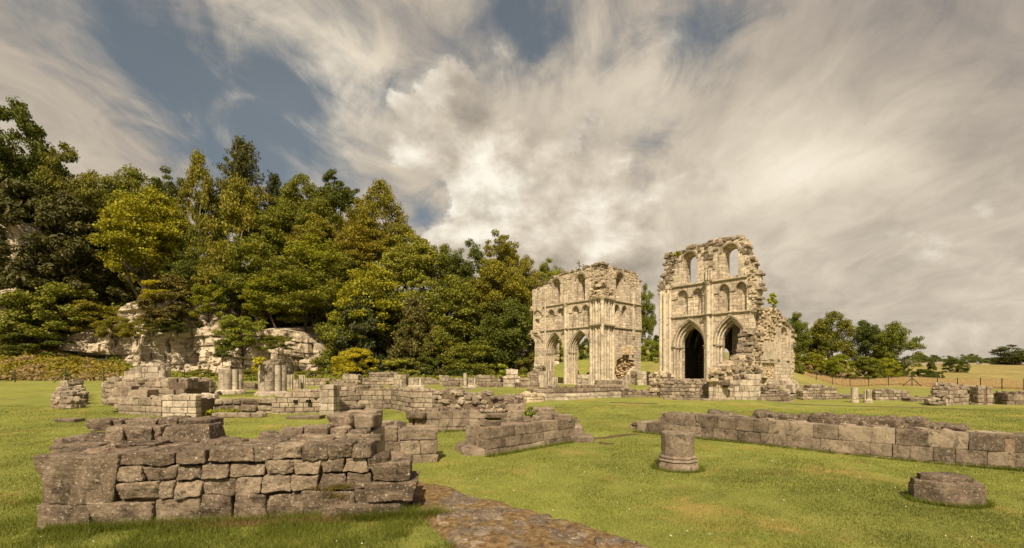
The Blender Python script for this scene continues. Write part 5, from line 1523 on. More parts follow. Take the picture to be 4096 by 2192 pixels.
# ---- short column on the lawn -------------------------------------------------------
def lawn_column():
    D = 11.35; x = ratio(2710) * D
    rt = empty('column_stump', (x, D, 0), 'short fluted-free column drum on a moulded eight-sided base, alone on the lawn', 'column')
    rt['label'] = 'short grey column drum on a moulded octagonal base, alone on the lawn'
    def oct_ring(r, z, rot=math.pi / 8, n=8): return [(x + r * math.cos(rot + 2 * math.pi * k / n), D + r * math.sin(rot + 2 * math.pi * k / n), z) for k in range(n)]
    def loft(m, prof, n, rot=math.pi / 8, sub=6, noise=.006, smooth=False):
        V_ = []; 
        nn = n * sub
        for r, z in prof:
            pts = oct_ring(r, z, rot, n)
            for k in range(n):
                a_, b_ = np.array(pts[k]), np.array(pts[(k + 1) % n])
                for j in range(sub): V_.append(a_ + (b_ - a_) * j / sub)
        V_ = np.array(V_)
        nz = vnoise(V_, 6) * noise + vnoise(V_, 17, 3) * noise * .6
        dirv = V_ - np.array((x, D, 0)); dirv[:, 2] = 0; dirv /= np.maximum(1e-6, np.linalg.norm(dirv, axis=1, keepdims=True))
        V_ = V_ + dirv * nz[:, None]
        f = []
        for i in range(len(prof) - 1):
            for k in range(nn):
                f.append((i * nn + k, i * nn + (k + 1) % nn, (i + 1) * nn + (k + 1) % nn, (i + 1) * nn + k))
        f.append(tuple(range((len(prof) - 1) * nn, len(prof) * nn)))
        m.add(V_, f, 0, smooth)
    m = MB(); R0 = .385
    zs = np.linspace(.36, .885, 14)
    loft(m, [(R0, z) for z in zs] + [(R0 * .985, .90), (R0 * .9, .905), (R0 * .5, .902)], 16, 0, 2, .010, False)
    child(m.build('drum', [M['stone_grey']]), rt)
    m = MB()
    loft(m, [(.52, -.05), (.515, .0), (.505, .10), (.47, .19), (.462, .20), (.475, .205), (.495, .225), (.485, .25), (.45, .262), (.438, .275), (.445, .285), (.462, .30), (.455, .325), (.42, .345), (.385, .36), (.3, .36)], 8, .22, 8, .010)
    child(m.build('octagonal_base', [M['stone_grey']]), rt)
lawn_column()
# ---- hexagonal block ------------------------------------------------------------------
def hexblock():
    D = 8.5; x = ratio(3782) * D
    rt = empty('fallen_pier_base_block', (x, D, 0), 'cracked dark polygonal pier base lying on the grass in the bottom right corner', 'pier base')
    def poly(m, pts, z0_, z1_, inset, sub=10, rough=.02):
        n = len(pts); V_ = []; prof = [(1.0, z0_ - .05), (1.0, z0_), (1.0, (z0_ + z1_) / 2), (1.0, z1_ - .02), (.985, z1_), (.7, z1_ + .01), (.35, z1_ + .015), (.05, z1_ + .01)]
        pts = [(p[0] * .78, p[1] * .74) for p in pts]
        cx_ = sum(p[0] for p in pts) / n; cy_ = sum(p[1] for p in pts) / n
        for k_, z in prof:
            for i in range(n):
                a_, b_ = np.array(pts[i]), np.array(pts[(i + 1) % n])
                for j in range(sub):
                    p = a_ + (b_ - a_) * j / sub
                    V_.append((x + cx_ + (p[0] - cx_) * k_, D + cy_ + (p[1] - cy_) * k_, z))
        V_ = np.array(V_); nn = n * sub
        V_ = V_ + np.stack([vnoise(V_, 5, 1), vnoise(V_, 5, 2), vnoise(V_, 7, 3) * .8], 1) * rough
        f = [(i * nn + k, i * nn + (k + 1) % nn, (i + 1) * nn + (k + 1) % nn, (i + 1) * nn + k) for i in range(len(prof) - 1) for k in range(nn)]
        f.append(tuple(range((len(prof) - 1) * nn, len(prof) * nn)))
        m.add(V_, f)
    m = MB()
    poly(m, [(-.70, .05), (-.42, -.42), (.42, -.58), (.70, -.20), (.62, .26), (.10, .50), (-.55, .40)], 0, .30, 0)
    child(m.build('lower_block', [M['stone_front']]), rt)
    m = MB()
    poly(m, [(-.68, .05), (-.40, -.40), (.40, -.55), (.67, -.19), (.60, .25), (.10, .48), (-.53, .38)], .285, .385, 0, 10, .014)
    poly(m, [(-.56, .04), (-.24, -.26), (.34, -.36), (.56, -.06), (.42, .26), (.05, .38), (-.42, .30)], .375, .48, 0, 6, .012)
    child(m.build('upper_slab', [M['stone_front']]), rt)
hexblock()

# ---- remains on the right lawn ---------------------------------------------------------
band('chapter_wall', 'small rubble-faced wall with squared left end, first ruin on the right lawn', 3212, 3350, 1545, 39.4, 39.6, zb=0, ylist=[(3212, 1566), (3236, 1563), (3240, 1543), (3296, 1541), (3300, 1549), (3338, 1550), (3350, 1580)], mat='stone_mid', ch=.24, bl=(.3, .6), rough=.035, rubble=.8)
m_ = round_pier('column_stub', 'plain round column stub standing on the right lawn', 3426, 1610, 1550, 25, zb=0, kind='drum', joint=.75)
round_pier('column_stub', 'slim cluster of three joined shafts next to the round stub', 3480, 1611, 1558, 26, zb=0, shafts=5)
band('low_footing', 'low brown footing strip behind the two column stubs', 3340, 3510, 1580, 40.5, 40.5, zb=0, mat='stone_grey', ch=.2, ylist=[(3340, 1578), (3510, 1580)], rough=.04)
band('chapter_wall', 'low wall stub with tumbled right end, middle of the right lawn', 3502, 3640, 1560, 38.4, 38.2, zb=0, ylist=[(3502, 1572), (3514, 1560), (3580, 1560), (3584, 1564), (3622, 1564), (3640, 1588)], mat='stone_mid', ch=.24, bl=(.3, .65), rough=.035, rubble=.9)
band('low_footing', 'thin footing line joining the wall stub to the large ruin fragment', 3640, 3712, 1592, 37, 37, zb=0, mat='stone_grey', ch=.16, rough=.04)
pp = [pd(3706, 33.6), pd(3790, 32.8), pd(3808, 32.9), pd(3835, 33.9), pd(3875, 34.0), pd(3914, 33.3)]
cc = path_len(pp)
w = wall_thing('chapter_wall', 'largest fragment on the right lawn, rubble core left and hollow curved ashlar bay right', 'wall', pp, 0, [(0, .4), (.5, .75), (.9, 1.15), (1.5, 1.35), (1.8, zt(1535, 33.2)), (cc[2], zt(1534, 33)), (cc[2] + .5, zt(1534, 33)), (cc[3] - .3, zt(1544, 34)), (cc[4], zt(1544, 33.8)), (cc[5] - .3, zt(1545, 33.3)), (cc[5], zt(1556, 33.3))],
           ('stone_mid', 'mortar'), thick=1.1, ch=.29, bl=(.35, .7), res=4, rough=.025, rnd=.03, gap=.01, rubble_top=.8)
m = MB()
for k in range(60):
    t = random.random(); D = 33.2 + random.uniform(-.2, .5); nx = 3706 + t * 80; z_ = random.uniform(.1, .3 + t * 1.2)
    a_ = pd(nx, D); block(m, (a_[0], D - .1, z_), (1, 0), (0, 1), (random.uniform(.12, .3), .2, random.uniform(.07, .13)), 4, .05, .05, 0, .2)
o = m.build('rubble_core', [M['stone_rubble_dark']]); o.parent = w
m = MB()
for k in range(14):
    D = 34.5; a_ = pd(random.uniform(3916, 3938), D); block(m, (a_[0], D, random.uniform(.05, .6)), (1, 0), (0, 1), (.18, .2, .1), 4, .05, .05, 0, .2)
o = m.build('tumbled_stones', [M['stone_rubble_dark']]); o.parent = w
band('block_pier', 'dark squared block cut by the right edge of the lawn view', 4030, 4180, 1570, 33.4, 33.4, zb=0, mat='stone_grey', ch=.45, bl=(.6, 1.2), ylist=[(4030, 1570), (4180, 1570)], cat='pier', thick=1.4)
bo = bpy.data.objects[-1] if False else None
band('field_footing', 'faint line of stones flush in the grass behind the large fragment', 3925, 4030, 1577, 46, 46, zb=0, mat='stone_mid', ch=.12, rubble=.3, ylist=[(3925, 1574), (4030, 1577)])

# drain line in the lawn: raised soil strip, its dark colour painting the groove's shade
def ribbon(name, pts, width, z, mat, label, cat, kind=None, wob=.08, h=.03):
    m = MB(); V_ = []
    cum = path_len(pts); n = max(8, int(cum[-1] / .35))
    for i in range(n + 1):
        (x, y), d = path_at(pts, cum, cum[-1] * i / n)
        nb = (-d[1], d[0]); w1 = width / 2 * (1 + random.uniform(-.5, .5)); w2 = width / 2 * (1 + random.uniform(-.5, .5)); o_ = random.uniform(-wob, wob)
        g_ = gz(x, y)
        V_ += [(x + nb[0] * (-w1 + o_), y + nb[1] * (-w1 + o_), g_ - .02), (x + nb[0] * (-w1 * .7 + o_), y + nb[1] * (-w1 * .7 + o_), g_ + h), (x + nb[0] * (w2 * .7 + o_), y + nb[1] * (w2 * .7 + o_), g_ + h), (x + nb[0] * (w2 + o_), y + nb[1] * (w2 + o_), g_ - .02)]
    f = []
    for i in range(n):
        for j in range(3): f.append((i * 4 + j, i * 4 + j + 1, (i + 1) * 4 + j + 1, (i + 1) * 4 + j))
    m.add(V_, f)
    o = m.build(name, [M[mat]]); tag(o, label, cat, kind=kind); return o
ribbon('drain_line', [gp(3150, 1617), gp(3320, 1622), gp(3600, 1630), gp(3870, 1637)], .30, 0, 'soil', 'thin dark soil strip painting the shaded drain groove across the right lawn', 'drain')
ribbon('drain_line', [gp(2740, 1604), gp(2850, 1606)], .35, 0, 'soil', 'short bare earth streak in the grass before the tall ruin', 'earth patch')
ribbon('worn_patch', [gp(2290, 1768), gp(2380, 1752), gp(2500, 1740), gp(2545, 1735)], .42, 0, 'soil', 'worn brown streak in the turf between the centre block wall and the long wall', 'earth patch', h=.012)
ribbon('worn_patch', [gp(2395, 1770), gp(2445, 1776)], .34, 0, 'soil', 'reddish bare patch in the turf right of the centre block wall', 'earth patch', h=.02)
ribbon('drain_line', [gp(2440, 1626), gp(2630, 1629)], .4, 0, 'soil', 'bare earth streak in the middle lawn before the steps', 'earth patch')

# ---- left: short rubble wall running away, and the worn patch ----------------------------
lp = [gp(196, 1628), gp(222, 1600), gp(262, 1560), gp(296, 1545)]
a0 = gp(285, 1632)
m = MB(); 
wall_thing('rubble_wall', 'short isolated rubble wall running away across the left lawn', 'wall', [pd(190, 26.8), pd(284, 27.0)], 0, [(0, .85), (1.5, .9), (3, .7), (6, .66)], ('stone_mid', 'mortar_pink'), thick=11.0, ch=.30, bl=(.4, .9), res=4, rough=.05, rnd=.06, gap=.012, rubble_top=0) if False else None
def away_wall():
    m = MB()
    # runs along the depth direction, left face seen at a slant
    A0, A1 = pd(196, 28.0), pd(236, 40.0)
    B0, B1 = pd(290, 27.5), pd(268, 38.0)
    masonry('x', [pd(196, 28.2), pd(285, 27.8)], 0, [(0, .72), (1.4, .78), (2.2, .45), (5, .3)], .8, .26, (.35, .8), None, 5, .05, .06, .012, .06, tilt=.05, rubble_top=1.2, mb=m, build=False)
    masonry('x', [A1, A0], 0, [(0, 1.5), (5, 1.35), (8, 1.0), (14, .75)], -1.0 if False else .5, .28, (.4, .9), None, 4, .04, .05, .012, .05, mb=m, build=False) if False else None
    for D_, zt_ in ((29.4, .95), (30.6, 1.0), (32.0, 1.1), (33.4, 1.25), (34.8, 1.5), (36.2, 1.62), (37.6, 1.6)):
        t = (D_ - 28) / 10
        x0 = 196 + 50 * t; x1 = 280 - 12 * t
        masonry('x', [pd(x0, D_), pd(x1, D_)], 0, [(0, zt_), (1.0, zt_ + .05), (4, zt_ - .12)], 1.38, .28, (.4, .9), None, 3, .05, .06, .012, .06, tilt=.05, rubble_top=.8, mb=m, build=False)
    o = m.build('rubble_wall', [M['stone_mid'], M['mortar_pink']]); tag(o, 'short isolated rubble wall running away across the left lawn', 'wall')
    a_ = gp(255, 1690); m = MB()
    block(m, (a_[0], a_[1] + .3, .06), (1, 0), (0, 1), (.48, .3, .12), 6, .04, .06)
    o = m.build('sunken_stone', [M['stone_grey']]); tag(o, 'flat stone sunk in worn turf before the isolated rubble wall', 'stone')
away_wall()
a_ = gp(1209, 1680); m = MB(); block(m, (a_[0], a_[1] + .4, .06), (1, 0), (0, 1), (.82, .4, .14), 6, .02, .04)
o = m.build('sunken_slab', [M['stone_grey']]); tag(o, 'single mossy slab set flat in the grass below the retaining wall', 'stone')

# ---- worn footing in the bottom centre --------------------------------------------------
def footing():
    edge = [(1640, 1930), (1700, 1944), (1800, 1962), (1886, 1992), (2030, 2026), (2202, 2078), (2346, 2112), (2489, 2152), (2650, 2206), (2760, 2250), (2300, 2340), (1900, 2300), (1840, 2200), (1760, 2140), (1700, 2090), (1650, 2040), (1620, 1990), (1618, 1950)]
    P2 = [gp(*e) for e in edge]
    xs = np.arange(min(p[0] for p in P2), max(p[0] for p in P2), .05); ys = np.arange(min(p[1] for p in P2), max(p[1] for p in P2), .05)
    XX, YY = np.meshgrid(xs, ys)
    def sd(px_, py_):
        best = 9
        for (x1, y1), (x2, y2) in zip(P2, P2[1:] + P2[:1]):
            dx, dy = x2 - x1, y2 - y1; t = max(0, min(1, ((px_ - x1) * dx + (py_ - y1) * dy) / (dx * dx + dy * dy)))
            best = min(best, math.hypot(px_ - x1 - dx * t, py_ - y1 - dy * t))
        return best if inside((px_, py_), P2) else -best
    SD = np.array([[sd(x, y) for x in xs] for y in ys])
    P3 = np.stack([XX, YY, np.zeros(XX.shape)], -1)
    n = fbm(P3, 1.1, 5, 3); n2 = fbm(P3, 4.5, 4, 8)
    h = np.clip(SD / .10, -1, 1)
    Zz = -.05 + .12 * (h * .5 + .5) + np.where(SD > 0, .030 * n + .014 * n2, 0)
    Zz = Zz + np.where(SD > .05, .03 * np.round(n * 1.6 + .3) * .6, 0)
    o = grid_mesh('worn_footing', XX, YY, Zz, M['footing']); tag(o, 'worn mossy stone footing level with the grass in the bottom centre', 'wall footing')
    m = MB(); done = []
    for k in range(900):
        x = random.uniform(xs[0], xs[-1]); y = random.uniform(ys[0], min(ys[-1], 9.9)); r = random.choice((.08, .12, .16, .22, .3))
        if sd(x, y) < r * 1.05 or any(math.hypot(x - a, y - b_) < (r + q) * .82 for a, b_, q in done): continue
        if float(vnoise(np.array([[x, y, 0.0]]), .9, 41)[0]) < -.28 and r > .1: continue
        done.append((x, y, r)); a = random.uniform(-.5, .5); dd = (math.cos(a), math.sin(a)); nn = (-dd[1], dd[0])
        block(m, (x, y, .055 - .05 + random.uniform(0, .02)), dd, nn, (r * random.uniform(.95, 1.35), r * random.uniform(.7, .95), .055), 9, .022, .03, 0, .04, False, .001)
    child(m.build('flagstones', [M['stone_front']]), o)
    for (nx0_, nx1_, ny_, w_) in ((2290, 2450, 1766, .5), (2440, 2500, 1785, .3), (2150, 2240, 1752, .25)):
        pass
m_, t_, bs_, b_n = new_mat('footing')
tc_ = N(t_, 'ShaderNodeTexCoord'); P_ = tc_.outputs['Object']
n1_ = b_n.noise(P_, 1.6, 8, .62); n2_ = b_n.noise(P_, 9, 8, .7); n3_ = b_n.noise(P_, 30, 4, .6)
stc = b_n.ramp(n2_, [(.35, (.08, .062, .046)), (.55, (.18, .145, .11)), (.72, (.33, .28, .21))])
msc = b_n.ramp(n2_, [(.35, (.07, .045, .024)), (.5, (.165, .105, .05)), (.62, (.26, .175, .08)), (.74, (.22, .18, .06))])
cl = b_n.mix(b_n.maprange(n1_, .52, .58), msc, stc)
cl = b_n.mix(b_n.maprange(n3_, .62, .7, 0, .5), cl, (.40, .33, .22))
L(t_, cl, bs_.inputs['Base Color']); bump(t_, bs_, b_n.math('ADD', n2_, b_n.math('MULTIPLY', n3_, .5)), 1.0, .04)
footing()

# ================================================================== fences
def fence_posts():
    posts = [(3197, 1508, 1540), (3266, 1508, 1543), (3330, 1509, 1545), (3400, 1511, 1546), (3475, 1511, 1547), (3554, 1513, 1550), (3648, 1513, 1552), (3750, 1514, 1554), (3830, 1516, 1556), (3922, 1517, 1559), (4008, 1518, 1561), (4096, 1520, 1562), (4190, 1521, 1564)]
    rt = empty('wire_fence', (46, 68, 0), 'dark green post and wire mesh fence across the dry field edge, right', 'fence')
    P = []
    for i, (nx, yt, yb) in enumerate(posts):
        D = float(fence_D(nx / 4)); x, y = pd(nx, D); z = gz(x, y)
        m = MB(); tube(m, [(x, y, z - .2), (x, y, z + 1.55)], .055, 6); child(m.build('post', [M['green_paint']]), rt)
        P.append((x, y, z))
        if nx == 3648:
            for sg in (-1, 1):
                ex, ey = pd(nx + sg * 38, D)
                m = MB(); tube(m, [(x, y, z + 1.25), (ex, ey, gz(ex, ey))], .05, 6); child(m.build('brace', [M['green_paint']]), rt)
    m = MB()
    for a_, b_ in zip(P[:-1], P[1:]):
        for h in (.12, .4, .7, 1.0, 1.25, 1.45): tube(m, [(a_[0], a_[1], a_[2] + h), (b_[0], b_[1], b_[2] + h)], .004, 3, caps=False)
        n = int(math.dist(a_[:2], b_[:2]) / 1.5)
        for k in range(n):
            t = k / n; x, y, z = (a_[j] + (b_[j] - a_[j]) * t for j in range(3))
            tube(m, [(x, y, z + .1), (x, y, z + 1.45)], .003, 3, caps=False)
    child(m.build('wire_mesh', [M['wire']]), rt)
    posts = [(-90, 60.5), (60, 60.5), (263, 60.5), (415, 61), (560, 61.5), (738, 62), (833, 62), (1005, 62.5), (1240, 63), (1370, 63), (1530, 63.5), (1700, 64), (1850, 64), (2020, 64)]
    rt = empty('wire_fence', (-40, 62, .9), 'dark green post and wire mesh fence below the bramble bank and cliff, left', 'fence')
    P = []
    for i, (nx, D) in enumerate(posts):
        x, y = pd(nx, D); z = gz(x, y)
        m = MB(); tube(m, [(x, y, z - .2), (x, y, z + 1.7)], .06, 6); child(m.build('post', [M['green_paint']]), rt)
        P.append((x, y, z))
        if nx == 263:
            for sg in (-1, 1):
                ex, ey = pd(nx + sg * 48, D)
                m = MB(); tube(m, [(x, y, z + 1.4), (ex, ey, gz(ex, ey))], .055, 6); child(m.build('brace', [M['green_paint']]), rt)
    m = MB()
    for a_, b_ in zip(P[:-1], P[1:]):
        for h in (.15, .45, .75, 1.05, 1.35, 1.6): tube(m, [(a_[0], a_[1], a_[2] + h), (b_[0], b_[1], b_[2] + h)], .004, 3, caps=False)
        n = int(math.dist(a_[:2], b_[:2]) / 1.2)
        for k in range(n):
            t = k / n; x, y, z = (a_[j] + (b_[j] - a_[j]) * t for j in range(3))
            tube(m, [(x, y, z + .1), (x, y, z + 1.6)], .003, 3, caps=False)
    child(m.build('wire_mesh', [M['wire']]), rt)
fence_posts()

# ================================================================== limestone cliff
def cliff(name, label, cols_, D0, nx0, nx1, ztab, seed=0, amp=1.0):
    """bedded rock face, broken by joints and ledges; cols_: (native x, top native y)"""
    nS, nZ = int((nx1 - nx0) / 4 * .9), 150
    S_ = np.linspace(nx0, nx1, nS); T_ = np.linspace(0, 1, nZ)
    SS, TT = np.meshgrid(S_, T_)
    ytop = np.interp(SS, [c_[0] for c_ in cols_], [c_[1] for c_ in cols_])
    x0 = (SS / 4 - 512) / F * D0
    ztop = EYE + (HOR - ytop / 4) * D0 / F
    zb = -.5
    Zc = zb + (ztop - zb) * TT
    P = np.stack([x0, np.zeros_like(x0), Zc], -1)
    # buttresses and bays
    big = vnoise(P * np.array((1, 1, .35)), .16, seed) * 1.9 + vnoise(P * np.array((1, 1, .5)), .42, seed + 2) * .9
    # bedding: quantised ledges that step in and out with height
    zz = Zc + vnoise(P, .12, seed + 4) * 1.2
    bq = zz / 1.9; bqf = np.floor(bq) + sstep(.0, .22, bq - np.floor(bq))
    bed = vnoise(np.stack([x0 * .10, 0 * x0, bqf * 1.37], -1), 1.0, seed + 5) * .95 + vnoise(np.stack([x0 * .3, 0 * x0, zz * 1.3], -1), 1.0, seed + 6) * .22
    under = np.exp(-(((zz / 1.9) % 1 - .08) / .05) ** 2) * .5 * np.clip(vnoise(P, .35, seed + 20) + .35, 0, 1) + np.exp(-(((zz / .62 + .5) % 1 - .5) / .10) ** 2) * .16 * np.clip(vnoise(P, .6, seed + 21) + .1, 0, 1)
    # vertical joints
    j = vnoise(np.stack([x0 * .55, zz * 0, np.floor(zz / 2.6)], -1), 1.0, seed + 7)
    j2 = vnoise(np.stack([x0 * .9, zz * .12, np.floor(zz / 5.1)], -1), 1.0, seed + 17)
    crack = np.exp(-(j / .05) ** 2) * 1.3 + np.exp(-(j2 / .035) ** 2) * .9
    blocky = vnoise(np.stack([np.floor(x0 / 1.3 + vnoise(P, .3, 3)) * 3.1, 0 * x0, np.floor(zz / 1.6) * 2.3], -1), 1.0, seed + 8) * .5
    det = fbm(P, .9, 5, seed + 9) * .34
    lean = (1 - TT) * 1.2 * 0 + TT * 1.0
    Yc = D0 + lean - (big + bed + blocky + det) * amp + (under + crack) * amp
    foot = np.clip(1 - (Zc - .8) / 1.4, 0, 1) * -1.6 * (fbm(P, .5, 3, seed + 12) * .5 + .6)
    Yc = Yc + foot
    sc = Yc / D0
    back = np.stack([x0[-1], Yc[-1] + 6, Zc[-1] + 1.0], -1)
    X_ = np.vstack([x0 * (1 + 0 * sc), back[None, :, 0]]); Y_ = np.vstack([Yc, back[None, :, 1]]); Z_ = np.vstack([Zc, back[None, :, 2]])
    o = grid_mesh(name, X_, Y_, Z_, M['cliff_rock'])
    for p in o.data.polygons: p.use_smooth = False
    tag(o, label, 'cliff'); return o
cliff('cliff', 'pale bedded limestone cliff rising behind the squat pier on the left', [(240, 1350), (280, 1330), (330, 1300), (400, 1275), (445, 1270), (480, 1225), (540, 1205), (620, 1200), (800, 1210), (830, 1250), (880, 1330), (960, 1330), (1060, 1320), (1180, 1310), (1240, 1380), (1300, 1460)], 77.5, 235, 1310, None, 3, 1.0)
cliff('cliff', 'small pale rock outcrop among dark trees beside the left ruin', [(2060, 1310), (2100, 1290), (2160, 1290), (2230, 1330)], 77, 2055, 2240, None, 23, .7)
cliff('cliff', 'pale rock slab high among trees at the extreme left', [(-80, 900), (0, 880), (60, 890), (110, 960), (130, 1100)], 79.5, -120, 135, None, 13, .8)

# ================================================================== foliage
def leaf_mesh(name, centers, normals_bias, size, mat, n, seed, aspect=1.5, droop=0.0, jitter=1.0):
    """leaf-shaped faces scattered around centres: centers (k,3), radii in the 4th column; returns mesh"""
    r = np.random.default_rng(seed)
    k = len(centers)
    w = centers[:, 3] ** 2; w = w / w.sum()
    idx = r.choice(k, n, p=w)
    c_ = centers[idx, :3]; R_ = centers[idx, 3:4]
    d = r.normal(size=(n, 3)); d /= np.linalg.norm(d, axis=1, keepdims=True)
    rad = r.random((n, 1)) ** .45
    fl = np.array((1, 1, .62))
    p = c_ + d * R_ * rad * fl
    p[:, 2] -= droop * r.random(n) * R_[:, 0]
    nor = d * .7 + normals_bias + r.normal(size=(n, 3)) * .65 * jitter
    nor /= np.linalg.norm(nor, axis=1, keepdims=True)
    t = np.cross(nor, r.normal(size=(n, 3))); t /= np.linalg.norm(t, axis=1, keepdims=True)
    b_ = np.cross(nor, t)
    s_ = size * (.6 + .8 * r.random((n, 1)))
    v0 = p - t * s_ * aspect * .5; v1 = p + b_ * s_ * .5 + nor * s_ * .08; v2 = p + t * s_ * aspect * .5; v3 = p - b_ * s_ * .5 + nor * s_ * .08
    V_ = np.stack([v0, v1, v2, v3], 1).reshape(-1, 3)
    return quads(name, V_, mat)
def quads(name, V_, mat, per=4):
    n = len(V_) // per
    me = bpy.data.meshes.new(name)
    me.vertices.add(len(V_)); me.vertices.foreach_set('co', np.ascontiguousarray(V_, dtype=np.float32).ravel())
    me.loops.add(len(V_)); me.loops.foreach_set('vertex_index', np.arange(len(V_), dtype=np.int32))
    me.polygons.add(n); me.polygons.foreach_set('loop_start', np.arange(0, len(V_), per, dtype=np.int32)); me.polygons.foreach_set('loop_total', np.full(n, per, dtype=np.int32))
    me.update(calc_edges=True)
    me.materials.append(mat)
    return me

def crown_centers(kind, seed):
    """unit crown: radius 1, from z=0 (lowest leaves) to z=2"""
    r = np.random.default_rng(seed); out = []
    if kind in ('broad', 'open', 'layer'):
        nb = {'broad': 125, 'open': 80, 'layer': 105}[kind]
        # a few leading limbs give the outline its lobes
        lobes = [(r.uniform(0, 6.28), r.uniform(.25, .95), r.uniform(.35, .62)) for _ in range(11)]
        for k in range(nb):
            a, h, rr = lobes[r.integers(len(lobes))] if r.random() < .72 else (r.uniform(0, 6.28), r.uniform(0, 1), .4)
            z = 1.85 * h + r.normal() * .16; z = min(max(z, .05), 1.95)
            env = math.sin(math.pi * min(.97, max(.06, (z + .12) / 2.12))) ** .62
            rad = env * (1 - .28 * r.random() ** 2) * (.78 + .22 * r.random())
            if r.random() < .25: rad *= r.random() ** .5
            ang = a + r.normal() * .38
            out.append((rad * .88 * math.cos(ang), rad * .88 * math.sin(ang), z, r.uniform(.10, .20) * (1.12 if kind != 'open' else .95)))
        if kind == 'layer':
            out = [(x, y, round(z / .26) * .26 + r.normal() * .02, q * 1.2) for x, y, z, q in out]
        for k in range(14 if kind != 'open' else 5): out.append((r.normal() * .25, r.normal() * .25, r.uniform(.4, 1.6), .34))
    elif kind == 'birch':
        for k in range(95):
            z = 2.0 * r.random() ** .8; env = (1 - (z / 2.05) ** 1.7) ** .8 * 1.0 + .04; ang = r.uniform(0, 6.28)
            out.append((env * r.random() ** .4 * math.cos(ang), env * r.random() ** .4 * math.sin(ang), z, r.uniform(.11, .22)))
    elif kind == 'larch':
        for k in range(26):
            z = .1 + 1.9 * k / 26; L_ = (1 - z / 2.08) ** .8 * 1.25 + .10
            for q in range(5):
                ang = k * 2.1 + q * 1.257 + r.normal() * .2; ln = L_ * r.uniform(.6, 1.12)
                for t in np.linspace(.15, 1, 6): out.append((ln * t * math.cos(ang), ln * t * math.sin(ang), z - .10 * t + .22 * t * t * (z > 1), .075 + .05 * (1 - t)))
    elif kind == 'yew':
        for k in range(110):
            z = 2.0 * r.random() ** 1.15; env = (1 - (z / 2.1)) ** .65 * 1.0; ang = r.uniform(0, 6.28); q = r.random() ** .35
            out.append((env * q * math.cos(ang), env * q * math.sin(ang), z, r.uniform(.12, .22)))
    elif kind == 'bush':
        for k in range(60):
            ang = r.uniform(0, 6.28); z = 1.7 * r.random(); env = math.sqrt(max(.03, 1 - ((z - .6) / 1.25) ** 2)); q = r.random() ** .4
            out.append((env * q * math.cos(ang), env * q * math.sin(ang), z + .1, r.uniform(.16, .30)))
    return np.array(out)
KINDS_ = {
    'broad': (22000, .034, 'leaf', 3, 1.5, 0), 'open': (13000, .036, 'leaf', 2, 1.5, 0), 'layer': (20000, .037, 'leaf', 2, 1.4, .0), 'birch': (14000, .032, 'leaf', 2, 1.6, .8),
    'larch': (16000, .028, 'needle', 1, 3.0, .9), 'yew': (16000, .036, 'needle', 2, 2.4, .3), 'bush': (13000, .046, 'leaf', 3, 1.5, .1)}
CROWN = {}; TRUNK = {}
def make_trunk(kind, seed):
    rr = random.Random(seed); m = MB()
    H = 1.3
    pts = [(rr.uniform(-.03, .03) * i, rr.uniform(-.03, .03) * i, -1.0 + i * (H + 1.0) / 7) for i in range(8)]
    rs = [.085 - .010 * i for i in range(8)]
    if kind in ('bush',): rs = [.05 - .005 * i for i in range(8)]; pts = [(x, y, z * .8) for x, y, z in pts]
    if kind == 'birch': rs = [x * .55 for x in rs]
    tube(m, pts, rs, 6)
    if kind not in ('larch', 'birch'):
        for k in range(9):
            i = rr.randint(2, 5); b0 = Vector(pts[i]); a = rr.uniform(0, 6.28); l = rr.uniform(.45, .8)
            p1 = b0 + Vector((math.cos(a) * l * .5, math.sin(a) * l * .5, l * .45)); p2 = p1 + Vector((math.cos(a + .3) * l * .45, math.sin(a + .3) * l * .45, l * .4))
            tube(m, [b0, p1, p2], [.035, .022, .008], 4)
            p3 = p1 + Vector((math.cos(a - .8) * l * .4, math.sin(a - .8) * l * .4, l * .35)); tube(m, [p1, p3], [.018, .006], 4)
    ob_ = m.build('trunk', [M['bark_pale' if kind == 'birch' else 'bark']])
    me = ob_.data; bpy.data.objects.remove(ob_)
    return me
NV = {'broad': 4, 'open': 2, 'layer': 3, 'birch': 2, 'larch': 2, 'yew': 3, 'bush': 3}
for kd, (n_, sz_, mt_, up_, asp_, dr_) in KINDS_.items():
    for v_ in range(NV[kd]):
        CROWN[kd, v_] = leaf_mesh('crown', crown_centers(kd, 100 + v_ * 7 + len(kd)), np.array((0, -.12, .30 * up_ / 2)), sz_, M[mt_], n_, 50 + v_, asp_, dr_)
        TRUNK[kd, v_] = make_trunk(kd, 9 + v_)
TN = {'broad': 'broadleaf_tree', 'open': 'broadleaf_tree', 'layer': 'broadleaf_tree', 'birch': 'birch_tree', 'larch': 'larch_tree', 'yew': 'yew_tree', 'bush': 'shrub'}
TC = {'broad': 'tree', 'open': 'tree', 'layer': 'tree', 'birch': 'tree', 'larch': 'tree', 'yew': 'tree', 'bush': 'shrub'}
_ti = 0
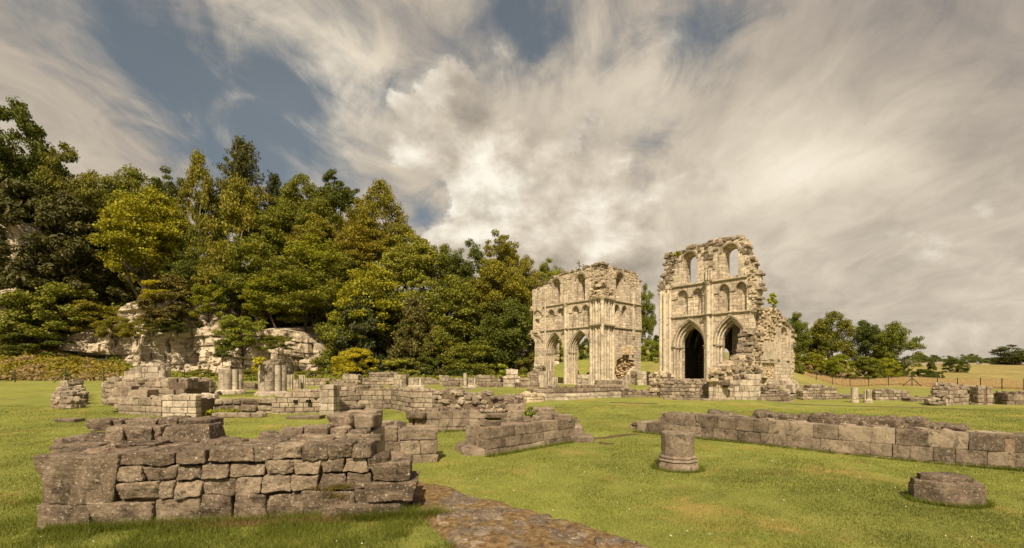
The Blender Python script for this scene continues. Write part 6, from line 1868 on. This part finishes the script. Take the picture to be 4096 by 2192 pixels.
def tree(ox, oyt, ow, oyb, D, kind, tint, label, group='trees on the wooded hillside', deep=None):
    """ox, oyt, ow, oyb: column, top row, width and lowest leaf row in the 2576-wide view"""
    global _ti
    k = 1.5901  # 4096/2576
    nx = ox * k; x, y = pd(nx, D)
    ztop = zt(oyt * k, D); zlow = zt(oyb * k, D)
    w = ow * k / 4 * D / F / 2 * (1.10 if 'hillside' in group else .93)
    g = gz(x, y) if y > 0 else 0
    hC = max(1.5, ztop - zlow)
    v = _ti % NV[kind]; _ti += 1
    rt = empty(TN[kind], (x, y, g), label, TC[kind], group)
    cr = bpy.data.objects.new('crown', CROWN[kind, v]); C.objects.link(cr); cr.parent = rt
    cr.location = (0, 0, zlow - g); cr.scale = (w, w * (deep or 1), hC / 2.05); cr.rotation_euler = (0, 0, random.uniform(-.7, .7) + (_ti % 3) * 2.1)
    cr.color = (*tint, 1)
    tk = bpy.data.objects.new('trunk', TRUNK[kind, v]); C.objects.link(tk); tk.parent = rt
    base = zlow - g
    tk.location = (0, 0, base); tk.scale = (min(w, hC * .55),) * 2 + (hC / 2.05,)
    # stretch the trunk foot to the ground
    if base > hC * .5 and kind != 'bush' and 'shrub' not in label and 'bush' not in label: tk.scale = (tk.scale[0], tk.scale[1], (base + hC * .62) / 2.3); tk.location = (0, 0, (base + hC * .62) / 2.3)
    return rt
G1 = (1.05, 1.08, .95); DK = (.58, .67, .62); YG = (1.55, 1.45, .60); BG = (1.25, 1.28, .55); OL = (1.25, 1.12, .85); PL = (1.5, 1.5, 1.5); OR = (1.30, 1.08, .60); YL = (2.3, 1.95, .75); BR = (.85, .82, .68)
trees = [
    (-75, 300, 230, 700, 84, 'broad', DK, 'dark tree at the extreme left edge, lower than the tallest tree'),
    (-190, 330, 240, 760, 84, 'broad', G1, 'wide green tree at the outer end of the wood, beyond the left picture edge'),
    (-320, 360, 240, 780, 84, 'layer', OL, 'olive layered tree furthest out along the wood, beyond the left picture edge'),
    (6, 235, 230, 620, 86, 'open', DK, 'tallest dark broadleaf tree, cut off by the left edge of the wood'),
    (70, 330, 190, 640, 90, 'broad', DK, 'dark leaning tree just right of the tallest one'),
    (172, 362, 150, 620, 85, 'open', BR, 'brown-green tree with a rounded ragged head and bare branches'),
    (60, 455, 280, 740, 83, 'yew', BR, 'broad dark brownish yew overhanging the left slope'),
    (170, 480, 210, 730, 82, 'yew', BR, 'dark brownish yew with drooping sprays left of the yellow-green maple'),
    (245, 432, 120, 600, 98, 'broad', OL, 'olive tree top on the skyline right of the ragged brown-green tree'),
    (320, 428, 150, 620, 99, 'layer', G1, 'spreading green tree top on the skyline above the yellow-green maple'),
    (425, 420, 120, 580, 100, 'open', DK, 'thin-topped dark tree on the skyline left of the pointed birch'),
    (290, 520, 140, 740, 88, 'broad', BG, 'mid-green tree tucked behind the yellow-green maple on its left'),
    (362, 478, 195, 705, 83, 'layer', YG, 'large bright yellow-green maple above the cliff'),
    (500, 376, 105, 660, 91, 'birch', OL, 'pointed olive birch left of the larch'),
    (608, 350, 135, 560, 97, 'larch', G1, 'tall spiky larch, highest point of the wood'),
    (600, 440, 165, 740, 86, 'birch', OL, 'drooping olive birch below the larch'),
    (480, 560, 110, 760, 85, 'birch', G1, 'slim pale-stemmed birch above the cliff edge'),
    (690, 436, 80, 580, 99, 'larch', DK, 'small dark blue-green conifer on the skyline right of the larch'),
    (764, 438, 120, 620, 95, 'broad', G1, 'bushy-topped tree on the skyline right of the dark conifer'),
    (852, 424, 118, 570, 98, 'open', DK, 'open-crowned dark tree with sky showing through its branches'),
    (958, 452, 150, 640, 92, 'birch', OL, 'conical olive tree where the wooded skyline begins to fall'),
    (905, 545, 140, 720, 88, 'layer', OR, 'tree with orange-tinged leaves below the conical olive tree'),
    (700, 520, 170, 700, 92, 'broad', G1, 'round mid-green tree between the birch and the bushy-topped tree'),
    (790, 540, 150, 700, 91, 'broad', OL, 'olive-green tree below the bushy-topped skyline tree'),
    (1030, 590, 160, 740, 88, 'broad', PL, 'pale flowering tree of light grey-green leaves on the falling skyline'),
    (660, 590, 190, 780, 83, 'broad', G1, 'broad leafy tree dotted with pale seed heads, left centre of the wood'),
    (800, 600, 210, 760, 84, 'layer', BG, 'fresh green tree with layered boughs in the middle of the wood'),
    (930, 670, 190, 880, 80, 'layer', YG, 'bright yellow-green tree catching the sun in the middle of the wood'),
    (1115, 612, 110, 760, 93, 'broad', G1, 'rounded tree on the falling skyline left of the lime tree'),
    (1175, 600, 110, 780, 92, 'broad', DK, 'dark tree close on the left of the tall lime'),
    (1262, 572, 118, 740, 88, 'open', OL, 'tall olive lime tree with a deeply lobed top'),
    (1255, 650, 170, 850, 84, 'broad', OL, 'full leafy lower crown beneath the tall olive lime'),
    (1330, 642, 90, 800, 88, 'broad', OL, 'rounded olive tree right of the tall lime'),
    (1385, 648, 80, 760, 90, 'broad', BG, 'yellowish tree showing above the left ruin'),
    (1130, 690, 190, 880, 81, 'broad', G1, 'wide tree dotted with pale berries right of the yellow-green tree'),
    (1060, 690, 120, 840, 85, 'open', PL, 'pale thin-leaved tree behind the brown-green yews'),
    (1275, 750, 190, 950, 76, 'broad', DK, 'big dark tree closing the wood beside the left ruin'),
    (1345, 740, 90, 930, 79, 'broad', DK, 'narrow dark tree right against the edge of the left ruin'),
    (905, 720, 140, 950, 76, 'yew', DK, 'dark conical yew in the lower middle of the wood'),
    (1045, 750, 150, 955, 74, 'yew', OL, 'brown-green conical yew right of the dark yew'),
    (770, 670, 190, 805, 81, 'layer', G1, 'mid-green spreading tree above the right end of the cliff'),
    (855, 790, 150, 950, 77, 'layer', G1, 'low green tree with tiered boughs over the end of the cliff'),
    (690, 690, 150, 805, 80, 'broad', BG, 'leafy green tree over the middle of the cliff'),
    (1190, 850, 150, 965, 73, 'layer', G1, 'light green low tree with layered leaves behind the block pier'),
    (1110, 820, 130, 960, 75, 'broad', G1, 'dark green low tree beside the brown-green yew'),
    (600, 640, 130, 800, 84, 'broad', DK, 'dark leafy tree behind the cliff-top shrubs'),
    (255, 560, 110, 740, 86, 'broad', DK, 'dark tree left of the yellow-green maple'),
    (420, 500, 130, 700, 92, 'broad', G1, 'green tree filling the gap between the maple and the pointed birch'),
    (550, 450, 120, 660, 96, 'broad', G1, 'broad tree behind and between the pointed birch and the larch'),
    (655, 470, 130, 640, 97, 'broad', OL, 'olive tree on the skyline right below the larch'),
    (725, 470, 100, 620, 98, 'broad', DK, 'dark tree between the small conifer and the bushy-topped tree'),
    (810, 480, 120, 640, 95, 'broad', G1, 'green tree filling in under the open-crowned dark tree'),
    (900, 500, 120, 660, 95, 'broad', OL, 'olive tree left of the conical olive tree'),
    (1000, 545, 110, 700, 92, 'broad', OL, 'small olive tree stepping down right of the conical olive tree'),
    (1070, 600, 110, 740, 94, 'broad', G1, 'green tree on the falling skyline just right of the pale flowering tree'),
    (860, 620, 150, 780, 85, 'broad', G1, 'green tree between the fresh green and the yellow-green trees'),
    (985, 720, 130, 880, 81, 'broad', DK, 'dark tree between the yellow-green tree and the brown-green yew'),
    (700, 640, 130, 780, 86, 'broad', BG, 'brighter green crown above the mid-cliff trees'),
    (1210, 690, 130, 850, 84, 'broad', OL, 'olive crown under the left side of the tall lime'),
    (470, 640, 120, 760, 84, 'broad', DK, 'dark tree behind the slim pale-stemmed birch'),
    (540, 620, 120, 770, 86, 'broad', OL, 'olive tree right of the slim pale-stemmed birch'),
]
for t_ in trees: tree(*t_)
shrubs = [
    (610, 785, 130, 885, 77.0, 'bush', (1.3, 1.4, 1.3), 'pale grey-green shrub hanging over the middle of the cliff'),
    (430, 690, 190, 815, 78.5, 'yew', OR, 'orange-brown yew bush crowning the cliff'),
    (392, 700, 70, 755, 77.0, 'bush', YL, 'small bright yellow shrub at the cliff top'),
    (525, 705, 90, 800, 79.0, 'bush', BG, 'bright green shrub right of the orange-brown yew bush'),
    (140, 695, 200, 862, 77.5, 'bush', G1, 'large rounded green shrub left of the cliff'),
    (20, 720, 170, 890, 77.0, 'bush', DK, 'dark green shrub mass at the left edge of the bank'),
    (240, 750, 130, 838, 79.5, 'bush', OL, 'olive shrub on top of the low left end of the cliff'),
    (290, 790, 80, 850, 77.0, 'bush', OL, 'small creeping shrub on the left shoulder of the cliff'),
    (100, 830, 150, 900, 75.0, 'bush', DK, 'dark ivy-like shrub at the foot of the large green shrub'),
    (700, 840, 80, 880, 74.5, 'bush', G1, 'green creeper-like shrub draping over the cliff behind the broadest pier'),
    (345, 800, 70, 850, 74.0, 'bush', OL, 'tuft of scrub on the ledge at the left part of the cliff'),
    (560, 850, 46, 900, 74.0, 'bush', DK, 'small dark ivy patch low on the cliff'),
    (430, 800, 90, 836, 75.5, 'bush', DK, 'dark trailing scrub under the orange-brown yew bush'),
    (895, 868, 110, 945, 71.0, 'bush', YL, 'yellow-leaved shrub with bare twigs before the dark yews'),
    (1012, 895, 120, 962, 70.5, 'bush', PL, 'pale olive shrub right of the yellow-leaved one'),
    (1080, 880, 80, 960, 72.0, 'bush', DK, 'small dark shrub behind the pale olive one'),
    (1340, 880, 80, 960, 73.0, 'bush', BR, 'reddish-brown dry shrub at the left foot of the left ruin'),
    (780, 930, 90, 960, 69.5, 'bush', OL, 'low weedy shrub at the right foot of the cliff'),
    (640, 925, 70, 962, 69.5, 'bush', OL, 'low weeds between the squat pier and the broadest pier'),
    (505, 925, 70, 958, 69.5, 'bush', OL, 'low rounded weeds below the middle of the cliff'),
    (940, 925, 60, 960, 70.0, 'bush', DK, 'dark low shrub behind the north wall'),
    (1170, 900, 90, 965, 71.0, 'bush', DK, 'dark low shrub below the layered light green tree'),
    (1475, 845, 40, 905, 80.0, 'bush', DK, 'small dark conifer-like shrub seen through the right see-through arch'),
    (1405, 850, 40, 900, 80.0, 'bush', G1, 'green shrub seen through the left see-through arch'),
]
for t_ in shrubs: tree(*t_, group='shrubs along the foot of the wood')
right_side = [
    (1622, 715, 75, 860, 86, 'broad', G1, 'tree rising directly behind the right edge of the left ruin'),
    (1632, 850, 66, 930, 79, 'bush', BG, 'sunlit green shrub in the gap between the two ruins, left'),
    (1652, 845, 50, 900, 84, 'yew', DK, 'dark conifer in the gap between the two ruins'),
    (2003, 785, 88, 905, 92, 'broad', G1, 'tree directly behind the broken right ruin, first of the row'),
    (2042, 840, 70, 900, 96, 'broad', DK, 'lower dark tree between the first and second trees of the row'),
    (2096, 784, 140, 925, 93, 'broad', OL, 'biggest round-headed tree of the row right of the ruins'),
    (2178, 806, 110, 920, 98, 'broad', DK, 'darker tree set back between the two large trees of the row'),
    (2255, 810, 140, 945, 91, 'broad', G1, 'bell-shaped tree at the right end of the row'),
]
for t_ in [(a, b_ - 2, c_ * .92, d_, e, f_, (g_[0] * .8, g_[1] * .88, g_[2] * .8), h_) for a, b_, c_, d_, e, f_, g_, h_ in right_side]: tree(*t_, group='row of trees on the bank right of the ruins')
rs2 = [
    (1996, 880, 50, 945, 84, 'bush', G1, 'green shrub against the right edge of the broken ruin'),
    (2044, 884, 72, 935, 86, 'bush', YG, 'yellow-green round shrub on the slope under the row of trees'),
    (2112, 888, 66, 940, 86, 'bush', BG, 'rounded green shrub on the slope above a small overhang'),
    (2076, 905, 36, 935, 87, 'bush', DK, 'small dark shrub between the two rounded shrubs'),
    (2174, 893, 84, 950, 85, 'bush', G1, 'spreading shrub with a ragged outline below the trees'),
    (2228, 898, 74, 950, 84.5, 'bush', YG, 'yellow-green shrub left of the two dark shrubs'),
    (2262, 910, 50, 950, 86, 'bush', DK, 'dark low shrub at the foot of the bell-shaped tree'),
    (2322, 928, 62, 955, 82, 'bush', DK, 'dark low spreading shrub on the dry grass'),
    (2343, 905, 36, 955, 83, 'yew', G1, 'small upright dark shrub right of the bell-shaped tree'),
    (2362, 936, 26, 953, 82, 'bush', DK, 'tiny dark bush right of the upright shrub'),
    (2405, 902, 62, 938, 96, 'bush', DK, 'lone round dark bush on the dry field'),
    (2310, 915, 22, 930, 110, 'bush', G1, 'tiny bush far up the field left of the lone dark bush'),
]
for t_ in [(a, b_ - 3, c_ * .9, d_ + 3, e, f_, (g_[0] * .9, g_[1] * .98, g_[2] * .9), h_) for a, b_, c_, d_, e, f_, g_, h_ in rs2]: tree(*t_, group='shrubs on the right-hand slope')
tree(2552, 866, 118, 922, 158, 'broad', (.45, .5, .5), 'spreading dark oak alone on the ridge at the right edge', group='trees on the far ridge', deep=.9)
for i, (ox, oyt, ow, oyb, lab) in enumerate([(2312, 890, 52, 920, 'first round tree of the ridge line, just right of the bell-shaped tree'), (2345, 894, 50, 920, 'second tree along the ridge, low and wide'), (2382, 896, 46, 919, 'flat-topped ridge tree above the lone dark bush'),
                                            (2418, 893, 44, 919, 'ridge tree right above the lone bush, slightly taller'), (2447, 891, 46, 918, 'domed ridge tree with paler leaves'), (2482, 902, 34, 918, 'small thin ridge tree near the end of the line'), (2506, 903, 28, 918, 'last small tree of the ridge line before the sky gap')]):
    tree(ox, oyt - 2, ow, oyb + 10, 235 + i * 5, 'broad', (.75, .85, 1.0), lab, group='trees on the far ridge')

# field wall on the ridge
rwp = [pd(3560, 150), pd(3700, 156), pd(3900, 160), pd(4096, 162), pd(4400, 164)]
m = MB()
for a_, b_ in zip(rwp[:-1], rwp[1:]):
    n = int(math.dist(a_, b_) / 2.2)
    for k in range(n):
        p = lerp2(a_, b_, (k + .5) / n); d = Vector((b_[0] - a_[0], b_[1] - a_[1])).normalized()
        block(m, (p[0], p[1], gz(*p) + .25 + random.uniform(-.05, .05)), (d.x, d.y), (-d.y, d.x), (math.dist(a_, b_) / n / 2, .25, .5), 3, .08, .05)
tag(m.build('field_wall', [M['stone_mid']]), 'pale dry-stone wall along the crest of the far field', 'wall')

# ---- undergrowth -------------------------------------------------------------------------
def scatter(name, n, region, size, mat, label, seed, lift=(0, .6), up=.6, aspect=1.4, tint=None):
    r = np.random.default_rng(seed)
    px = r.uniform(region[0], region[1], n); D = region[2] + (region[3] - region[2]) * r.random(n)
    x = (px - 512) / F * D; y = D
    g = ground_z(x, y)
    P = np.stack([x, y, g], -1)
    clump = np.clip(vnoise(P, .45, seed) * .7 + vnoise(P, 1.2, seed + 1) * .4 + .6, 0, 1.4)
    z = g + lift[0] + (lift[1] - lift[0]) * r.random(n) * clump
    p = np.stack([x, y, z], -1)
    nor = np.array((0, -.5, up)) + r.normal(size=(n, 3)) * .6; nor /= np.linalg.norm(nor, axis=1, keepdims=True)
    t = np.cross(nor, r.normal(size=(n, 3))); t /= np.linalg.norm(t, axis=1, keepdims=True); b_ = np.cross(nor, t)
    s_ = size * (.5 + r.random((n, 1)))
    V_ = np.stack([p - t * s_ * aspect * .5, p + b_ * s_ * .5, p + t * s_ * aspect * .5, p - b_ * s_ * .5], 1).reshape(-1, 3)
    o = bpy.data.objects.new(name, quads(name, V_, M[mat])); C.objects.link(o); o.color = (*(tint or (1, 1, 1)), 1)
    tag(o, label, kind='stuff'); o['category'] = 'undergrowth'
    return o
scatter('bramble_undergrowth', 100000, (-230, 125, 64, 78), .26, 'leaf', 'green and rusty brambles covering the bank behind the left fence', 5, (0, 1.0), .6, 1.4, (1.35, 1.1, .8))
scatter('bramble_undergrowth', 16000, (-40, 118, 63.5, 76), .24, 'grass_dry', 'rusty dry bramble stems mixed into the left bank', 6, (.0, .85), .6, 1.4)
scatter('undergrowth', 46000, (110, 545, 64, 80), .24, 'leaf', 'weedy undergrowth at the foot of the cliff and wood', 7, (0, .7), .6, 1.4, (1.1, 1.1, .9))
scatter('wood_undergrowth', 150000, (-230, 560, 80, 150), .55, 'leaf', 'dark leafy undergrowth filling the wooded slope between the trees', 8, (0, 4.2), .6, 1.4, (.8, .85, .8))

# ================================================================== grass
def blades(name, x, y, h, w, mat, label, seed, lean=.5, zoff=0.0, kind='stuff', zarr=None):
    r = np.random.default_rng(seed); n = len(x)
    g = (ground_z(x, y) if zarr is None else zarr) + zoff
    a = r.uniform(0, 2 * np.pi, n); la = r.uniform(0, 2 * np.pi, n); ll = lean * h * r.random(n)
    tx, ty = np.cos(a) * w / 2, np.sin(a) * w / 2
    P0 = np.stack([x - tx, y - ty, g - .005], -1); P1 = np.stack([x + tx, y + ty, g - .005], -1)
    P2 = np.stack([x + np.cos(la) * ll, y + np.sin(la) * ll, g + h * (.6 + .5 * r.random(n))], -1)
    V_ = np.stack([P0, P1, P2], 1).reshape(-1, 3)
    o = bpy.data.objects.new(name, quads(name, V_, M[mat], 3)); C.objects.link(o)
    tag(o, label, kind=kind); o['category'] = 'grass'; return o
def wedge(n, D0, D1, r0, r1, seed, power=1.0):
    r = np.random.default_rng(seed)
    D = D0 * (D1 / D0) ** (r.random(n) ** power)
    R_ = r.uniform(r0, r1, n)
    return R_ * D, D
FOOT = [gp(*e) for e in [(1640, 1930), (1700, 1944), (1800, 1962), (1886, 1992), (2030, 2026), (2202, 2078), (2346, 2112), (2489, 2152), (2650, 2206), (2760, 2250), (2300, 2340), (1900, 2300), (1840, 2200), (1760, 2140), (1700, 2090), (1650, 2040), (1620, 1990), (1618, 1950)]]
def in_poly(x, y, poly):
    c_ = np.zeros(len(x), bool)
    for (x1, y1), (x2, y2) in zip(poly, poly[1:] + poly[:1]):
        if y1 == y2: continue
        c_ ^= ((y1 > y) != (y2 > y)) & (x < (x2 - x1) * (y - y1) / (y2 - y1) + x1)
    return c_
x, y = wedge(420000, 5.2, 30, -1.35, 1.35, 11)
keep = ~in_poly(x, y, FOOT); x, y = x[keep], y[keep]
P = np.stack([x, y, 0 * x], -1)
hh = (.040 + .022 * vnoise(P, 1.3, 3) + .014 * vnoise(P, 4.0, 5)) * np.interp(y, [5, 12, 30], [.85, 1.0, 1.15])
blades('grass', x, y, np.clip(hh, .012, .09), np.interp(y, [5, 12, 30], [.008, .013, .03]), 'grass_blade', 'short mown lawn grass', 12, 1.2)
# longer grass in front of the front wall and in the bottom left corner
r_ = np.random.default_rng(21)
n = 60000
x = r_.uniform(-9.5, -.6, n); y = r_.uniform(5.3, 6.9, n) + (x + 7.08) * .14 * (x > -7.1)
y = np.where(x < -7.1, r_.uniform(5.3, 9.5, n), y)
P = np.stack([x, y, 0 * x], -1)
m_ = (vnoise(P, 1.1, 31) * .6 + vnoise(P, 3.1, 33) * .5 + .3) > r_.random(n) - .1
m_ &= ~in_poly(x, y, FOOT)
x, y = x[m_], y[m_]; P = P[m_]
h_ = np.clip(.09 + .06 * vnoise(P, 1.7, 35) + .03 * r_.random(len(x)), .03, .22)
blades('long_grass', x, y, h_, np.full(len(x), .009), 'grass_long', 'longer darker grass tufts at the foot of the front wall', 22, 1.1)
def tuft_line(name, mat, label, spots, n, spread, h, seed, w=.008):
    r = np.random.default_rng(seed); xs, ys, zs = [], [], []
    for (a, b_, z) in spots:
        xs.append(a + r.normal(size=n) * spread); ys.append(b_ + r.normal(size=n) * spread * .6); zs.append(np.full(n, z))
    x = np.concatenate(xs); y = np.concatenate(ys); z = np.concatenate(zs)
    return blades(name, x, y, h * (.5 + r.random(len(x))), np.full(len(x), w), mat, label, seed, 1.3, zarr=z)
def fw(s, out=0.12, z=0.0):
    A = (-7.08, 6.84); d = Vector((5.28, .78)).normalized(); return (A[0] + d.x * s + d.y * out, A[1] + d.y * s - d.x * out, z)
tuft_line('dry_grass', 'grass_dry', 'dry straw-coloured grass along the foot of the front wall', [fw(s, .14) for s in np.linspace(1.8, 4.8, 26)] + [fw(s, .25) for s in np.linspace(2.4, 4.2, 12)], 160, .07, .11, 41)
tuft_line('long_grass', 'grass_long', 'lush tall grass against the right end of the front wall', [fw(s, .16) for s in np.linspace(4.6, 5.9, 14)] + [fw(s, .10) for s in np.linspace(.2, 5.2, 30)], 260, .08, .17, 42)
# mossy clump growing out of the front wall
tuft_line('moss_clump', 'moss', 'rusty brown moss and heather clump growing from the front wall joints', [fw(s, -.02, z) for s, z in ((3.95, .50), (4.1, .46), (4.25, .50), (4.4, .52), (4.15, .38), (4.3, .36))], 500, .06, .07, 43)
tuft_line('dry_grass', 'grass_dry', 'thin dry grass and straw over the worn footing', [(*gp(a, b_), .05) for a, b_ in ((1640, 1960), (1680, 1990), (1660, 2010), (1720, 2000), (1760, 2010), (1700, 2040), (1740, 2060), (1800, 2060), (1690, 2070), (1660, 1985), (1730, 1975))], 420, .16, .03, 44)
# edges of walls: grass left unmown
edge = []
rr = random.Random(5)
for pth, step, out in ((rp8, .22, .10), ([pL, pR], .2, .08), ([p0, p1], .25, .08)):
    cum = path_len(pth); s = 0
    while s < cum[-1]:
        (a, b_), d = path_at(pth, cum, s); edge.append((a + d[1] * out, b_ - d[0] * out, 0)); s += step * rr.uniform(.6, 1.4)
tuft_line('long_grass', 'grass_long', 'unmown grass fringe along the feet of the lawn walls', edge, 120, .07, .10, 45, .012)
ring_ = [(ratio(2710) * 11.35 + .56 * math.cos(t), 11.35 + .56 * math.sin(t), 0) for t in np.linspace(0, 6.2, 30)] + [(ratio(3782) * 8.5 + .60 * math.cos(t), 8.47 + .46 * math.sin(t), 0) for t in np.linspace(0, 6.2, 40)]
tuft_line('long_grass', 'grass_long', 'grass fringe round the column stump and the cracked base', ring_, 90, .045, .085, 46, .010)
# clover and daisies
r_ = np.random.default_rng(77)
x, y = wedge(240, 5.6, 24, -1.2, 1.2, 78)
g = ground_z(x, y); V_ = []
for a, b_, z in zip(x, y, g):
    s_ = .008 + .005 * r_.random(); z += .04 + .02 * r_.random()
    for k in range(3):
        nrm = r_.normal(size=3); nrm /= np.linalg.norm(nrm); t = np.cross(nrm, (0.3, .5, .8)); t /= np.linalg.norm(t); b2_ = np.cross(nrm, t)
        for sx, sy in ((-1, -1), (1, -1), (1, 1), (-1, 1)): V_.append(np.array((a, b_, z)) + (t * sx + b2_ * sy) * s_ * .8)
o = bpy.data.objects.new('clover_flowers', quads('clover_flowers', np.array(V_), M['flower_white'])); C.objects.link(o); tag(o, 'tiny white clover heads dotted in the lawn', kind='stuff'); o['category'] = 'flowers'
# tall dry grass beyond the right fence
n = 90000; r_ = np.random.default_rng(91)
px = r_.uniform(790, 1060, n); D = fence_D(px) + 1 + 14 * r_.random(n) ** 1.4; x = (px - 512) / F * D
blades('tall_dry_grass', x, D, np.full(n, .42), np.full(n, .05), 'grass_straw', 'tall straw-coloured grass beyond the right-hand fence', 92, .8)

# ---- small plants ---------------------------------------------------------------
def plant(name, cat, label, nx, ny, D, rad, hgt, mat, n, size, seed, tint=(1, 1, 1), twigs=True):
    x, y = pd(nx, D); z = zt(ny, D)
    rt = empty(name, (x, y, z), label, cat)
    r = np.random.default_rng(seed)
    c_ = np.array([(r.normal() * rad * .5, r.normal() * rad * .3, hgt * r.random(), rad * .35) for _ in range(14)])
    me = leaf_mesh('leaves', c_, np.array((0, -.3, .5)), size, M[mat], n, seed, 1.6)
    o = bpy.data.objects.new('leaves', me); C.objects.link(o); o.parent = rt; o.color = (*tint, 1)
    if twigs:
        m = MB()
        for k in range(6): tube(m, [(0, 0, -.1), (r.normal() * rad * .4, r.normal() * rad * .2, hgt * r.uniform(.5, 1.0))], [.012 * hgt + .004, .003], 4)
        o2 = m.build('stem', [M['bark']]); o2.parent = rt
plant('sapling', 'sapling', 'small leafy sapling sprouting from the top of the broken wall', 3097, 1232, 42, .5, 1.3, 'leaf', 420, .13, 1, (1.5, 1.6, .8))
plant('weed_clump', 'plant', 'yellowish weeds on the broken top left corner of the tall ruin', 2715, 1022, 42.5, .5, .4, 'leaf', 400, .10, 2, YG, False)
plant('weed_clump', 'plant', 'thin upright weed on the skyline of the two-sided ruin', 2318, 1077, 51, .25, 1.0, 'leaf', 160, .07, 3, BR)
plant('creeper', 'creeper', 'yellow-green creeper trailing over the top left edge of the broadest pier', 1030, 1468, 26.3, .42, .5, 'leaf', 420, .085, 4, (2.2, 2.0, .8))
plant('creeper', 'creeper', 'hanging strand of creeper on the left side of the broadest pier', 1022, 1484, 26.2, .2, .35, 'leaf', 140, .075, 5, (2.2, 2.0, .8), False)
plant('bramble', 'plant', 'dark green bramble on the end of the curving rubble wall', 2118, 1668, 21.9, .34, .45, 'leaf', 700, .07, 6, (.9, 1.1, .9))
plant('fern_clump', 'plant', 'bright ferns at the foot of the mossy retaining wall', 835, 1656, 24.6, .5, .2, 'leaf', 420, .07, 7, YG, False)
plant('fern_clump', 'plant', 'second clump of ferns further right along the mossy wall', 905, 1652, 24.6, .6, .18, 'leaf', 420, .07, 8, BG, False)
plant('weed_clump', 'plant', 'small green plant on the wall top right of the broadest pier', 1310, 1556, 35.5, .4, .6, 'leaf', 260, .09, 9, BG)
plant('weed_clump', 'plant', 'bright green bush beside the square stepped block', 2012, 1500, 46, .6, 1.1, 'leaf', 700, .13, 10, (1.6, 1.7, .7))
plant('dead_stems', 'plant', 'thin reddish dead stems standing on the squat pier', 925, 1476, 29.9, .3, 1.5, 'grass_dry', 10, .02, 11)
